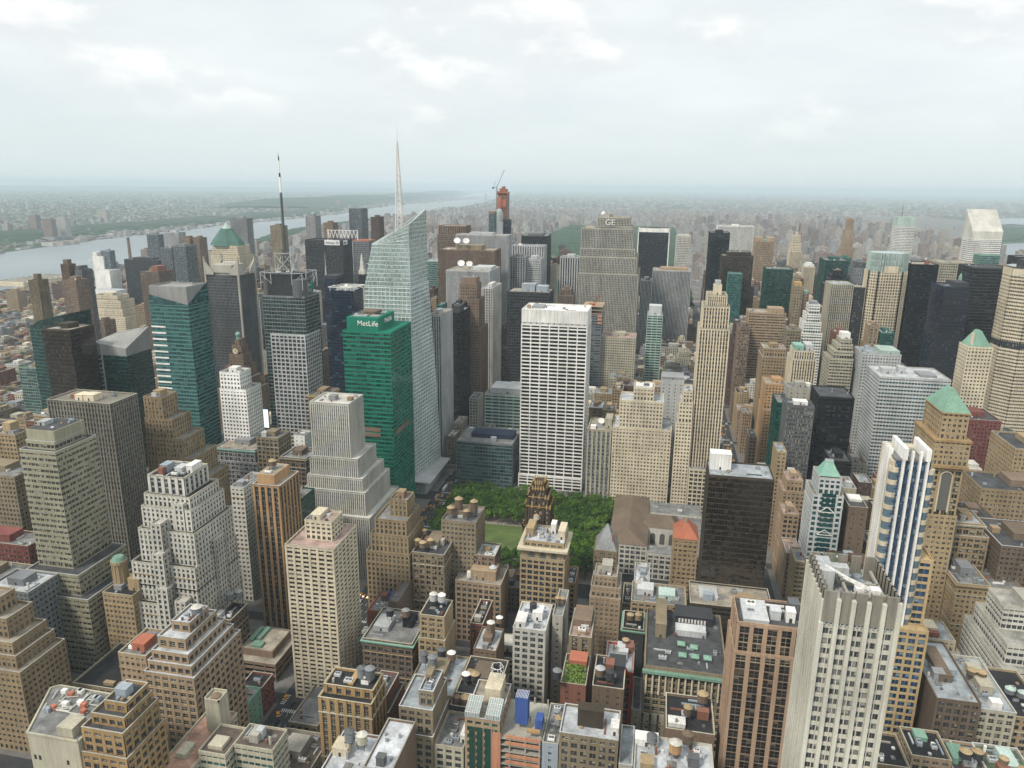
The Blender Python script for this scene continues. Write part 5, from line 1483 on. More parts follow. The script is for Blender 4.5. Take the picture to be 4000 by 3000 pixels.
# white slant-roofed tower
r = root_at('citi', 'office_tower', 'white banded tower with a huge slanted roof', 'tower', 506, 1584)
G, W = MB(), MB()
facade(W, G, 480.9, 534, 1560, 1608, 0, 222, 'hor', random.Random(21))
G.build('glazing', glass('dark'), r)
W.build('wall', wall('white'), r)
m = MB()
m.prism([(481, 1560.1), (534, 1560.1), (534, 1608), (481, 1608)], 222, [237.3, 237.3, 278, 278])
m.build('slanted_roof', wall('offwh'), r)
m = MB()
for i in range(24): m.bar((482 + i * 2.2, 1561, 238.2), (482 + i * 2.2, 1607, 277.6), .12)
for i in range(18): m.bar((482, 1561 + i * 2.7, 238.2 + i * 2.32), (533, 1561 + i * 2.7, 238.2 + i * 2.32), .12)
m.build('roof_seam', wall('ltgrey'), r)

# broad octagonal beige tower at the right edge
r = root_at('metlife200', 'office_tower', 'broad beige octagonal banded tower with a dark recess and an emblem at its corner', 'tower', 320, 880)
G, W = MB(), MB()
P8 = [(272, 866), (286, 850), (372, 850), (386, 866), (386, 890), (372, 906), (286, 906), (272, 890)]
G.prism([(329 + (x - 329) * .985, 878 + (y - 878) * .97) for x, y in P8], 0, 232, bay=1.7, fl=3.9)
for i in range(59):
    z = i * 3.9
    if 143 < z < 150: continue
    W.prism(P8, z, z + (1.9 if z < 222 else 3.88))
for i in range(8):
    p, q = P8[i], P8[(i + 1) % 8]
    L = math.hypot(q[0] - p[0], q[1] - p[1])
    nb = int(L / 1.7)
    for j in range(nb + 1):
        t = j / nb
        W.bar((p[0] + (q[0] - p[0]) * t, p[1] + (q[1] - p[1]) * t, 0), (p[0] + (q[0] - p[0]) * t, p[1] + (q[1] - p[1]) * t, 143), .2)
        W.bar((p[0] + (q[0] - p[0]) * t, p[1] + (q[1] - p[1]) * t, 150), (p[0] + (q[0] - p[0]) * t, p[1] + (q[1] - p[1]) * t, 231), .2)
G.build('glazing', glass('dark'), r)
W.build('wall', wall('cream'), r)
m = MB()
m.prism([(329 + (x - 329) * .8, 878 + (y - 878) * .75) for x, y in P8], 232, 239)
m.build('penthouse', wall('charcoal'), r)
m = MB()
for i in range(6):
    a, b_ = 2 * math.pi * i / 6, 2 * math.pi * (i + 2) / 6
    cxx, cyy = 279, 857.6
    def PP(t, rr=2.6): return (cxx + rr * math.cos(t) * .66, cyy - rr * math.cos(t) * .75 - .4, 224 + rr * math.sin(t))
    m.bar(PP(a), PP(b_), .28)
m.build('sign_emblem', wall('white'), r)

# octagonal tower with glass crown
r = root_at('m383', 'office_tower', 'cream octagonal tower with a glowing green glass crown', 'tower', 200, 1072)
G, W = MB(), MB()
def o8(s, e=0): return [(201 + s * a, 1073 + s * b_) for a, b_ in ((-25, -13), (-15, -23), (15, -23), (25, -13), (25, 13), (15, 23), (-15, 23), (-25, 13))]
G.prism(o8(.985), 0, 201.7, bay=3.1, fl=4.0)
for i in range(51):
    W.prism(o8(1.0), i * 4.0, i * 4.0 + 1.7)
for i in range(8):
    p, q = o8(1.005)[i], o8(1.005)[(i + 1) % 8]
    nb = max(1, int(math.hypot(q[0] - p[0], q[1] - p[1]) / 3.1))
    for j in range(nb + 1):
        t = j / nb
        W.bar((p[0] + (q[0] - p[0]) * t, p[1] + (q[1] - p[1]) * t, 0), (p[0] + (q[0] - p[0]) * t, p[1] + (q[1] - p[1]) * t, 205), .85)
G.build('glazing', glass('dark'), r)
W.build('wall', wall('cream'), r)
m = MB()
m.prism(o8(.93), 201.8, 229, bay=1.5, fl=9)
m.build('glass_crown', glass('pale'), r)
m = MB()
for i in range(8):
    p, q = o8(.94)[i], o8(.94)[(i + 1) % 8]
    for j in range(9):
        t = j / 9
        m.bar((p[0] + (q[0] - p[0]) * t, p[1] + (q[1] - p[1]) * t, 202), (p[0] + (q[0] - p[0]) * t, p[1] + (q[1] - p[1]) * t, 230), .3)
m.build('crown_mullion', wall('paleg'), r)
m = MB()
m.box(192, 210, 1049.3, 1050.6, 203, 212)
m.build('parapet_panel', wall('cream'), r)

# lantern of the tower over the avenue
r = B('helm', 'office_tower', 'dark-topped block with a pale green lantern turret beside the tan gridded tower', 'tower', 'punch', 'charcoal', 'dark', 'dk', boxes=[[255, 285, 985, 1010, 196]], cl=0, ph=[(.1, .9, .2, .9, 5, 'charcoal')])
m = MB()
m.cone(270, 996, 201, 207, 4, 3.6, 10)
m.cone(270, 996, 207, 214, 3.6, .2, 10)
m.build('lantern', wall('mint'), r)
r = root_at('helmroof', 'office_tower', 'cream ornamented tower with a steep green copper roof beside the beige octagonal tower', 'tower', 218, 785)
G, W = MB(), MB()
facade(W, G, 201, 224, 762, 786, 0, 160, 'punch', random.Random(31))
G.build('glazing', glass('dark'), r)
W.build('wall', wall('cream'), r)
m = MB()
m.prism([(202, 763), (223, 763), (223, 785), (202, 785)], 160, 176, top=[(211, 770), (214, 770), (214, 779), (211, 779)])
m.build('copper_roof', wall('mint'), r)
m = MB()
m.box(204, 206, 764, 767, 160, 174)
m.build('chimney_stack', wall('cream'), r)

# tan tower with green pyramid roof
r = root_at('merc', 'office_tower', 'tan brick tower with a tall arched window and a bright green pyramid roof', 'tower', 90, 488)
G, W = MB(), MB()
rd = random.Random(41)
facade(W, G, 77.5, 98.5, 466, 506, 0, 100, 'punch', rd)
facade(W, G, 78.3, 97.7, 467, 505, 100, 136, 'gridw', rd)
facade(W, G, 77, 99, 465.6, 506, 136, 153, 'punch', rd)
facade(W, G, 80.2, 96.6, 469, 502, 153, 171, 'punch', rd, parap=.3)
G.build('glazing', glass('warm'), r)
W.build('wall', wall('tan2'), r)
m = MB()
m.box(76.2, 99.8, 464.8, 507, 134.5, 136.2, bottom=True)
m.box(76.4, 99.6, 465, 507, 152.4, 153.8, bottom=True)
m.box(79.6, 97.2, 468.4, 502.6, 170.6, 171.6, bottom=True)
m.build('cornice', wall('ochre'), r)
m = MB()
m.prism([(80, 468.8), (96.8, 468.8), (96.8, 502.2), (80, 502.2)], 171.6, 184.5, top=[(87.6, 480), (89.2, 480), (89.2, 491), (87.6, 491)])
for i in range(8):
    m.bar((80 + i * 2.4, 468.8, 171.8), (87.7 + i * .2, 480, 184.6), .1)
m.build('pyramid_roof', wall('mint'), r)
m = MB()
n = 10
arc = [(88 + 3.2 * math.cos(math.pi * i / n), 466.9, 128 + 3.2 * math.sin(math.pi * i / n)) for i in range(n + 1)]
m.poly([(91.2, 466.9, 104)] + arc + [(84.8, 466.9, 104)])
m.build('arched_window', glass('dark'), r)
m = MB()
for dx in (-3.6, 3.6): m.box(88 + dx - .4, 88 + dx + .4, 466, 467.2, 103, 128)
for i in range(n): m.bar((88 + 3.7 * math.cos(math.pi * i / n), 466.6, 128 + 3.7 * math.sin(math.pi * i / n)), (88 + 3.7 * math.cos(math.pi * (i + 1) / n), 466.6, 128 + 3.7 * math.sin(math.pi * (i + 1) / n)), .4)
m.build('window_surround', wall('cream'), r)

# postmodern tower's teal roof and braces
r = ROOTS['f461']
m = MB()
m.prism([(16.6, 499), (30.8, 499), (30.8, 513), (16.6, 513)], 109.6, 119.5, top=[(21.4, 503.5), (26, 503.5), (26, 508), (21.4, 508)])
m.build('pyramid_roof', wall('copper'), r)
m = MB()
for p, q in (((21.3, 503.4), (26.1, 503.4)), ((26.1, 503.4), (26.1, 508.1)), ((26.1, 508.1), (21.3, 508.1)), ((21.3, 508.1), (21.3, 503.4))): m.bar((*p, 119.8), (*q, 119.8), .4)
m.build('roof_rim', wall('ltgrey'), r)
m = MB()
for z in (88, 70, 52, 34):
    m.bar((18.5, 493.6, z - 4), (23.5, 493.6, z), .35)
    m.bar((23.5, 493.6, z), (28.5, 493.6, z - 4), .35)
    m.bar((18.5, 493.6, z - 4.2), (28.5, 493.6, z - 4.2), .35)
m.build('cross_brace', wall('white'), r)
m = MB()
for i in range(22): m.box(19, 28.5, 493.55, 494.05, 14 + i * 3.9, 16.4 + i * 3.9)
m.build('window_band', glass('teal'), r)

# white fins over blue glass
r = root_at('f425', 'apartment_tower', 'slender tower with tall white fins, blue glass and cream rounded corner bays', 'tower', 22, 346)
G, W, Y_, C_ = MB(), MB(), MB(), MB()
x0, x1, y0, y1 = 12.5, 31.5, 335, 358
G.box(x0 + 1.5, x1 - 1.5, y0 + 1.2, y1 - 1, 0, 182, bay=1.6, fl=3.4)
for i in range(53):
    C_.box(x0 + 1.2, x1 - 1.2, y0 + .9, y1 - .8, i * 3.4, i * 3.4 + .9)
for x in (17.2, 20.9, 24.6, 28.2): W.box(x - .5, x + .5, y0 - .6, y0 + 1.3, 90, 187.5)
for x in (16.2, 19.9, 23.6, 27.2): W.box(x - .6, x + .6, y0 - .9, y0 + 1.3, 0, 89)
for y in (343, 346.2, 349.4, 352.6): W.box(x0 - .4, x0 + 1.6, y - .5, y + .5, 0, 186)
W.box(16.4, 18.4, y0 - .8, y1 - 3, 183, 189)
W.box(26.8, 28.8, y0 - .8, y1 - 3, 183, 189)
Y_.box(x0, 16.2, y0 + 2, y0 + 7.5, 0, 181)
Y_.box(28.9, x1, y0 + 2, y0 + 7.5, 0, 178)
Y_.box(x0 + .3, x1 - .3, y1 - 6, y1 + .2, 0, 184)
B_ = MB()
for i in range(26):
    z = 4 + i * 6.7
    if z > 172: break
    for cx_, s in ((14.3, -1), (30.2, 1)):
        B_ = MB()
        B_.cone(cx_, y0 + 3.2, z, z + 4.2, 2.4, 2.4, 12)
        B_.build('bay_window', glass('blue'), r)
        Y_.cone(cx_, y0 + 3.2, z + 4.2, z + 6.7, 2.6, 2.6, 12)
G.build('glazing', glass('blue'), r)
C_.build('floor_band', wall('bluegr'), r)
W.build('fin', wall('white'), r)
Y_.build('corner_bay', wall('cream'), r)
m = MB()
m.box(x0 + 1, x1 - 1, y0 + 1, y1 - 1, 182, 183)
m.build('roof', roofm('grey'), r)
G, W = MB(), MB()
facade(W, G, 31.8, 39.5, 338, 356, 0, 128, 'gridw', random.Random(3))
facade(W, G, 25, 39.9, 330, 337, 0, 92, 'gridw', random.Random(4))
W.build('podium_wall', wall('ytan'), r)
G.build('podium_glazing', glass('blue'), r)

# pale finned tower with a crenellated crown, and its roof crane
r = root_at('f400', 'hotel_tower', 'tall pale stone tower of white fins with a crenellated crown, nearest on the right', 'tower', -41, 188)
G, W, C_, T_ = MB(), MB(), MB(), MB()
x0, x1, y0, y1 = -52.1, -30.6, 175, 201
G.box(x0 + .9, x1 - .9, y0 + .9, y1 - .9, 0, 184, bay=2.2, fl=3.5)
for i in range(53):
    C_.box(x0 + .55, x1 - .55, y0 + .55, y1 - .55, i * 3.5, i * 3.5 + 1.35)
nS = 10
for i in range(nS + 1):
    x = x0 + .9 + (x1 - x0 - 1.8) * i / nS
    if i % 2 == 0: C_.box(x - .22, x + .22, y0 + .45, y0 + 1, 0, 184)
    else: C_.box(x - .14, x + .14, y0 + .5, y0 + 1, 0, 184)
for i in range(4):
    x = x0 + 4.4 + i * 4.25
    T_.box(x - .62, x + .62, y0 - .55, y0 + 1.1, 0, 192.2)
nW = 9
for i in range(nW):
    y = y0 + .8 + i * 3.05
    for x, s in ((x0, -1), (x1, 1)):
        T_.box(x - .42, x + .42, y - .45, y + .45, 0, 191.5)
        if i < nW - 1:
            zz = 0
            for q in range(26):
                C_.box(x - .1 if s < 0 else x - .7, x + .7 if s < 0 else x + .1, y + .9, y + 2.2, q * 7 + (3.5 if i & 1 else 0), q * 7 + 3.4 + (3.5 if i & 1 else 0))
T_.box(x0 - .5, x0 + .8, y0 - .4, y0 + .9, 0, 184)
T_.box(x1 - .8, x1 + .5, y0 - .4, y0 + .9, 0, 193)
G.build('glazing', glass('grey'), r)
C_.build('wall', wall('finst'), r)
T_.build('fin', wall('finst'), r)
m = MB()      # crenellated crown: tall blank panels between the fins
for i in range(5):
    xa = x0 + (0.2 if i == 0 else 4.4 + (i - 1) * 4.25 + .62)
    xb = x0 + 4.4 + i * 4.25 - .62 if i < 4 else x1 - .3
    m.box(xa, xb, y0 + .2, y0 + .8, 184, 194.6)
    m.box(xa, xa + .3, y0 + .8, y0 + 2, 184, 194.6)
    m.box(xb - .3, xb, y0 + .8, y0 + 2, 184, 194.6)
    m.box(xa, xb, y1 - .8, y1 - .2, 184, 194.6)
for i in range(8):
    ya = y0 + 1.15 + i * 3.05
    for x in (x0 + .2, x1 - .8):
        m.box(x, x + .6, ya, ya + 2.5, 184, 194.6)
        m.box(x, x + (1.6 if x < -40 else .6), ya, ya + .3, 184, 194.6)
m.build('crown_panel', wall('taupe'), r)
m = MB()
m.box(x0 + .9, x1 - .9, y0 + .9, y1 - .9, 184.02, 186)
m.box(x0 + 1.6, x0 + 6, y1 - 12, y1 - 1.5, 186, 194)
m.box(x0 + 6.2, x0 + 12, y1 - 5, y1 - 1.5, 186, 192)
m.build('roof_deck', wall('ltgrey'), r)
m = MB()
for (x, y) in ((-41, 195), (-37.6, 195), (-41, 191.6), (-37.6, 191.6)):
    m.cone(x, y, 186, 189, 1.5, 1.3, 16)
    m.cone(x, y, 189, 190.4, 1.3, 1.55, 16, cap=False)
    m.cone(x, y, 189.2, 189.4, 1.2, 1.2, 12)
m.build('cooling_tower', wall('steel'), r)
m = MB()
m.box(-44, -33, 180, 181, 186, 192)
m.box(-44, -43.2, 181, 198, 190, 191)
m.box(-33.6, -32.8, 181, 198, 190, 191)
m.box(-44, -33, 188.6, 189.4, 190, 191)
m.build('roof_wall', wall('concrete'), r)
c = thing('cleaning_crane', 'white window-cleaning crane arm lying folded on the pale finned tower', 'crane', (-40, 184, 186))
m = MB()
m.bar((-48.5, 192.5, 194.2), (-37.2, 180.8, 192.8), .42)
m.bar((-44, 187, 193.6), (-36.4, 179.6, 193.4), .65)
m.build('boom', wall('white'), c)
m = MB()
m.cone(-39.4, 184, 186, 192, .8, .7, 10)
m.box(-41.5, -38.5, 181.5, 184, 191, 193)
m.box(-38, -35.2, 178.6, 181.4, 191.6, 194.4)
m.build('crane_base', wall('white'), c)
m = MB()
for i in range(18):
    x = x0 + 1.2 + i * 1.15
    m.cone(x, y0 + .1, 183.6, 184.2, .28, .02, 6)
m.build('floodlight', wall('steel'), r)

# black and gold gothic tower
r = root_at('amrad', 'office_tower', 'black brick gothic tower with gilded pinnacles at the edge of the park', 'tower', -183, 457)
G, W = MB(), MB()
rd = random.Random(51)
facade(W, G, -193.2, -172.2, 447, 468, 0, 73, 'vertw', rd)
facade(W, G, -192, -173.4, 448, 467, 73, 88, 'vertw', rd)
facade(W, G, -190.5, -175, 449, 466, 88, 95, 'vertw', rd)
facade(W, G, -188.6, -177, 450.5, 464, 95, 101, 'vert', rd, parap=.4)
facade(W, G, -186.8, -178.8, 452, 462, 101, 104.5, 'vert', rd, parap=.3)
G.build('glazing', glass('warm'), r)
W.build('wall', wall('brown'), r)
m = MB()
for (a, b_, c_, d_, z, n) in ((-193.2, -172.2, 447, 468, 73, 7), (-192, -173.4, 448, 467, 88, 7), (-190.5, -175, 449, 466, 95, 7), (-188.6, -177, 450.5, 464, 101, 6), (-186.8, -178.8, 452, 462, 104.5, 5)):
    for i in range(n + 1):
        t = i / n
        for (x, y) in ((a + (b_ - a) * t, c_), (a + (b_ - a) * t, d_), (a, c_ + (d_ - c_) * t), (b_, c_ + (d_ - c_) * t)):
            if i % 2 and z < 100: continue
            m.box(x - .4, x + .4, y - .4, y + .4, z - 1.2, z + 1.2)
            m.prism([(x - .45, y - .45), (x + .45, y - .45), (x + .45, y + .45), (x - .45, y + .45)], z + 1.2, z + 2.6, top=[(x, y)] * 4, cap=False)
    m.box(a - .15, b_ + .15, c_ - .15, c_ + .2, z - .2, z + .2)
m.build('gilded_pinnacle', wall('gold'), r)

r = ROOTS['tanarch']
for x in (-180.5, -172.8, -165.1):
    m = MB()
    m.poly([(x + 2.1, 412.45, 60)] + [(x + 2.1 * math.cos(math.pi * i / 10), 412.45, 69 + 2.1 * math.sin(math.pi * i / 10)) for i in range(11)] + [(x - 2.1, 412.45, 60)])
    m.build('arched_window', glass('dark'), r)
m = MB()
m.box(-187.3, -158.3, 412.5, 413.2, 58.5, 73)
for x in (-184.4, -176.6, -169, -161.2): m.box(x - .5, x + .5, 411.9, 412.6, 58, 73)
m.build('arcade_wall', wall('tan2'), r)
m = MB()
m.box(-190, -155.6, 409.3, 441, 73, 74.6, bottom=True)
m.build('cornice', wall('cream'), r)

# library beside the park
r = root_at('library', 'library_building', 'low stone library with long hipped slate-brown roofs and round-arched courtyard windows', 'building', -95, 570)
W, G = MB(), MB()
facade(W, G, -134.5, -103, 524, 624, 0, 26, 'gridw', random.Random(61))
facade(W, G, -102.8, -56, 596, 620, 0, 24, 'gridw', random.Random(62))
facade(W, G, -102.8, -78, 560, 588, 0, 26, 'gridw', random.Random(63))
facade(W, G, -77.5, -56, 520, 595, 0, 22, 'gridw', random.Random(64))
facade(W, G, -102.8, -78, 520, 534, 0, 22, 'gridw', random.Random(65))
W.build('wall', wall('offwh'), r)
G.build('glazing', glass('grey'), r)
m = MB()
def hip(x0, x1, y0, y1, z0, z1, ins, ridge='y'):
    cx_, cy_ = (x0 + x1) / 2, (y0 + y1) / 2
    if ridge == 'y': tp = [(cx_ - .4, y0 + ins), (cx_ + .4, y0 + ins), (cx_ + .4, y1 - ins), (cx_ - .4, y1 - ins)]
    else: tp = [(x0 + ins, cy_ - .4), (x1 - ins, cy_ - .4), (x1 - ins, cy_ + .4), (x0 + ins, cy_ + .4)]
    m.prism([(x0, y0), (x1, y0), (x1, y1), (x0, y1)], z0, z1, top=tp)
hip(-134.8, -102.8, 523.6, 624.4, 27.2, 34, 14)
hip(-110, -77.6, 559.6, 588.4, 27.1, 33.4, 6, 'x')
m.build('hipped_roof', wall('roofbr'), r)
m = MB()
m.box(-102.6, -56.4, 596.4, 619.6, 25.2, 25.6)
m.box(-77.2, -56.4, 520.4, 594.6, 23.2, 23.6)
m.box(-102.4, -78.4, 520.4, 533.6, 23.2, 23.6)
m.build('flat_roof', roofm('grey'), r)
m = MB()
n = 10
for x in (-98.5, -90.5, -82.5):
    m.poly([(x + 2.2, 559.75, 12)] + [(x + 2.2 * math.cos(math.pi * i / n), 559.75, 20 + 2.2 * math.sin(math.pi * i / n)) for i in range(n + 1)] + [(x - 2.2, 559.75, 12)])
m.build('arched_window', glass('dark'), r)
m = MB()
m.box(-103, -77.8, 559.8, 560.2, 4, 27)
m.build('court_wall', wall('offwh'), r)
clutter(r, -100, -60, 600, 618, 25.6, 8, random.Random(66))

r = B('conebld', 'club_building', 'tan building with a tall grey cone-like slate roof beside the library', 'building', 'punch', 'sand', 'warm', 'grey', boxes=[[-142.5, -125, 470, 496, 46]], cl=1, ph=[])
m = MB()
m.prism([(-142, 471), (-125.4, 471), (-125.4, 495), (-142, 495)], 46.5, 62, top=[(-134.4, 484), (-133.2, 484), (-133.2, 486), (-134.4, 486)])
m.build('slate_roof', wall('grey'), r)
m = MB()
m.box(-129.5, -127.8, 476, 478.5, 46, 58)
m.build('chimney_stack', wall('brick'), r)
r = B('redroof', 'club_building', 'tan brick building with a red tiled pyramid roof and green ridge ornament', 'building', 'punch', 'tan2', 'warm', 'grey', boxes=[[-84.5, -66.5, 474, 498, 60]], cl=0, ph=[])
m = MB()
m.prism([(-84.8, 473.6), (-66.2, 473.6), (-66.2, 498.4), (-84.8, 498.4)], 61.2, 71, top=[(-76.5, 483), (-74.8, 483), (-74.8, 490), (-76.5, 490)])
m.build('tiled_roof', wall('redtile'), r)
m = MB()
m.cone(-75.6, 483, 70.5, 73.5, .7, .1, 6)
m.bar((-75.6, 483, 71), (-75.6, 490, 71.2), .3)
m.build('ridge_ornament', wall('mint'), r)

# turret, glasshouse roofs, gable, tall chimney
r = ROOTS['c1d']
m = MB()
m.cone(-436.5, 334, 58, 76, 4.6, 4.3, 16)
m.cone(-436.5, 334, 74.5, 76.5, 5, 5, 16)
for i in range(12):
    t = 2 * math.pi * i / 12
    m.box(-436.5 + 4.5 * math.cos(t) - .25, -436.5 + 4.5 * math.cos(t) + .25, 334 + 4.5 * math.sin(t) - .25, 334 + 4.5 * math.sin(t) + .25, 58, 74)
m.build('turret', wall('tan2'), r)
m = MB()
m.cone(-436.5, 334, 76.5, 79, 4.6, 3.2, 16)
m.build('turret_dome', wall('mint'), r)
r = ROOTS['c2grn']
for xa, xb in ((-184.4, -177.6), (-174.2, -167.6)):
    m = MB()
    m.prism([(xa, 251.2), (xb, 251.2), (xb, 260), (xa, 260)], 67.2, [69.6, 69.6, 72.4, 72.4], bay=1.1, fl=2)
    m.build('glasshouse', glass('pale'), r)
    m = MB()
    for i in range(7):
        x = xa + (xb - xa) * i / 6
        m.bar((x, 251.1, 67.2), (x, 251.1, 69.7), .14)
        m.bar((x, 251.1, 69.75), (x, 260, 72.5), .14)
    for t in (0, .33, .66, 1): m.bar((xa, 251.1 + 8.9 * t, 69.75 + 2.75 * t), (xb, 251.1 + 8.9 * t, 69.75 + 2.75 * t), .12)
    m.build('glasshouse_frame', wall('white'), r)
m = MB()
P5 = [(-173 + 3.2 * math.cos(2 * math.pi * i / 5), 270 + 3.2 * math.sin(2 * math.pi * i / 5)) for i in range(5)]
for i in range(5):
    p, q = P5[i], P5[(i + 1) % 5]
    m.bar((*p, 75), (*p, 83), .16)
    for z in (79, 83): m.bar((*p, z), (*q, z), .16)
m.build('roof_frame', wall('white'), r)
m = MB()
for x in (-181.2, -177.4, -173.4, -170.2)[:3]:
    m.box(x - 1.2, x + 1.5, 250.6, 251.1, 6, 62)
m.build('green_window_strip', glass('green'), r)
r = ROOTS['c3red']
m = MB()
prof = [(-124, 43.5), (-107.4, 43.5), (-107.4, 45), (-110.5, 45.6), (-111.5, 48), (-113.5, 48.6), (-115.7, 50), (-118, 48.6), (-120, 48), (-121, 45.6), (-124, 45)]
m.poly([(x, 330.9, z) for x, z in prof])
m.poly([(x, 331.7, z) for x, z in prof[::-1]])
for i in range(len(prof)):
    p, q = prof[i], prof[(i + 1) % len(prof)]
    m.quad((p[0], 330.9, p[1]), (q[0], 330.9, q[1]), (q[0], 331.7, q[1]), (p[0], 331.7, p[1]))
m.build('gable', wall('red'), r)
r = ROOTS['lt']
m = MB()
for i in range(13):
    x = -100 + i * 3.6
    m.cone(x, 330.2, 34, 46.5, .55, .5, 10)
m.build('column', wall('cream'), r)
m = MB()
m.box(-102.4, -55, 329, 331, 47.5, 49.2, bottom=True)
for i in range(46): m.prism([(-102 + i, 329.3), (-101.4 + i, 329.3), (-101.4 + i, 330), (-102 + i, 330)], 49.2, 50.2, top=[(-101.7 + i, 329.6)] * 4, cap=False)
m.build('green_cornice', wall('mint'), r)
for (x, y) in ((-82.5, 343), (-75.5, 343), (-68.5, 343), (-75.8, 352), (-83, 354)):
    m = MB()
    m.box(x, x + 4.6, y, y + 4.2, 51, 51.8)
    m.prism([(x, y), (x + 4.6, y), (x + 4.6, y + 4.2), (x, y + 4.2)], 51.8, 52.8, top=[(x + 2.1, y + 1.9), (x + 2.5, y + 1.9), (x + 2.5, y + 2.3), (x + 2.1, y + 2.3)])
    m.build('copper_skylight', wall('mint'), r)
m = MB()
m.box(-84, -66, 366, 374, 50, 54)
m.prism([(-83.6, 366.2), (-66.4, 366.2), (-66.4, 373.8), (-83.6, 373.8)], 54, 56, top=[(-83.6, 369.5), (-66.4, 369.5), (-66.4, 370.5), (-83.6, 370.5)])
m.build('roof_monitor', wall('ltgrey'), r)
m = MB()
m.box(-84, -62, 379, 391, 50, 55.5)
m.box(-84.5, -61.5, 378.5, 391.5, 55.5, 56, bottom=True)
m.build('attic_storey', wall('charcoal'), r)
m = MB()
for i in range(9): m.box(-82 + i * 1.9, -80.9 + i * 1.9, 378.7, 379, 51.4, 54)
m.build('attic_window', wall('white'), r)

r = thing('chimney', 'tall thin power-station chimney by the river', 'chimney', (-1718, 1994, 0))
m = MB()
m.cone(-1718, 1994, 0, 147, 6.5, 3.8, 16)
m.build('shaft', wall('rosebr'), r)
m = MB()
m.cone(-1718, 1994, 141, 148, 4.2, 4.0, 16)
m.build('cap', wall('dkgrey'), r)

r = ROOTS['c3gard']
m = MB()
rd = random.Random(71)
for i in range(420):
    x, y, z = rd.uniform(-144, -132.5), rd.uniform(300.5, 316), 56 + abs(rd.gauss(0, 1.1))
    a = Vector((rd.gauss(0, 1), rd.gauss(0, 1), rd.gauss(0, 1))).normalized()
    b_ = a.orthogonal().normalized() * .55
    a = a * .55
    m.quad((x - a.x, y - a.y, z - a.z), (x + b_.x, y + b_.y, z + b_.z), (x + a.x, y + a.y, z + a.z), (x - b_.x, y - b_.y, z - b_.z))
m.build('roof_garden', simple('garden_leaf', (.14, .24, .035), .8), r)
r = ROOTS['bloom']
m = MB()
m.cone(479, 2010, 247, 279, 1.2, .4, 6)
m.build('mast', wall('slate'), r)
r = ROOTS['c1i'] = root_at('c1i', 'apartment_building', 'white brick apartment hotel with blue-green window strips, roof terraces and a square chimney tower', 'building', -285, 222)
W, G = MB(), MB()
facade(W, G, -284, -264.5, 215, 229, 0, 63, 'hor', random.Random(81))
facade(W, G, -298, -284.4, 209, 227, 0, 62, 'hor', random.Random(82))
facade(W, G, -313, -297.4, 200, 240, 0, 58, 'apt', random.Random(83))
W.build('wall', wall('lime'), r)
G.build('glazing', glass('teal'), r)
m = MB()
m.box(-283.2, -265, 215.6, 228.4, 62.8, 63.05)
m.box(-297.5, -284.9, 209.6, 226.4, 61.8, 62.05)
m.build('roof', roofm('brown'), r)
m = MB()
m.box(-312.4, -297.9, 200.6, 239.4, 57.8, 58.05)
m.build('terrace', roofm('terra'), r)
m = MB()
m.box(-305.0, -297.5, 226.5, 234, 58, 75)
m.box(-305.3, -304.7, 226.2, 234.3, 75, 76.2)
m.box(-297.8, -297.2, 226.2, 234.3, 75, 76.2)
m.box(-305.3, -297.2, 226.2, 226.8, 75, 76.2)
m.box(-305.3, -297.2, 233.7, 234.3, 75, 76.2)
m.build('chimney_tower', wall('lime'), r)
m = MB()
m.cone(-301.2, 230.2, 73.4, 75.6, 2.9, 2.4, 16)
m.cone(-301.2, 230.2, 75.6, 76.3, 2.4, .4, 16)
m.build('tank_lid', wall('rosebr'), r)
m = MB()
m.box(-276, -272.8, 221, 224.5, 63, 68)
m.build('cooling_unit', wall('ltgrey'), r)
m = MB()
m.box(-309, -304, 208, 216, 58, 60.5)
m.box(-295, -288, 212, 219, 62, 64)
m.build('bulkhead', wall('lime'), r)
clutter(r, -283, -266, 217, 228, 63.05, 8, random.Random(84))
# bottom-left pair of foreground roofs
r = root_at('c1g', 'office_block', 'plain pale block whose grey angled roof is covered in white pipes and ducts', 'building', -345, 215)
W, G = MB(), MB()
P5 = [(-356, 180), (-331.5, 180), (-331.5, 208.5), (-366, 209), (-368.8, 206.5)]
W.prism(P5, 0, 86)
n = len(P5)
for i in range(n): W.bar((*P5[i], 86.4), (*P5[(i + 1) % n], 86.4), .55)
W.build('wall', wall('lime'), r)
m = MB()
m.poly([(345 * 0 + (x + 349) * .96 - 349, (y - 195) * .96 + 195, 86.2) for x, y in P5])
m.build('roof', roofm('grey'), r)
rd = random.Random(85)
for i in range(40):
    x, y = rd.uniform(-362, -338), rd.uniform(192, 206)
    m = MB()
    if rd.random() < .7:
        L = rd.uniform(3, 8)
        a = rd.choice((0, R(90), R(20), R(110)))
        L = min(L, 207 - y) if a > 1 else L
        m.bar((x, y, 86.9), (x + L * math.cos(a), y + L * math.sin(a), 86.9), .26)
        m.build('air_duct', wall('offwh'), r)
    else:
        m.box(x, x + 2.4, y, y + 2, 86.3, 88.3)
        m.build('cooling_unit', wall(rd.choice(['ltgrey', 'white', 'redtile', 'steel'])), r)
for i in range(9):
    for xx in (-354.5, -352.2, -338.5):
        G.box(xx, xx + 1.1, 179.9, 180.1, 8 + i * 8.2, 10.2 + i * 8.2, bay=1.1, fl=2.2)
G.build('glazing', glass('dark'), r)
m = MB()
m.box(-342, -334.5, 181, 189, 86, 91)
m.build('penthouse', wall('lime'), r)

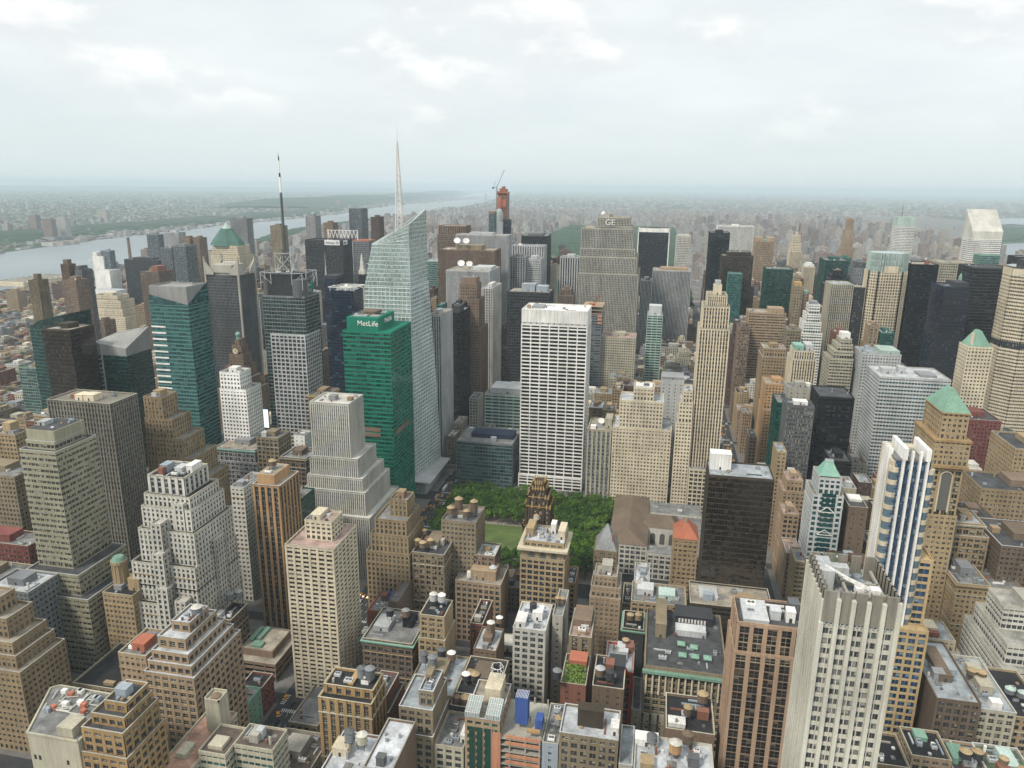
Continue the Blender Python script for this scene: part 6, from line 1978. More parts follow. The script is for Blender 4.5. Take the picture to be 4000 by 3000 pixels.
# building under construction at the bottom edge, with orange and blue wrapping
r = root_at('constr', 'building_under_construction', 'half-built frame wrapped in orange netting and blue sheets with a blue hoist tower', 'building', -160, 265)
m = MB()
for i in range(17): m.box(-171, -147.7, 251, 279, i * 3.6, i * 3.6 + .5)
for x in (-170.4, -162.8, -155.2, -148.4):
    for y in (251.6, 265, 278): m.box(x - .35, x + .35, y - .35, y + .35, 0, 61.4)
m.build('concrete_frame', wall('concrete'), r)
m = MB()
for z in (40.2, 44.4, 48, 55, 58.6): m.box(-164.5, -148, 250.6, 250.9, z, z + 1.9)
m.box(-171.4, -171.1, 251, 279, 20, 60)
m.box(-171, -167, 250.5, 250.8, 2, 61)
m.build('safety_netting', wall('safety'), r)
m = MB()
m.box(-164, -148, 250.2, 250.6, 30, 40)
m.build('blue_sheeting', wall('blue'), r)
m = MB()
m.box(-161.5, -155.5, 258, 264, 61.4, 76)
m.box(-151.5, -148, 256, 262, 61.4, 66.5)
m.build('hoist_tower', wall('blue'), r)
m = MB()
for i in range(9): m.bar((-161.3 + i * .7, 258, 76.3), (-161.3 + i * .7, 264, 76.3), .12)
m.build('hoist_roof', wall('white'), r)
m = MB()
for x in (-162.5, -160.5, -153.2):
    for z in (31.8, 36.4): m.box(x - .9, x + .9, 250, 250.3, z, z + 2.2)
m.build('window_opening', wall('brick'), r)
m = MB()
m.box(-155, -148.6, 253, 255, 61.4, 62.6)
m.build('timber_pile', wall('yellow') if False else wall('ochre'), r)
m = MB()
for i in range(6):
    m.bar((-171.6, 251 + i * 5.5, 0), (-171.6, 251 + i * 5.5, 64), .12)
for z in range(0, 64, 4): m.bar((-171.6, 251, z), (-171.6, 279, z), .12)
m.build('scaffold', wall('ltgrey'), r)

# rooftop water tanks that read one by one
TK = [
 (-228.5, 343, 66, 2.2, 4.2, 'offwh', 'ltgrey', 'silvery water tank, first of two on the narrow stepped tan loft tower'),
 (-223.3, 343, 66, 2.2, 4.2, 'white', 'ltgrey', 'silvery water tank beside its twin on the narrow stepped tan loft tower'),
 (-240.5, 424, 85, 2.6, 4.6, 'tan2', 'roofbr', 'tan-roofed dark water tank in the front corner above the park'),
 (-236.3, 430, 85, 2.8, 9, 'tan2', 'roofbr', 'tallest dark tank with a tan lid above the park'),
 (-228.8, 423, 85, 2.2, 3.6, 'tan2', 'roofbr', 'small low tan-lidded tank between the tall ones above the park'),
 (-225.2, 430, 85, 2.6, 8, 'tan2', 'roofbr', 'tall dark tank with a tan lid nearest the park side wall'),
 (-258.5, 404, 69, 2.1, 3.4, 'tan2', 'roofbr', 'tan conical tank, nearest of a cluster on the tan block by the avenue'),
 (-254, 401, 69, 2.3, 3.6, 'tan2', 'roofbr', 'middle tan conical tank of a cluster on the tan block by the avenue'),
 (-250, 406, 69, 2.1, 3.4, 'tan2', 'roofbr', 'tan conical tank at the park end of the cluster on the avenue block'),
 (-259, 420, 69, 1.8, 3, 'tan2', 'sand', 'small tan tank at the rear of the tan block by the avenue'),
 (-219.5, 296, 58, 2.4, 4.6, 'dkgrey', 'slate', 'dark domed tank in front on the pale-roofed loft building'),
 (-214, 294, 58, 2.4, 4.6, 'slate', 'slate', 'second dark domed tank on the pale-roofed loft building'),
 (-212.5, 306, 54, 2.2, 5.2, 'dkgrey', 'charcoal', 'dark greenish tank towards the rear of the pale-roofed loft building'),
 (-206.5, 305, 54, 2.2, 4.8, 'white', 'rosebr', 'brown barrel tank with a white cone at the rear of the pale-roofed loft building'),
 (-194.5, 291, 54, 2.1, 3.2, 'white', 'charcoal', 'white-topped tank on the black-roofed loft building'),
 (-189.8, 292, 54, 2.3, 3.2, 'tan2', 'charcoal', 'tan-topped tank on the black-roofed loft building'),
 (-196.6, 280.2, 47, 1.8, 4, 'rosebr', 'roofbr', 'smaller brown tank behind the grey-roofed loft'),
 (-192.2, 280.2, 47, 2.3, 4.4, 'tan2', 'roofbr', 'bigger brown tank behind the grey-roofed loft'),
 (-231.5, 225, 64, 2.2, 5, 'dkgrey', 'slate', 'dark tank on the white roof cut off by the bottom edge'),
 (-226, 226, 63, 2.3, 4.4, 'offwh', 'lime', 'pale tank on the white roof cut off by the bottom edge'),
 (-241, 262.5, 69, 2.2, 5, 'dkgrey', 'slate', 'dark tank on tall legs behind the ochre gothic building'),
 (-236.6, 262.5, 69, 2.4, 5.4, 'slate', 'dkgrey', 'larger slate tank on tall legs behind the ochre gothic building'),
 (-168, 347, 65, 2.0, 4, 'charcoal', 'charcoal', 'black tank on the roof of the pale grey-white loft tower'),
 (-154.6, 357, 66, 1.7, 3, 'tan2', 'roofbr', 'tan-lidded tank, one of two on the thin pale building'),
 (-151.6, 357, 66, 1.7, 3, 'tan2', 'roofbr', 'tan-lidded tank nearer the club building on the thin pale building'),
 (-111.5, 389, 40, 2.1, 3.4, 'tan2', 'roofbr', 'tan tank in front on the black roof with a green rear cornice'),
 (-106.4, 390, 40, 2.1, 3.6, 'tan2', 'tan', 'all-tan tank on the black roof with a green rear cornice'),
 (-113, 355.5, 44, 2.0, 3.0, 'tan2', 'roofbr', 'tan-lidded tank on the rear of the bright red gabled building'),
 (-141, 263, 58, 1.9, 3.4, 'tan2', 'grey', 'tan conical tank on the narrow blue-grey building'),
 (-124.5, 304, 58, 2.4, 4.2, 'ltgrey', 'roofbr', 'grey-lidded wooden tank behind the dark louvred box'),
 (-119.2, 302, 58, 2.2, 4.4, 'charcoal', 'charcoal', 'black tank behind the dark louvred box'),
 (-146.5, 297, 58, 2.2, 4.4, 'slate', 'charcoal', 'dark tank on a stand beside the leafy roof garden'),
 (-74, 277, 71, 2.4, 4.0, 'tan2', 'roofbr', 'broad tan cone tank near the cream parapet on the black roof'),
 (-81, 267, 71, 2.0, 3.2, 'tan2', 'roofbr', 'tan cone tank in the middle of the black roof with cream parapet'),
 (-97.5, 236, 78.4, 2.1, 2.8, 'dkgrey', 'slate', 'grey tank on stilts on the patched white roof'),
 (-87.8, 232, 78.4, 2.4, 4.6, 'offwh', 'orange', 'orange-tan barrel tank on stilts on the patched white roof'),
 (-82.5, 239, 78.4, 2.2, 4.0, 'roofbr', 'roofbr', 'brown open-lidded tank on the patched white roof'),
 (-371.5, 352, 43, 2.4, 4, 'slate', 'slate', 'dark water tank on the brown brick block behind the pink garment tower'),
 (-367.5, 356, 43, 2.4, 4, 'grey', 'slate', 'grey-topped water tank on the brown brick block behind the pink garment tower'),
 (-337.5, 300, 0, 0, 0, '', '', ''),
 (-259, 349, 48, 2.2, 3.8, 'dkgrey', 'charcoal', 'squat dark tank on the loft building with a glass atrium roof'),
 (-249, 350, 48, 2.3, 4.2, 'grey', 'rosebr', 'brown and grey tank on the loft building with a glass atrium roof'),
 (-194.5, 350, 47, 2.3, 4, 'white', 'rosebr', 'conical tank striped white behind the round-arched windows'),
 (-190.6, 357, 47, 2.0, 3.6, 'white', 'rosebr', 'second striped conical tank behind the round-arched windows'),
 (47.5, 288, 52, 2.5, 3.2, 'tan2', 'charcoal', 'large tan tank, first of a pair on the pink stepped building'),
 (53, 289, 52, 2.3, 3.2, 'tan2', 'charcoal', 'second tan tank of the pair on the pink stepped building'),
 (66, 292, 48, 1.9, 3.0, 'tan2', 'roofbr', 'tan tank behind the moss-stained green-roofed building'),
 (72, 286, 48, 2.4, 3.2, 'tan2', 'charcoal', 'tan-lidded tank in the bottom right corner'),
 (72, 350, 56, 2.3, 2.4, 'tan2', 'roofbr', 'tan tank between the white roofs and the black roof'),
 (76.5, 349, 56, 2.3, 2.4, 'tan2', 'roofbr', 'second tan tank between the white roofs and the black roof'),
 (90, 346, 50, 2.3, 2.6, 'paleg', 'slate', 'pale green-white lidded tank on the plain black roof'),
 (95, 344, 50, 2.1, 2.6, 'paleg', 'slate', 'smaller pale-lidded tank on the plain black roof'),
 (51, 365, 60, 2.2, 4.2, 'slate', 'slate', 'dark tank at the back of the long white roof'),
 (-317, 195, 92, 1.9, 3.0, 'tan2', 'ochre', 'small tan tank on the ochre ribbed tower'),
 (-365.3, 407, 117, 2.6, 3.2, 'tan2', 'roofbr', 'tan conical tank inside the white-edged top of the orange brick tower'),
 (-182, 440, 79, 1.8, 3, 'tan2', 'offwh', 'tan tank on a stand beside the black and gold tower'),
 (-330, 262, 92, 2.6, 5, 'offwh', 'slate', 'striped conical tank behind the red roof sheds'),
 (-208, 416, 46, 2.6, 5, 'ltgrey', 'ltgrey', 'round pale tank on the blank roof block of the broad pinkish block'),
]
for q in TK:
    if q[3] > 0: tank(*q[:5], q[5], q[6], q[7])
for q in ((-405, 1062, 190, 5.5, 'white dish, first of two on the grey ribbed slab tower'), (-392, 1062, 190, 5.0, 'second white dish on the grey ribbed slab tower'),
          (-434, 1145, 217.5, 5.6, 'left white dish of two on the wide reddish-grey slab tower'), (-419, 1145, 217.5, 5.6, 'right white dish of two on the wide reddish-grey slab tower'),
          (-156, 684, 77, 3.2, 'white dish on the old stone block beside the white gridded tower'), (-525, 905, 176, 2.2, 'small white dish on the navy tower with a roof frame')):
    dish(*q[:4], q[4], R(15))

# ---------------------------------------------------------------- ground, streets, water
def structure(m, name, mat, kind='structure', label=None):
    o = m.build(name, mat)
    tag(o, label, None, None, kind)
    return o


def ground_mat():
    m, k = newmat('city_ground')
    g = k.n('ShaderNodeNewGeometry').outputs['Position']
    s = k.n('ShaderNodeSeparateXYZ', {0: g})
    a = k.noise(k.scale(g, (.004, .004, 0)), 1.0, 8, .68)
    b = k.noise(k.scale(g, (.02, .02, 0)), 1.0, 6, .7)
    c = k.noise(k.scale(g, (.0007, .0007, 0)), 1.0, 4, .6)
    urban = k.mix(k.mr(b, .38, .62), (.10, .10, .10), (.26, .24, .22))
    green = k.mix(k.mr(b, .35, .65), (.025, .055, .03), (.06, .10, .045))
    suburb = k.mix(k.mr(a, .47, .56), green, k.mix(k.mr(b, .45, .6), (.06, .075, .055), (.24, .23, .21)))
    wood = k.mr(c, .46, .56)
    suburb = k.mix(k.m('MULTIPLY', wood, .85), suburb, green)
    x, y = s.outputs[0], s.outputs[1]
    nj = k.m('LESS_THAN', x, -2800.0)
    far = k.m('GREATER_THAN', y, 12500.0)
    east = k.m('GREATER_THAN', x, 3200.0)
    f = k.m('MAXIMUM', k.m('MAXIMUM', nj, far), east)
    street = simple
    finish(m, k, k.mix(f, urban, suburb), .95, .1)
    return m


m = MB()
S_ = 70000
m.quad((-S_, -3000, 0), (S_, -3000, 0), (S_, S_ + 20000, 0), (-S_, S_ + 20000, 0))
structure(m, 'ground', ground_mat())


def water_mat():
    m, k = newmat('river_water')
    g = k.n('ShaderNodeNewGeometry').outputs['Position']
    n = k.noise(k.scale(g, (.05, .03, .05)), 1.0, 4, .6)
    a = k.mr(k.noise(k.scale(g, (.0012, .0006, 0)), 1.0, 4), .35, .65, .85, 1.2)
    cc = k.n('ShaderNodeVectorMath', {0: (.20, .235, .25), 1: k.n('ShaderNodeCombineXYZ', {0: a, 1: a, 2: a}).outputs[0]}, operation='MULTIPLY').outputs[0]
    finish(m, k, cc, .42, .5, bump=n)
    return m


WATER = water_mat()
west = [(-3050, -1500), (-2900, 900), (-3018, 2798), (-3197, 3593), (-3304, 4100), (-3343, 4699), (-3506, 5427), (-3517, 5855), (-3467, 6375), (-3573, 7225), (-3942, 9148), (-4621, 12297), (-5052, 15627), (-6834, 25208), (-11000, 44000)]
east = [(-2010, -1500), (-2010, 1850), (-1990, 2200), (-2080, 2900), (-2350, 3600), (-2560, 4600), (-2680, 5400), (-2780, 6400), (-2860, 7500), (-2886, 8758), (-3230, 11439), (-3700, 15000), (-4600, 20000), (-8600, 44000)]
m = MB()
m.poly([(x, y, .6) for x, y in east] + [(x, y, .6) for x, y in west[::-1]])
structure(m, 'river', WATER)
m = MB()
er = [(1250, 1000), (1500, 3000), (1700, 4700), (2350, 6600), (2900, 8300), (3900, 10200), (6800, 12000), (9000, 12800), (9000, 10600), (6500, 10000), (4700, 9150), (3700, 7600), (2850, 6000), (2250, 4500), (1900, 3000), (1650, 1000)]
m.poly([(x, y, .6) for x, y in er])
structure(m, 'east_river', WATER)
m = MB()
m.poly([(x, y, 1.2) for x, y in ((1900, 5050), (2200, 5300), (2850, 6700), (3400, 8000), (3200, 8300), (2600, 7200), (2050, 5900))])
structure(m, 'island', simple('island_green', (.05, .085, .04), .95, var=.4, sc_=.01))
# white wake of a boat on the river, and the boat
m = MB()
m.poly([(-2640, 2340, .75), (-2400, 2600, .75), (-2396, 2604, .75), (-2404, 2612, .75)])
structure(m, 'river_wake', simple('foam', (.55, .56, .56), .8))
b = thing('boat', 'tiny white boat at the head of a wake on the river', 'boat', (-2394, 2612, .7))
m = MB()
m.prism([(-2402, 2606), (-2399, 2603), (-2388, 2614), (-2386, 2620), (-2391, 2617)], .7, 3.2)
m.build('hull', wall('white'), b)
m = MB()
m.box(-2397, -2392, 2608, 2613, 3.2, 5.5)
m.build('cabin', wall('white'), b)

# hills: the cliffs on the far bank and a low ridge on the horizon
def ridge(name, line, w_, h, seedv, matc):
    rd = random.Random(seedv)
    m = MB()
    n = 8
    rows = []
    for i, (x, y) in enumerate(line):
        if i + 1 < len(line): dx, dy = line[i + 1][0] - x, line[i + 1][1] - y
        L = math.hypot(dx, dy)
        nx, ny = -dy / L, dx / L
        hh = h * rd.uniform(.75, 1.1) * min(1, i / 2 + .25)
        rows.append([(x + nx * w_ * j / n, y + ny * w_ * j / n, hh * math.sin(math.pi * min(1, (j / n) * 1.0)) ** .4 if 0 < j < n else -2) for j in range(n + 1)])
    for i in range(len(rows) - 1):
        for j in range(n): m.quad(rows[i][j], rows[i + 1][j], rows[i + 1][j + 1], rows[i][j + 1])
    structure(m, name, simple('woods_' + name, matc, .95, var=.35, sc_=.004))


def dens(line, k_):
    o = []
    for i in range(len(line) - 1):
        for j in range(k_):
            t = j / k_
            o.append((line[i][0] + (line[i + 1][0] - line[i][0]) * t, line[i][1] + (line[i + 1][1] - line[i][1]) * t))
    return o + [line[-1]]


ridge('cliffs', dens([(-3450, 2600), (-3600, 4000), (-3750, 5600), (-3850, 7200), (-4250, 9300)], 8), 420, 40, 1, (.03, .055, .03))
ridge('hill', dens([(-4300, 9400), (-4950, 12500), (-5400, 15800), (-7150, 25200), (-9300, 35000)], 10), 1800, 120, 2, (.035, .07, .04))
ridge('hills', dens([(-34000, 14000), (-30000, 26000), (-24000, 36000), (-16000, 46000)], 10), 5000, 150, 3, (.04, .07, .05))
ridge('far_hills', dens([(-9000, 47000), (6000, 52000), (22000, 50000), (40000, 40000)], 8), 6000, 70, 4, (.05, .07, .05))

# pavements laid as raised blocks between asphalt avenues and streets
AV = [-1930, -1680, -1406, -1132, -858, -584, -310, -14, 155, 300, 440, 590, 780, 980, 1180]
def sy(n): return 80.5 * (n - 34)
m = MB()
m.quad((-1990, -200, .05), (1220, -200, .05), (1220, 2030, .05), (-1990, 2030, .05))
asph, k = newmat('asphalt')
g = k.n('ShaderNodeNewGeometry').outputs['Position']
v = k.m('MULTIPLY', k.mr(k.noise(g, .08, 5, .65), .3, .7, .7, 1.25), k.mr(k.noise(g, .9, 3, .6), .3, .7, .9, 1.1))
finish(asph, k, k.n('ShaderNodeVectorMath', {0: (.05, .051, .053), 1: k.n('ShaderNodeCombineXYZ', {0: v, 1: v, 2: v}).outputs[0]}, operation='MULTIPLY').outputs[0], .9, .2)
structure(m, 'road', asph)
m = MB()
for n in range(34, 59):
    for a in range(len(AV) - 1):
        wst = 15 if n in (34, 42, 57) else 9
        wnd = 15 if n + 1 in (34, 42, 57) else 9
        x0, x1 = AV[a] + (12 if AV[a] != 155 else 9), AV[a + 1] - (12 if AV[a + 1] != 155 else 9)
        if AV[a] == -310 and n in (40, 41): continue
        m.box(x0, x1, sy(n) + wst - 4, sy(n + 1) - wnd + 4, .05, .2)
structure(m, 'pavement', simple('paving', (.155, .15, .14), .9, var=.2, sc_=.15))
m = MB()
for X in (-310, -14, -584):
    for n in range(36, 50):
        if X == -584 and n > 42: continue
        y0, y1 = sy(n) + 12, sy(n + 1) - 12
        for lx in (-5.4, -1.8, 1.8, 5.4):
            y = y0
            while y < y1:
                m.quad((X + lx - .12, y, .06), (X + lx + .12, y, .06), (X + lx + .12, y + 3, .06), (X + lx - .12, y + 3, .06))
                y += 9
        for yy in (sy(n) - 11, sy(n) + 8):
            for i in range(11):
                x = X - 7 + i * 1.35
                m.quad((x, yy, .065), (x + .65, yy, .065), (x + .65, yy + 3, .065), (x, yy + 3, .065))
        for xx in (X - 11, X + 8.2):
            for i in range(6):
                y = sy(n) - 4.5 + i * 1.6
                m.quad((xx, y, .07), (xx + 3, y, .07), (xx + 3, y + .7, .07), (xx, y + .7, .07))
structure(m, 'road_markings', simple('road_paint', (.62, .62, .6), .8))

# park in front of the library: lawn, paths, trees
m = MB()
m.box(-296, -138, 500, 629, .05, .22)
structure(m, 'park_path', simple('gravel_path', (.30, .27, .23), .95, var=.2))
m = MB()
m.box(-278, -176, 532, 591, .22, .35)
structure(m, 'lawn', simple('lawn_grass', (.09, .13, .035), .95, var=.3, sc_=.06), kind='structure')


def leafm(name, c):
    m, k = newmat(name)
    g = k.n('ShaderNodeNewGeometry').outputs['Position']
    r_ = k.n('ShaderNodeObjectInfo').outputs['Random']
    a = k.mr(k.noise(g, .25, 3), .3, .7, .65, 1.4)
    v = k.m('MULTIPLY', a, k.mr(r_, 0, 1, .55, 1.4))
    cc = k.n('ShaderNodeVectorMath', {0: tuple(c), 1: k.n('ShaderNodeCombineXYZ', {0: v, 1: v, 2: k.m('MULTIPLY', v, .9)}).outputs[0]}, operation='MULTIPLY').outputs[0]
    finish(m, k, cc, .75, .25)
    return m


LEAF = leafm('leaf', (.045, .105, .014))
LEAF2 = leafm('leaf_light', (.08, .155, .02))
BARK = simple('bark', (.11, .09, .07), .95)


def make_tree(seedv, h, rad, leaf):
    t = thing('plane_tree', 'leafy green plane tree in the park canopy', 'tree', (0, 0, 0), 'trees of the park')
    rd = random.Random(seedv)
    m = MB()
    m.cone(0, 0, 0, h * .45, .38, .24, 7)
    for i in range(5):
        a = 2 * math.pi * i / 5 + rd.random()
        m.bar((0, 0, h * .38), (math.cos(a) * rad * .5, math.sin(a) * rad * .5, h * .68), .13)
    m.build('trunk', BARK, t)
    m = MB()
    cl = [(rd.gauss(0, rad * .42), rd.gauss(0, rad * .42), h * rd.uniform(.52, .92)) for _ in range(17)]
    for (cx_, cy_, cz_) in cl:
        rr = rad * rd.uniform(.28, .42)
        for _ in range(38):
            v = Vector((rd.gauss(0, 1), rd.gauss(0, 1), rd.gauss(0, .8)))
            v = v.normalized() * rr * rd.uniform(.75, 1.05)
            c = Vector((cx_, cy_, cz_)) + v
            nrm = (v.normalized() + Vector((rd.gauss(0, .5), rd.gauss(0, .5), rd.gauss(.3, .5)))).normalized()
            a = nrm.orthogonal().normalized()
            a = (Matrix.Rotation(rd.uniform(0, 6.28), 3, nrm) @ a) * rd.uniform(.35, .7)
            b_ = nrm.cross(a)
            m.quad(tuple(c - a), tuple(c - b_), tuple(c + a), tuple(c + b_))
    m.build('crown', leaf, t)
    return t


protos = [make_tree(i, 15 + i * 1.1, 5.2 + .3 * i, LEAF if i % 3 else LEAF2) for i in range(5)]
used = [False] * 5
def plant(x, y, i, rd, label=None, group='trees of the park', z=.2, s=1.0):
    if used[i]: t = copy_tree(protos[i])
    else: t, used[i] = protos[i], True
    t.location = (x, y, z)
    t.rotation_euler = (0, 0, rd.uniform(0, 6.28))
    q = s * rd.uniform(.85, 1.2)
    t.scale = (q, q, q * rd.uniform(.9, 1.1))
    t['label'] = label or 'leafy green plane tree in the park canopy'
    t['group'] = group
    return t


rd = random.Random(777)
spots = []
for j in range(9):
    for i in range(20): spots.append((-293 + i * 8 + rd.uniform(-2, 2), 592 + j * 7.0 + rd.uniform(-2, 2)))
for j in range(12):
    for i in range(2): spots.append((-294 + i * 8 + rd.uniform(-2, 2), 502 + j * 7.6 + rd.uniform(-2, 2)))
for j in range(11):
    for i in range(5): spots.append((-173 + i * 7.6 + rd.uniform(-2, 2), 505 + j * 7.8 + rd.uniform(-2, 2)))
for i in range(11):
    spots.append((-262 + i * 8 + rd.uniform(-2, 2), 504 + rd.uniform(-2, 2)))
    spots.append((-262 + i * 8 + rd.uniform(-2, 2), 522 + rd.uniform(-2, 2)))
    spots.append((-262 + i * 8 + rd.uniform(-2, 2), 512 + rd.uniform(-2, 2)))
for (x, y) in spots:
    if x > -139: continue
    plant(x, y, rd.randrange(5), rd, s=.86)
for n in (43, 44, 45, 46):
    for i in range(4):
        plant(-27.5 + rd.uniform(-.5, .5), sy(n) + 16 + i * 14, rd.randrange(5), rd, 'small street tree on the avenue pavement', 'street trees along the avenue', s=.45)
plant(44, 438, 2, rd, 'tree in a roof garden between dark blocks', 'trees between dark blocks', z=60, s=.4)

# vehicles on the two avenues in view
def make_car(name, label, paint, taxi=False, big=False):
    t = thing(name, label, 'car' if not taxi else 'taxi', (0, 0, 0))
    L, H = (4.8, 1.45)
    m = MB()
    prof = [(-L / 2, .35), (-L / 2, .8), (-L * .42, .95), (-L * .2, 1.0), (L * .22, 1.0), (L * .45, .88), (L / 2, .7), (L / 2, .35)]
    def ext(p, w_):
        for s in (-1, 1):
            pts = [(s * w_, y, z) for y, z in p]
            m.poly(pts if s < 0 else pts[::-1])
        for i in range(len(p)):
            a, b_ = p[i], p[(i + 1) % len(p)]
            m.quad((-w_, *a), (w_, *a), (w_, *b_), (-w_, *b_))
    ext(prof, .92)
    m.build('body', paint, t)
    m = MB()
    ext([(-L * .36, .98), (-L * .27, H), (L * .08, H), (L * .24, .98)], .78)
    m.build('cabin', [simple('car_glass', (.02, .025, .03), .15)], t)
    m = MB()
    m.box(-.72, .72, -L * .25, L * .07, H, H + .04)
    if taxi: m.box(-.3, .3, -.6, -.4, H + .04, H + .25)
    m.build('car_roof', paint, t)
    for sx in (-.86, .86):
        for y_ in (-L * .31, L * .31):
            m = MB()
            n = 10
            for s in (-.12, .12):
                m.poly([(sx + s, y_ + .33 * math.cos(2 * math.pi * i / n), .33 + .33 * math.sin(2 * math.pi * i / n)) for i in range(n)])
            for i in range(n):
                a, b_ = 2 * math.pi * i / n, 2 * math.pi * (i + 1) / n
                m.quad((sx - .12, y_ + .33 * math.cos(a), .33 + .33 * math.sin(a)), (sx + .12, y_ + .33 * math.cos(a), .33 + .33 * math.sin(a)),
                       (sx + .12, y_ + .33 * math.cos(b_), .33 + .33 * math.sin(b_)), (sx - .12, y_ + .33 * math.cos(b_), .33 + .33 * math.sin(b_)))
            m.build('wheel', simple('rubber', (.02, .02, .02), .8), t)
    return t


def make_bus(label, paint):
    t = thing('bus', label, 'bus', (0, 0, 0))
    m = MB()
    m.box(-1.25, 1.25, -6, 6, .4, 3.1)
    m.box(-.8, .8, -5, 4, 3.1, 3.35)
    m.build('body', paint, t)
    m = MB()
    m.box(-1.28, 1.28, -5.6, 5.2, 1.5, 2.6)
    m.build('window_strip', simple('car_glass', (.02, .025, .03), .15), t)
    for y_ in (-3.8, 3.6):
        m = MB()
        m.box(-1.27, 1.27, y_ - .5, y_ + .5, 0, 1)
        m.build('wheels', simple('rubber', (.02, .02, .02), .8), t)
    return t


PT = simple('taxi_paint', (.80, .36, .02), .35, var=.03)
PW, PB, PS = simple('white_paint', (.75, .76, .76), .3, var=.03), simple('black_paint', (.02, .02, .024), .25, var=.03), simple('silver_paint', (.38, .4, .42), .3, var=.03)
vp = {'taxi': make_car('taxi', 'yellow taxi in the avenue traffic', PT, True), 'white_car': make_car('parked_car', 'white car in the avenue traffic', PW),
      'black_car': make_car('parked_car', 'black car in the avenue traffic', PB), 'silver_car': make_car('parked_car', 'silver car in the avenue traffic', PS),
      'bus': make_bus('white bus in the avenue traffic', PW)}
vu = {}
def put(kind, x, y, label, group, rz=0.0):
    if kind in vu: t = copy_tree(vp[kind])
    else: t, vu[kind] = vp[kind], 1
    t.location = (x, y, .06)
    t.rotation_euler = (0, 0, rz)
    t['label'] = label
    t['group'] = group
    return t


rd = random.Random(99)
put('taxi', -317, 308, 'yellow taxi crossing the junction below the cream apartment tower', 'taxis by the cream tower', .5)
put('taxi', -320, 323, 'yellow taxi at the kerb below the cream apartment tower', 'taxis by the cream tower')
put('black_car', -314, 301, 'black car next to the cream apartment tower', 'cars by the cream tower')
put('black_car', -313, 318, 'second black car beside the cream apartment tower', 'cars by the cream tower')
put('bus', -316, 662, 'white bus at the park corner of the avenue', 'buses on the avenue by the park')
put('bus', -302, 707, 'white bus up the avenue beyond the park corner', 'buses on the avenue by the park')
put('bus', -318, 742, 'white coach farther up the avenue by the crystalline tower', 'buses on the avenue by the park')
for y in range(400, 860, 9):
    for lane in (-321, -317.5, -314, -310.4, -306.8, -303):
        if rd.random() < (.42 if 600 < y < 800 else .22):
            if any(abs(lane + 316) < 3.5 and abs(y - b_) < 11 for b_ in (662, 742)) or (abs(lane + 302) < 3 and abs(y - 707) < 11): continue
            kd = rd.choices(['taxi', 'black_car', 'white_car', 'silver_car'], [5, 2, 2, 1])[0]
            nm = {'taxi': 'yellow taxi', 'black_car': 'black car', 'white_car': 'white car', 'silver_car': 'silver car'}[kd]
            put(kd, lane + rd.uniform(-.3, .3), y + rd.uniform(-2, 2), nm + ' in the traffic of the avenue beside the park', nm + 's on the avenue beside the park')
for y in range(400, 1250, 11):
    for lane in (-21, -17.5, -14, -10.5, -7):
        if rd.random() < .26:
            kd = rd.choices(['taxi', 'black_car', 'white_car', 'silver_car'], [5, 2, 2, 1])[0]
            nm = {'taxi': 'yellow taxi', 'black_car': 'black car', 'white_car': 'white car', 'silver_car': 'silver car'}[kd]
            put(kd, lane + rd.uniform(-.3, .3), y + rd.uniform(-2, 2), nm + ' on the avenue east of the dark brown tower', nm + 's on the avenue east of the dark brown tower')
for kd in list(vp):
    if kd not in vu: put(kd, 0, 600, vp[kd]['label'], 'vehicles')
# billboard and screens of the square
t = thing('video_billboard', 'glowing white video billboard beside the grey gridded tower', 'billboard', (-505, 640, 0))
m = MB()
m.box(-509, -501, 640, 641, 60, 84)
m.build('frame', wall('charcoal'), t)
m = MB()
m.box(-508.4, -501.6, 639.6, 639.95, 62, 82)
em = bpy.data.materials.new('screen_light')
em.use_nodes = True
kx = NT(em.node_tree)
e_ = kx.n('ShaderNodeEmission', {'Color': (.85, .95, 1, 1), 'Strength': 1.1})
o_ = kx.n('ShaderNodeOutputMaterial')
em.node_tree.links.new(e_.outputs[0], o_.inputs[0])
m.build('screen', em, t)

# big green masses: the central park, wooded banks
def woods(name, poly, z, seedv, step, label, hole=None):
    rd = random.Random(seedv)
    xs = [p[0] for p in poly]
    ys = [p[1] for p in poly]
    nx, ny = int((max(xs) - min(xs)) / step) + 1, int((max(ys) - min(ys)) / step) + 1
    def inside(x, y):
        c = False
        for i in range(len(poly)):
            (x1, y1), (x2, y2) = poly[i], poly[i - 1]
            if (y1 > y) != (y2 > y) and x < (x2 - x1) * (y - y1) / (y2 - y1) + x1: c = not c
        return c
    H = {}
    for i in range(nx + 1):
        for j in range(ny + 1):
            x, y = min(xs) + i * step, min(ys) + j * step
            H[i, j] = (x + rd.uniform(-.3, .3) * step, y + rd.uniform(-.3, .3) * step, (z * rd.uniform(.55, 1.15)) if inside(x, y) and not (hole and hole(x, y)) else -1)
    m = MB()
    for i in range(nx):
        for j in range(ny):
            q = [H[i, j], H[i + 1, j], H[i + 1, j + 1], H[i, j + 1]]
            if max(p[2] for p in q) > 0: m.quad(*q)
    o = m.build(name, simple('wood_green', (.025, .062, .026), .95, var=.45, sc_=.02))
    tag(o, label, 'woods', None, 'stuff')


def lawns(x, y):
    for (a, b_, c, d) in ((-640, 3300, 120, 150), (-560, 2500, 110, 110), (-420, 4300, 150, 100), (-480, 5600, 330, 170), (-250, 3000, 60, 90)):
        if ((x - a) / c) ** 2 + ((y - b_) / d) ** 2 < 1: return True
    return False


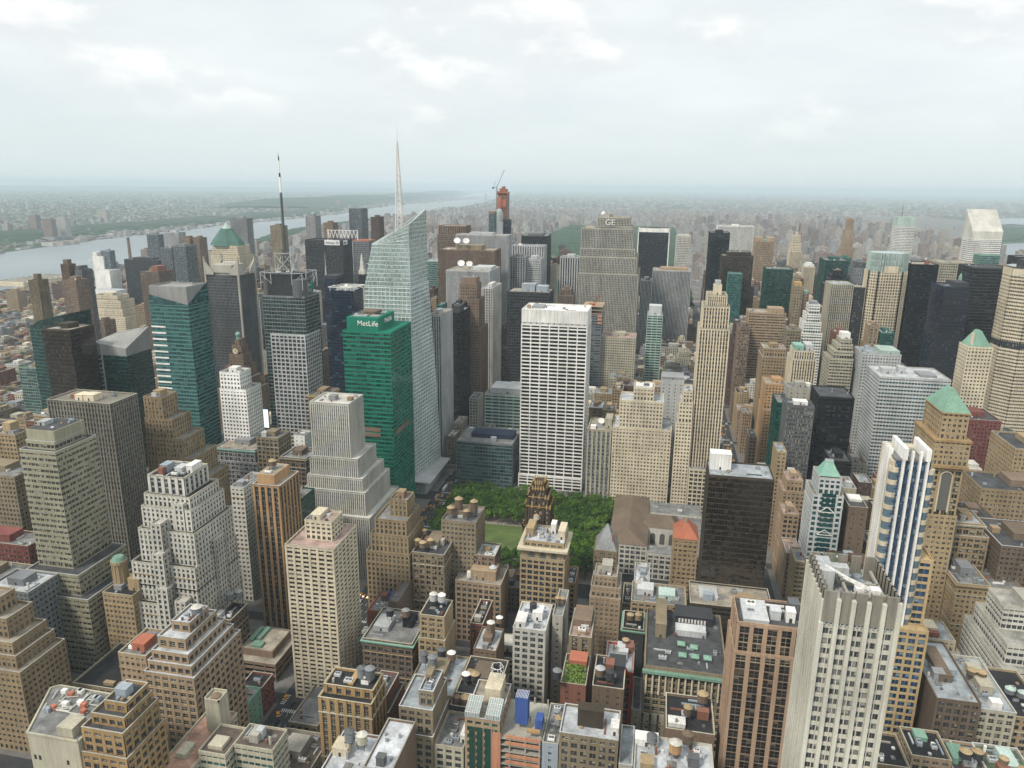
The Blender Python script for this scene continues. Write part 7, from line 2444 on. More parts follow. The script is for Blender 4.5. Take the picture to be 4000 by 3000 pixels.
m = MB()
m.quad((-846, 2026, .3), (-12, 2026, .3), (-12, 6105, .3), (-846, 6105, .3))
structure(m, 'park_lawn', simple('lawn_grass', (.12, .15, .045), .95))
m = MB()
n = 24
m.poly([(-480 + 320 * math.cos(2 * math.pi * i / n), 5610 + 150 * math.sin(2 * math.pi * i / n), .9) for i in range(n)])
structure(m, 'lake', simple('lake_water', (.42, .45, .45), .35))
woods('park_woodland', [(-846, 2026), (-12, 2026), (-12, 6105), (-846, 6105)], 17, 5, 15, 'dense dark green woodland of the large park', lawns)
woods('bank_woodland', [(-3480, 3300), (-3720, 5200), (-3680, 7000), (-4150, 9000), (-4600, 9000), (-4150, 6000), (-3900, 3600)], 20, 6, 35, 'dark woodland on the slope across the river')
woods('river_park_woodland', [(-2100, 3050), (-2040, 3050), (-2500, 4600), (-2660, 5400), (-2800, 7400), (-2880, 7400), (-2740, 5400), (-2620, 4600)], 14, 7, 22, 'strip of trees along the near river bank')
woods('island_woodland', [(2000, 5300), (2150, 5350), (2800, 6700), (3300, 7950), (3200, 8150), (2600, 7000), (2080, 5800)], 14, 8, 35, 'trees on the island in the eastern river')

# far-off houses: nobody could count them
PAL = [(.32, .27, .23), (.38, .35, .30), (.26, .20, .17), (.23, .17, .145), (.44, .43, .40), (.34, .34, .34), (.28, .27, .26), (.21, .20, .20), (.44, .39, .33), (.31, .25, .22)]


def farbox(m, x, y, w_, d_, h, c, rd):
    i0 = len(m.f)
    m.box(x, x + w_, y, y + d_, 0, h, bay=4.2, fl=3.6, off=(rd.randint(0, 500), rd.randint(0, 500)))
    if m.tint is None: m.tint = []
    for q in range(4): m.tint.append(c)
    rc = rd.choice([(.20, .20, .20), (.28, .28, .28), (.12, .12, .12), (.22, .20, .18), (.24, .225, .21)])
    m.tint.append(rc)
    # roofs keep plain: collapse their UV inside the wall part of a cell
    m.uv[-1] = ((.05, .05),) * 4
    if h > 25 and w_ > 12:
        m.box(x + w_ * .3, x + w_ * .7, y + d_ * .3, y + d_ * .7, h, h + 5, bay=50, fl=60)
        for q in range(5):
            m.tint.append(tuple(v * .9 for v in c))
        for q in range(1, 6): m.uv[-q] = ((.05, .05),) * 4


FM = farwall()
rd = random.Random(4242)
m = MB()
for _ in range(5200):       # uptown west
    y = 2030 + 8200 * rd.random() ** 1.2
    xr = -905 if y < 6100 else 0
    xl = -1950 - max(0, (y - 3000)) * .16
    x = rd.uniform(xl, xr)
    ave = abs((x % 274) - 137) > 100
    h = rd.uniform(14, 30) if rd.random() < .6 else rd.uniform(35, 62)
    if rd.random() < .05 and y < 6000: h = rd.uniform(70, 105)
    if y > 6200: h *= .75
    farbox(m, x, y, rd.uniform(14, 40), rd.uniform(14, 40), h, rd.choice(PAL), rd)
tag(m.build('west_uptown_buildings', FM), 'dense mass of tiny apartment blocks uptown, west of the large park', 'buildings', None, 'stuff')
m = MB()
for _ in range(6800):       # uptown east
    y = 2030 + 8500 * rd.random() ** 1.2
    x = rd.uniform(12, 1150 + max(0, (y - 3000)) * .14)
    if y > 6200 and rd.random() < .4: x = rd.uniform(-400, 1100)
    h = rd.uniform(14, 30) if rd.random() < .55 else rd.uniform(38, 68)
    if rd.random() < .10 and y < 6000: h = rd.uniform(75, 135)
    if y > 6200: h *= .7
    farbox(m, x, y, rd.uniform(14, 38), rd.uniform(14, 36), h, rd.choice(PAL), rd)
tag(m.build('east_uptown_buildings', FM), 'dense mass of tiny apartment blocks uptown, east of the large park', 'buildings', None, 'stuff')
m = MB()
for _ in range(5200):       # the far boroughs
    y = 10000 + 22000 * rd.random() ** 1.5
    x = rd.uniform(-3000 - (y - 10000) * .12, 9000 + (y - 10000) * .55)
    s_ = 1 + (y - 10000) / 9000
    farbox(m, x, y, rd.uniform(18, 50) * s_, rd.uniform(18, 50) * s_, rd.uniform(8, 24) if rd.random() < .9 else rd.uniform(35, 70), rd.choice(PAL + [(.46, .45, .43)]), rd)
tag(m.build('far_borough_buildings', FM), 'hazy sprawl of far-off city buildings below the horizon', 'buildings', None, 'stuff')
m = MB()
for _ in range(2600):
    y = 4200 + 9000 * rd.random()
    x = rd.uniform(max(3300, 2400 + (y - 4200) * .4), 11000)
    farbox(m, x, y, rd.uniform(15, 60), rd.uniform(15, 60), rd.uniform(7, 18) if rd.random() < .93 else rd.uniform(30, 60), rd.choice(PAL + [(.46, .45, .43)]), rd)
tag(m.build('east_borough_buildings', FM), 'hazy sprawl of low buildings across the eastern river', 'buildings', None, 'stuff')
m = MB()
for _ in range(9500):       # across the river
    y = 1500 + 20000 * rd.random() ** 1.35
    xw = -3150 - max(0, y - 2800) * .10 - (300 if y > 9000 else 0)
    x = xw - rd.random() ** 1.3 * (2500 + y * .9)
    s_ = 1 + y / 9000
    if 2600 < y < 9000 and xw - 650 < x < xw - 250 and rd.random() < .6: continue
    farbox(m, x, y, rd.uniform(10, 26) * s_, rd.uniform(10, 26) * s_, rd.uniform(7, 14) if rd.random() < .95 else rd.uniform(20, 45), rd.choice(PAL[2:8] + [(.46, .45, .43)] * 2), rd)
tag(m.build('riverbank_houses', FM), 'scattered small houses and sheds across the wide river', 'houses', None, 'stuff')
m = MB()
for y in range(1500, 9000, 70):       # shoreline sheds and piers
    xw = [p for p in zip(west, west[1:]) if p[0][1] <= y < p[1][1]][0]
    t_ = (y - xw[0][1]) / (xw[1][1] - xw[0][1])
    x = xw[0][0] + (xw[1][0] - xw[0][0]) * t_
    if rd.random() < .75: farbox(m, x - rd.uniform(20, 90), y, rd.uniform(15, 70), rd.uniform(20, 60), rd.uniform(6, 20), rd.choice([(.6, .58, .55), (.5, .42, .36), (.3, .3, .3)]), rd)
tag(m.build('shoreline_sheds', FM), 'line of sheds and low blocks along the far river bank', 'sheds', None, 'stuff')
for i, (x0, x1, y, h, lab) in enumerate(((-3899, -3860, 3698, 74, 'lone tan tower block near the left edge across the river'), (-3795, -3751, 3793, 121, 'tallest slender tower block across the river'),
                         (-3506, -3452, 3580, 112, 'first tower of a close pair on the far river bank'), (-3488, -3431, 3660, 119, 'second tower of a close pair on the far river bank'),
                         (-4639, -4552, 5352, 92, 'wide tower block on the wooded slope across the river'), (-4580, -4500, 9800, 100, 'pinkish tower on the far shore beyond the green pyramid roof'))):
    t = thing('riverside_tower', lab, 'tower', (x0, y, 0))
    rdd = random.Random(i)
    mm = MB()
    farbox(mm, x0, y, x1 - x0, 35, h, PAL[i % 4 + 1], rdd)
    mm.tint = mm.tint
    mm.build('wall', FM, t)
    mm = MB()
    mm.box(x0 + 8, x1 - 8, y + 8, y + 26, h, h + 8)
    mm.build('penthouse', wall('grey'), t)
    mm = MB()
    mm.box(x0 - 15, x1 + 15, y - 12, y + 50, 0, 12)
    mm.build('podium', wall('grey'), t)
# pier shed, depot
for nm, lab, bx_, h, c in (('pier_shed', 'long cream pier shed at the river edge on the left', (-2110, -2010, 1880, 2080), 14, 'cream'), ('depot', 'long white ribbed low depot roof among small brick blocks', (-1370, -1205, 1240, 1335), 22, 'white')):
    t = thing(nm, lab, 'building', (bx_[0], bx_[2], 0))
    mm = MB()
    mm.box(*bx_, 0, h)
    mm.build('wall', wall(c), t)
    mm = MB()
    for i in range(9):
        y = bx_[2] + (bx_[3] - bx_[2]) * (i + .5) / 9
        mm.box(bx_[0] + 1, bx_[1] - 1, y - 1, y + 1, h, h + 2)
    mm.build('roof_ridge', wall('dkgrey'), t)
# bridges
t = thing('suspension_bridge', 'faint suspension bridge over the river on the horizon', 'bridge', (-4200, 14500, 0))
mm = MB()
A_, B_ = Vector((-5000, 14900, 0)), Vector((-3500, 14300, 0))
for P_ in (A_, B_):
    mm.bar((P_.x - 15, P_.y, 0), (P_.x - 10, P_.y, 184), 7)
    mm.bar((P_.x + 15, P_.y, 0), (P_.x + 10, P_.y, 184), 7)
    for z in (60, 120, 180): mm.bar((P_.x - 15, P_.y, z), (P_.x + 15, P_.y, z), 5)
mm.build('tower', wall('steel'), t)
mm = MB()
mm.bar((-5300, 15020, 65), (-3200, 14180, 65), 4)
mm.build('deck', wall('steel'), t)
mm = MB()
for i in range(20):
    f0, f1 = i / 20, (i + 1) / 20
    p = A_.lerp(B_, f0); q = A_.lerp(B_, f1)
    mm.bar((p.x, p.y, 75 + 105 * (2 * f0 - 1) ** 2), (q.x, q.y, 75 + 105 * (2 * f1 - 1) ** 2), 1.6)
mm.build('cable', wall('steel'), t)
t = thing('rail_bridge', 'long low bridge crossing to the green island at the far right', 'bridge', (2700, 7100, 0))
mm = MB()
mm.bar((2000, 6800, 32), (5200, 7600, 34), 4)
mm.build('deck', wall('grey'), t)
mm = MB()
for i in range(26):
    x = 2050 + i * 120
    mm.box(x - 3, x + 3, 6808 + (x - 2000) * .25, 6818 + (x - 2000) * .25, 0, 32)
mm.build('pier', wall('grey'), t)

# ---------------------------------------------------------------- everyday blocks between the landmarks
def height(X, Y, rd):
    u = rd.random()
    if Y < 966:
        if X < -858: return rd.uniform(9, 20) if u < .96 else rd.uniform(26, 40)
        if X < -584: return rd.uniform(14, 45) if u < .9 else rd.uniform(55, 80)
        if X < -310: return rd.uniform(24, 52)
        if X < 0: return rd.uniform(18, 42) if Y < 640 else rd.uniform(22, 58)
        if X < 300: return rd.uniform(30, 62)
        return rd.uniform(40, 90)
    if X < -1132: return rd.uniform(9, 20) if u < .97 else rd.uniform(30, 60)
    if X < -858: return rd.uniform(12, 26) if u < .9 else rd.uniform(45, 110)
    if X < -584: return rd.uniform(30, 70) if u < .6 else rd.uniform(80, 150)
    if X < -310: return rd.uniform(30, 90) if u < .6 else rd.uniform(100, 165)
    if X < 0: return rd.uniform(18, 55)
    if X < 300: return rd.uniform(45, 100) if u < .7 else rd.uniform(100, 140)
    return rd.uniform(40, 100) if u < .75 else rd.uniform(110, 160)


HERO = []
for o in [o for o in col.objects if o.type == 'EMPTY' and o.parent is None and o.get('category') in ('tower', 'building', 'chimney')]:
    xs, ys = [], []
    for c in o.children:
        if c.type == 'MESH' and c.name.split('.')[0] in ('wall', 'glazing', 'podium_wall', 'concrete_frame', 'floor_band', 'concrete_core', 'crown_fin', 'fin'):
            for b_ in c.bound_box:
                xs.append(b_[0] + o.location.x)
                ys.append(b_[1] + o.location.y)
    if xs: HERO.append((min(xs), max(xs), min(ys), max(ys)))
HERO += [(-300, -136, 495, 632), (-322, -30, 636, 690), (-475, -362, 215, 322)]


def lots():
    out = []
    idx = 0
    for n in range(34, 59):
        for a in range(len(AV) - 1):
            X0, X1 = AV[a] + 15, AV[a + 1] - 15
            s0 = sy(n) + (15 if n in (34, 42, 57) else 9)
            s1 = sy(n + 1) - (15 if n + 1 in (34, 42, 57) else 9)
            mid = (s0 + s1) / 2
            for row, (ya, yb) in enumerate(((s0, mid - 1.5), (mid + 1.5, s1))):
                rd = random.Random('%d.%d.%d' % (n, a, row))
                x = X0
                while x < X1 - 9:
                    w_ = rd.choice([8, 12, 15, 18, 22, 28, 34]) * rd.uniform(.9, 1.1)
                    if sy(n) > 966: w_ *= 1.2
                    if x + w_ > X1 - 9: w_ = X1 - x
                    h = height(x, ya, rd)
                    st = rd.random()
                    dd = rd.uniform(0, 5)
                    b_ = [x + .1, x + w_ - .15, ya, yb - dd, h]
                    x += w_
                    idx += 1
                    if w_ < 6: continue
                    if any(b_[0] < q[1] + .2 and b_[1] > q[0] - .2 and b_[2] < q[3] + .2 and b_[3] > q[2] - .2 for q in HERO): continue
                    if b_[0] < -2000 or b_[2] < 150: continue
                    out.append((idx, b_, st))
    return out


LOT_LABEL = {}
LOT_LABEL = {
    970: 'low wide brown-roofed pale grey rowhouse right of the white brick hotel',
    3540: 'tall dark-roofed brownish banded tower left of the pink banded tower',
    988: 'dark-roofed red brick block left of the stepped loft tower',
    1570: 'wide pale-roofed cream block right of the white and blue tower',
    1268: 'black-roofed red brick block below the broad pinkish block',
    3788: 'tall dark-roofed maroon tower right of the slender cream tower',
    2945: 'grey-roofed off-white block left of the grey-green glass block',
    2979: 'grey-roofed pinkish ribbed block left of the orange-brown setback tower',
    3560: 'tall black-roofed pinkish ribbed tower above the lavender-grey tower',
    1559: 'dark-roofed pinkish block right of the three-arched club building',
    4823: 'grey-roofed tan block left of the slim tan riverside tower',
    2416: 'pale-roofed maroon block left of the white and blue tower',
    2699: 'dark-roofed pinkish block left of the orange-brown setback tower',
    2651: 'white-roofed olive-tan block below the crystalline glass tower',
    2697: 'brown-roofed pale grey block left of the white and blue tower',
    3261: 'black-roofed light tan block right of the slender cream tower',
    1562: 'white-roofed light tan block below the stone library',
    2886: 'tan-roofed red brick gridded block left of the striped glass hotel',
    1269: 'low narrow black-roofed off-white rowhouse left of the pale grey-white loft tower',
    3441: 'tall dark-roofed brownish tower left of the silver-topped green tower',
    5406: 'tall grey-roofed beige tower right of the silver-boxed dark tower',
    2953: 'pale-roofed brownish banded block right of the white gridded tower',
    3234: 'pale-roofed tan block right of the white gridded tower',
    1561: 'low black-roofed beige banded rowhouse right of the narrow bayed tower',
    3561: 'tall pale-roofed teal glass tower above the lavender-grey tower',
    3951: 'mid-height brown-roofed tan gridded tower below the red-boxed brown slab',
    3235: 'dark-roofed light tan gridded block above the large beige brick building',
    3470: 'mid-height narrow tan-roofed brownish block right of the tower with the mast',
    4024: 'tan-roofed beige block left of the slender cream tower',
    4251: 'black-roofed pale grey block right of the sea-green glass building',
    3254: 'tan-roofed pinkish block right of the slender cream tower',
    2665: 'tan-roofed beige gridded block right of the slim beige striped tower',
    2329: 'tan-roofed tan block above the tan roof-tower block',
    5301: 'pale-roofed maroon block right of the slim tan riverside tower',
    4011: 'black-roofed beige ribbed block right of the sea-green glass building',
    2954: 'brown-roofed light tan block left of the large beige brick building',
    3547: 'tall grey-roofed red brick ribbed tower below the tan piered tower',
    3765: 'mid-height narrow brown-roofed maroon block right of the black white-lined tower',
    2596: 'low dark-roofed tan banded rowhouse above the tan roof-tower block',
    3466: 'tall narrow black-roofed grey ribbed tower below the tower with crown fins',
    3990: 'mid-height narrow brown-roofed maroon tower below the silver-boxed dark tower',
    2068: 'mid-height grey-roofed pinkish banded block below the striped glass hotel',
    3248: 'grey-roofed maroon block below the squat tan stone block',
    4943: 'narrow dark-roofed olive-tan block left of the slender cream tower',
    3736: 'mid-height narrow pale-roofed dark grey ribbed tower right of the tower with the mast',
    3541: 'pale-roofed off-white block below the shouldered tan tower',
    2133: 'narrow pale-roofed maroon block left of the white and blue tower',
    3688: 'low grey-roofed beige banded rowhouse below the angular green tower',
    998: 'wide pale-roofed pale grey block below the crenellated pale tower',
    2887: 'low brown-roofed dark brown rowhouse left of the striped glass hotel',
    3422: 'low pale-roofed off-white rowhouse left of the angular green tower',
    3517: 'narrow tan-roofed beige block below the squat tan stone block',
    4010: 'tan-roofed dark brown block below the sea-green glass building',
    1856: 'narrow grey-roofed tan block left of the white and blue tower',
    3250: 'white-roofed pinkish block below the sea-green glass building',
    4137: 'low grey-roofed grey banded rowhouse left of the angular green tower',
    3503: 'tall white-roofed teal glass tower right of the crystalline glass tower',
    3920: 'low pale-roofed maroon rowhouse left of the angular green tower',
    3421: 'low tan-roofed dark brown rowhouse left of the angular green tower',
    4013: 'narrow white-roofed olive-tan block left of the slender cream tower',
    3195: 'mid-height narrow brown-roofed pale grey block right of the globe-topped tower',
    3735: 'tall white-roofed off-white tower right of the tower with the mast',
    3777: 'white-roofed dark grey block below the slender cream tower',
    3518: 'pale-roofed tan gridded block below the squat tan stone block',
    2876: 'low white-roofed red brick banded rowhouse left of the striped glass hotel',
    4366: 'low black-roofed pale grey banded rowhouse left of the angular green tower',
    5344: 'tall narrow dark-roofed dark grey ribbed tower right of the tower with crown fins',
    3546: 'mid-height narrow grey-roofed brownish tower above the black glass box tower',
    4214: 'tall narrow tan-roofed maroon banded tower right of the crystalline glass tower',
    2330: 'pale-roofed red brick banded block right of the tan roof-tower block',
    2991: 'dark-roofed beige block below the beige octagonal tower',
    4023: 'pale-roofed beige block right of the sea-green glass building',
    4965: 'tall narrow pale-roofed tan ribbed tower above the pink banded tower',
    5873: 'tall tan-roofed dark brown gridded tower left of the lettered limestone slab',
    4469: 'brown-roofed brownish block left of the slender cream tower',
    3976: 'tall narrow black-roofed maroon ribbed tower right of the tower with the mast',
    3246: 'narrow pale-roofed off-white block right of the white gridded tower',
    3986: 'tall narrow black-roofed light tan gridded tower right of the crystalline glass tower',
    4721: 'tall narrow grey-roofed bronze glass tower below the dark bronze tower',
    2874: 'low pale-roofed olive-tan rowhouse left of the striped glass hotel',
    3687: 'low black-roofed pinkish rowhouse left of the angular green tower',
    2606: 'low dark-roofed grey banded rowhouse left of the striped glass hotel',
    5683: 'tall narrow white-roofed dark brown ribbed tower left of the tan piered tower',
    4020: 'narrow tan-roofed dark grey block left of the sea-green glass building',
    2417: 'narrow pale-roofed tan block left of the white and blue tower',
    4479: 'pale-roofed maroon block right of the sea-green glass building',
    5576: 'tall grey-roofed olive-tan tower left of the tower with the mast',
    5908: 'tall pale-roofed olive-tan ribbed tower right of the emerald glass tower',
    2607: 'low narrow grey-roofed dark grey rowhouse below the striped glass hotel',
    4150: 'low grey-roofed dark brown rowhouse left of the angular green tower',
    5447: 'tall narrow tan-roofed pinkish banded tower right of the emerald glass tower',
    3533: 'narrow black-roofed dark grey banded block right of the squat tan stone block',
    5201: 'tall narrow brown-roofed dark grey tower right of the dark bronze tower',
    6127: 'tall narrow dark-roofed red brick tower below the black glass slab',
    3431: 'low grey-roofed tan rowhouse left of the angular green tower',
    4151: 'low black-roofed pinkish house left of the angular green tower',
    2877: 'low narrow pale-roofed cream rowhouse left of the striped glass hotel',
    3918: 'low grey-roofed beige rowhouse left of the angular green tower',
    4249: 'narrow pale-roofed grey block left of the sea-green glass building',
    4480: 'tan-roofed cream gridded block left of the slender cream tower',
    6150: 'tall grey-roofed teal glass tower left of the glass-crowned octagonal tower',
    4594: 'low dark-roofed grey banded rowhouse left of the angular green tower',
    3921: 'low dark-roofed tan rowhouse left of the angular green tower',
    6384: 'tall tan-roofed dark grey ribbed tower above the emerald glass tower',
    3698: 'low grey-roofed cream banded rowhouse left of the angular green tower',
    4148: 'low brown-roofed grey ribbed rowhouse left of the angular green tower',
    2666: 'dark-roofed light tan block below the grey-green glass block',
    2139: 'pale-roofed beige block left of the white and blue tower',
    4022: 'narrow pale-roofed brownish gridded block below the sea-green glass building',
    3467: 'tall narrow dark-roofed bronze glass tower above the globe-topped tower',
    4602: 'low grey-roofed light tan gridded rowhouse left of the angular green tower',
    5630: 'tall narrow tan-roofed red brick banded tower right of the black tower by the park',
    6165: 'tall grey-roofed grey tower right of the glass-crowned octagonal tower',
    3971: 'tall narrow tan-roofed maroon ribbed tower right of the tower with crown fins',
    2421: 'pale-roofed off-white block above the dark brown glass tower',
    4593: 'low tan-roofed dark grey rowhouse left of the angular green tower',
    5448: 'tall narrow dark-roofed red brick ribbed tower right of the emerald glass tower',
    5079: 'low dark-roofed light tan banded rowhouse right of the slim tan riverside tower',
    6148: 'tall white-roofed dark grey banded tower left of the tan piered tower',
    3786: 'brown-roofed dark grey block left of the slender cream tower',
    5439: 'tall narrow grey-roofed red brick banded tower left of the emerald glass tower',
    2908: 'narrow brown-roofed pinkish block below the wedge-topped green tower',
    2428: 'narrow dark-roofed red brick block left of the white and blue tower',
    2678: 'narrow white-roofed pale grey block below the slender cream tower',
    4012: 'narrow pale-roofed dark grey block left of the slender cream tower',
    2317: 'grey-roofed olive-tan banded block above the tan roof-tower block',
    3432: 'low brown-roofed red brick rowhouse below the angular green tower',
    2597: 'low dark-roofed beige rowhouse above the tan roof-tower block',
    3697: 'low dark-roofed dark grey rowhouse left of the angular green tower',
    5211: 'tall narrow pale-roofed cream ribbed tower left of the tan piered tower',
    2875: 'low narrow dark-roofed pale grey banded rowhouse left of the striped glass hotel',
    3262: 'narrow dark-roofed off-white banded block below the shouldered tan tower',
    3537: 'brown-roofed dark grey block right of the sea-green glass building',
    3789: 'tall narrow tan-roofed olive-tan tower left of the pink banded tower',
    3932: 'low pale-roofed red brick rowhouse left of the angular green tower',
    4825: 'low narrow pale-roofed light tan gridded rowhouse left of the slim tan riverside tower',
    2353: 'narrow pale-roofed grey block below the slender white stone tower',
    3183: 'narrow black-roofed red brick block below the tower with the mast',
    3445: 'low narrow brown-roofed pinkish rowhouse below the wedge-topped green tower',
    3501: 'tall narrow black-roofed brownish tower right of the crystalline glass tower',
    4376: 'low grey-roofed dark grey rowhouse left of the angular green tower',
    6345: 'tall narrow grey-roofed dark grey ribbed tower right of the black tower by the park',
    3689: 'low narrow dark-roofed brownish ribbed rowhouse below the angular green tower',
    3731: 'tall narrow dark-roofed light tan ribbed tower right of the tower with crown fins',
    4829: 'low dark-roofed olive-tan ribbed rowhouse above the angular green tower',
    5426: 'narrow grey-roofed beige block left of the slender cream tower',
    3974: 'tall narrow grey-roofed grey ribbed tower right of the tower with the mast',
    4609: 'low tan-roofed light tan rowhouse above the angular green tower',
    2703: 'narrow brown-roofed pale grey block below the black glass box tower',
    4367: 'low narrow pale-roofed dark grey rowhouse left of the angular green tower',
    4374: 'low grey-roofed light tan rowhouse left of the angular green tower',
    4605: 'low tan-roofed beige ribbed rowhouse above the angular green tower',
    4697: 'narrow brown-roofed cream block right of the squat tan stone block',
    5417: 'narrow white-roofed light tan block left of the slender cream tower',
    3556: 'mid-height narrow brown-roofed grey ribbed tower above the broad white-banded tower',
    3686: 'low black-roofed pale grey rowhouse left of the angular green tower',
    4030: 'tall narrow white-roofed brownish gridded tower below the tan piered tower',
    4595: 'low grey-roofed pinkish banded rowhouse above the angular green tower',
    3434: 'low narrow black-roofed dark grey rowhouse below the angular green tower',
    3457: 'narrow grey-roofed beige block right of the silver-topped green tower',
    3930: 'low black-roofed pinkish rowhouse left of the slim tan riverside tower',
    5407: 'tall narrow white-roofed teal glass tower right of the silver-boxed dark tower',
    5438: 'tall narrow pale-roofed pinkish gridded tower below the dark bronze tower',
    3152: 'low narrow brown-roofed pale grey rowhouse left of the striped glass hotel',
    4831: 'low narrow black-roofed dark grey rowhouse above the angular green tower',
    6404: 'tall brown-roofed slate grey glass tower above the black park-avenue slab',
    3748: 'tall narrow black-roofed pale grey gridded tower left of the crystalline glass tower',
    4841: 'low grey-roofed olive-tan rowhouse right of the slim tan riverside tower',
    2888: 'low narrow black-roofed dark grey gridded rowhouse left of the striped glass hotel',
    3711: 'narrow white-roofed beige banded block right of the silver-topped green tower',
    4035: 'tall narrow pale-roofed brownish tower right of the pink banded tower',
    4252: 'narrow grey-roofed dark grey block left of the slender cream tower',
    5064: 'low narrow dark-roofed tan rowhouse below the slim tan riverside tower',
    2369: 'narrow tan-roofed tan gridded block below the tower with the mast',
    3233: 'narrow grey-roofed cream block below the white gridded tower',
    4824: 'low pale-roofed red brick ribbed rowhouse above the angular green tower',
    5052: 'low narrow grey-roofed off-white gridded rowhouse left of the slim tan riverside tower',
    6399: 'tall narrow pale-roofed red brick tower above the glass-crowned octagonal tower',
    3695: 'low pale-roofed maroon gridded rowhouse left of the angular green tower',
    4026: 'tall narrow pale-roofed beige banded tower right of the slender cream tower',
    4375: 'low narrow pale-roofed dark brown rowhouse left of the angular green tower',
    4596: 'low narrow tan-roofed off-white banded rowhouse above the angular green tower',
    5051: 'low narrow pale-roofed off-white gridded rowhouse left of the slim tan riverside tower',
    6132: 'mid-height narrow grey-roofed dark grey gridded block above the slender cream tower',
    2640: 'narrow brown-roofed cream block below the tower with the mast',
    2966: 'narrow dark-roofed tan block left of the large beige brick building',
    3495: 'tall narrow white-roofed beige tower left of the crystalline glass tower',
    3795: 'mid-height narrow dark-roofed off-white block below the slender cream tower',
    4009: 'narrow brown-roofed grey block below the squat tan stone block',
    6167: 'tall white-roofed tan gridded tower above the black park-avenue slab',
    3917: 'low narrow pale-roofed dark grey house left of the angular green tower',
    3941: 'grey-roofed beige banded block right of the silver-topped green tower',
    4025: 'narrow dark-roofed cream block left of the slender cream tower',
    4149: 'low pale-roofed red brick house left of the angular green tower',
    4604: 'low brown-roofed red brick ribbed rowhouse above the angular green tower',
    4842: 'low grey-roofed red brick rowhouse above the angular green tower',
    6416: 'tall narrow dark-roofed light tan ribbed tower below the slant-roofed white tower',
    2668: 'brown-roofed pale grey gridded block above the dark gridded park-side block',
    3919: 'low narrow grey-roofed maroon rowhouse left of the angular green tower',
    4651: 'tall brown-roofed pinkish gridded tower right of the tower with the mast',
    4606: 'low narrow grey-roofed tan gridded rowhouse above the angular green tower',
    5183: 'narrow black-roofed red brick block below the broad limestone block',
    5527: 'low tan-roofed light tan gridded rowhouse left of the slim tan riverside tower',
    4484: 'tall narrow dark-roofed bronze glass tower above the pink banded tower',
    4821: 'low narrow dark-roofed red brick rowhouse left of the slim tan riverside tower',
    2878: 'low narrow pale-roofed beige gridded rowhouse below the striped glass hotel',
    3519: 'narrow black-roofed tan ribbed block right of the squat tan stone block',
    4364: 'low narrow grey-roofed light tan rowhouse left of the angular green tower',
    4377: 'low grey-roofed cream rowhouse left of the angular green tower',
    4610: 'low narrow white-roofed beige gridded rowhouse above the angular green tower',
    5682: 'tall narrow pale-roofed off-white ribbed tower right of the emerald glass tower',
    5895: 'narrow tan-roofed cream block below the broad limestone block',
    2061: 'low narrow brown-roofed dark grey rowhouse below the tan setback tower with a sign',
    3446: 'low narrow brown-roofed grey rowhouse below the wedge-topped green tower',
    5077: 'low narrow grey-roofed pinkish rowhouse below the slim tan riverside tower',
    5440: 'tall narrow brown-roofed beige gridded tower left of the emerald glass tower',
    5519: 'low narrow tan-roofed maroon rowhouse left of the slim tan riverside tower',
    6225: 'low narrow pale-roofed maroon rowhouse below the black ribbed riverside block',
    2605: 'low narrow grey-roofed dark grey rowhouse left of the striped glass hotel',
    2952: 'narrow grey-roofed off-white block below the white gridded tower',
    3433: 'low dark-roofed light tan rowhouse below the angular green tower',
    4478: 'narrow brown-roofed cream banded block right of the sea-green glass building',
    5515: 'low narrow grey-roofed dark grey rowhouse below the pier shed',
    5902: 'mid-height narrow grey-roofed grey block above the slender cream tower',
    2064: 'narrow grey-roofed off-white block above the tan roof-tower block',
    2977: 'narrow grey-roofed maroon gridded block below the black glass box tower',
    4365: 'low pale-roofed dark grey rowhouse left of the angular green tower',
    4372: 'low narrow pale-roofed grey rowhouse left of the angular green tower',
    4826: 'low narrow white-roofed olive-tan rowhouse below the slim tan riverside tower',
    5281: 'low narrow brown-roofed light tan rowhouse below the pier shed',
    5298: 'low narrow dark-roofed dark grey rowhouse left of the slim tan riverside tower',
    5442: 'tall narrow grey-roofed charcoal glass tower left of the tan piered tower',
    5523: 'low narrow black-roofed pale grey gridded rowhouse right of the slim tan riverside tower',
    5549: 'narrow pale-roofed light tan block below the black ribbed riverside block',
    5871: 'tall narrow tan-roofed pinkish ribbed tower below the black tower by the park',
    5999: 'low narrow dark-roofed brownish rowhouse below the black ribbed riverside block',
    4021: 'narrow pale-roofed pinkish gridded block below the sea-green glass building',
    4591: 'low narrow brown-roofed red brick banded rowhouse left of the angular green tower',
    5068: 'low narrow grey-roofed off-white rowhouse right of the slim tan riverside tower',
    3165: 'low narrow grey-roofed pinkish rowhouse left of the striped glass hotel',
    4836: 'low narrow pale-roofed beige gridded rowhouse below the slim tan riverside tower',
    5061: 'low narrow brown-roofed red brick ribbed rowhouse left of the slim tan riverside tower',
    5170: 'tall narrow black-roofed maroon ribbed tower right of the silver-boxed dark tower',
    5191: 'narrow white-roofed maroon block below the lettered limestone slab',
    5755: 'low narrow dark-roofed tan rowhouse right of the slim tan riverside tower',
    5896: 'tall narrow pale-roofed light tan gridded tower above the slender cream tower',
    5983: 'low narrow black-roofed pinkish banded rowhouse right of the slim tan riverside tower',
    6227: 'low narrow brown-roofed cream rowhouse below the black ribbed riverside block',
    6343: 'tall narrow grey-roofed charcoal glass tower below the black tower by the park',
}
LOT_MASS = set()
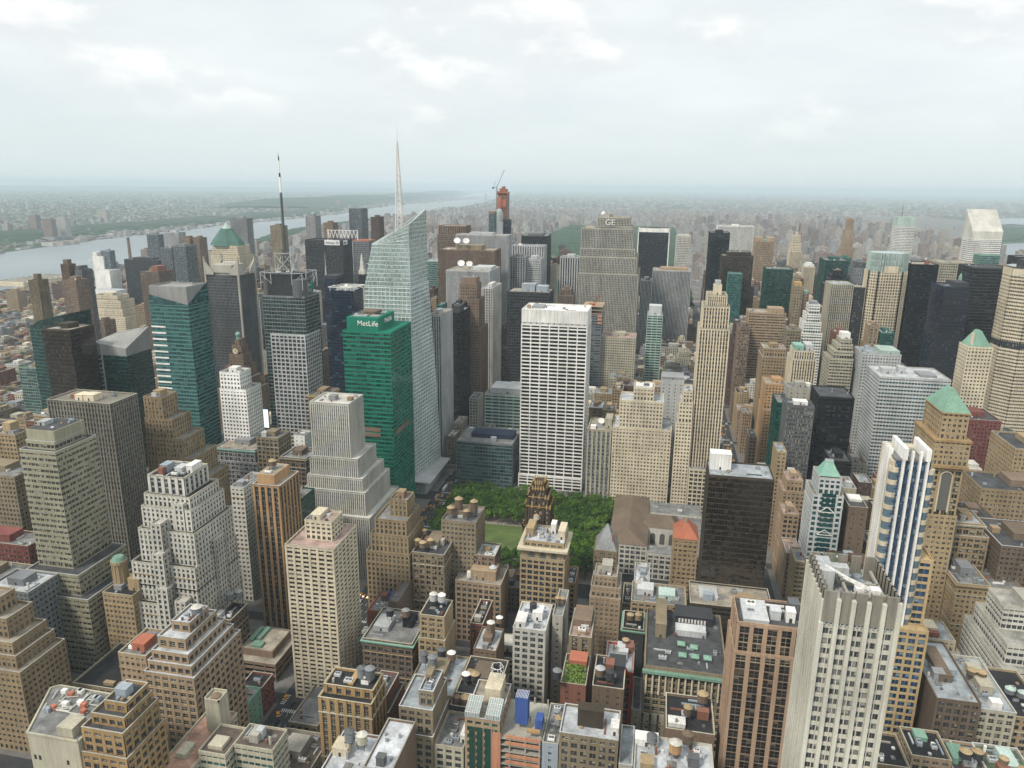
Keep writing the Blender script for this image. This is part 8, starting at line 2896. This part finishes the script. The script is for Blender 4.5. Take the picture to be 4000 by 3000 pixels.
LOT_MASS = set([3151,3435,3796,3922,4598,4608,4843,5208,5412,5988,4597,5060,5299,5300,5665,5764,5892,1806,3164,3929,4950,5285,5292,5528,5770,6222,6230,2356,3163,3523,4715,4820,4838,5070,5282,5288,5422,5432,5530,5531,5648,5774,5775,6149,6234,680,2354,3456,3696,3933,4240,4601,4810,5069,5287,5416,5551,5751,5922,5998,6147,6226])
LOT_CAP = {}
#CAP#
WP = ['tan', 'sand', 'rosebr', 'roofbr', 'brick', 'lime', 'grey', 'pink', 'dkgrey', 'tan2', 'concrete', 'cream', 'offwh', 'dkbrick']
RP = ['grey', 'silver', 'black', 'white', 'dk', 'tan', 'brown', 'grey', 'silver']
WORD = dict(tan='tan', sand='olive-tan', rosebr='brownish', roofbr='dark brown', brick='red brick', lime='beige', grey='grey', pink='pinkish', dkgrey='dark grey', tan2='light tan', concrete='pale grey', slate='slate grey', charcoal='charcoal', teal='teal', bronze='bronze',
            cream='cream', offwh='off-white', dkbrick='maroon')
m = MB()
rt = random.Random(31337)
for _ in range(900):       # back-yard and kerb trees among the low rows west of the theatres
    n = rt.randint(36, 57)
    x = rt.uniform(-1900, -900)
    y = sy(n) + rt.choice([40, 40, 6, -6, 44, 36]) + rt.uniform(-2, 2)
    if rt.random() < .12: x, y = rt.uniform(-1925, -1720), rt.uniform(1540, 1760)
    r0, hh = rt.uniform(3, 5), rt.uniform(9, 15)
    for _q in range(26):
        c = Vector((x + rt.gauss(0, r0 * .5), y + rt.gauss(0, r0 * .5), hh + rt.gauss(0, r0 * .35)))
        a = Vector((rt.gauss(0, 1), rt.gauss(0, 1), rt.gauss(0, .6))).normalized() * rt.uniform(1, 1.8)
        b2 = a.orthogonal().normalized() * rt.uniform(1, 1.8)
        m.quad(tuple(c - a), tuple(c - b2), tuple(c + a), tuple(c + b2))
tag(m.build('yard_foliage', simple('yard_leaf', (.06, .11, .03), .9, var=.4, sc_=.02)), 'scattered green trees in back yards among low brick rows', 'trees', None, 'stuff')
mass = MB()
mass.tint = []
LOTS = lots()
for idx, b_, st in LOTS:
    rd = random.Random(idx * 7 + 1)
    wl = rd.choice(WP)
    sty = rd.choice(['punch', 'punch', 'loft', 'loft', 'punch', 'grid', 'vert', 'hor', 'apt'])
    gl = rd.choice(['dark', 'warm', 'dark', 'city', 'grey'])
    if b_[4] > 75: sty = rd.choice(['punch', 'vert', 'grid', 'hor', 'curt', 'vertw'])
    if sty == 'curt': wl, gl = rd.choice([('slate', 'slateg'), ('charcoal', 'black'), ('teal', 'teal'), ('bronze', 'bronze')])
    rf_ = rd.choice(RP)
    if BAKE or idx in LOT_LABEL:
        if BAKE:
            m = MB()
            m.box(*b_[:4], 0, b_[4] + (3 if b_[4] > 20 else 0))
            o = m.build('lot_%d' % idx, wall(wl))
            o['category'] = 'building'
            o['lot'] = idx
            o['desc'] = '|'.join((WORD.get(wl, wl), sty, rf_, '%.0f' % b_[2], '%.0f' % b_[0]))
            o['h'] = b_[4]
            continue
        big = b_[4] > 60
        B('lot%d' % idx, 'midtown_block' if not big else 'midtown_tower', LOT_LABEL[idx], 'building' if not big else 'tower', sty, wl, gl, rf_,
          boxes=[b_] if rd.random() < .75 or b_[4] < 30 else [[b_[0] + 2.5, b_[1] - 2.5, b_[2] + 2.5, b_[3] - 1.5, b_[4]], [b_[0], b_[1], b_[2], b_[3], b_[4] * .82]],
          cl=rd.choice([3, 5, 7]) if b_[2] < 1300 else 2, md=8, seed=idx, group=None, blank=rd.choice(['', '', 'E', 'W']) if b_[4] < 60 else '')
    elif idx in LOT_MASS:
        farbox(mass, b_[0], b_[2], b_[1] - b_[0], b_[3] - b_[2], b_[4], WALLC[wl], rd)
if mass.f:
    tag(mass.build('midtown_mass', FM), 'small slivers of ordinary blocks glimpsed between the larger midtown buildings', 'buildings', None, 'stuff')

# the air: even haze that fades the distance
if not BAKE:
    m = MB()
    m.box(-72000, 72000, -3500, 92000, -1.0, 420, bottom=True)
    hz = bpy.data.materials.new('haze')
    hz.use_nodes = True
    kx = NT(hz.node_tree)
    v_ = kx.n('ShaderNodeVolumePrincipled', {'Color': (.79, .915, 1.0, 1), 'Density': HAZE, 'Anisotropy': .0})
    o_ = kx.n('ShaderNodeOutputMaterial')
    hz.node_tree.links.new(v_.outputs[0], o_.inputs['Volume'])
    o = m.build('haze', hz)
    tag(o, 'even pale haze over the whole city', 'haze', None, 'stuff')
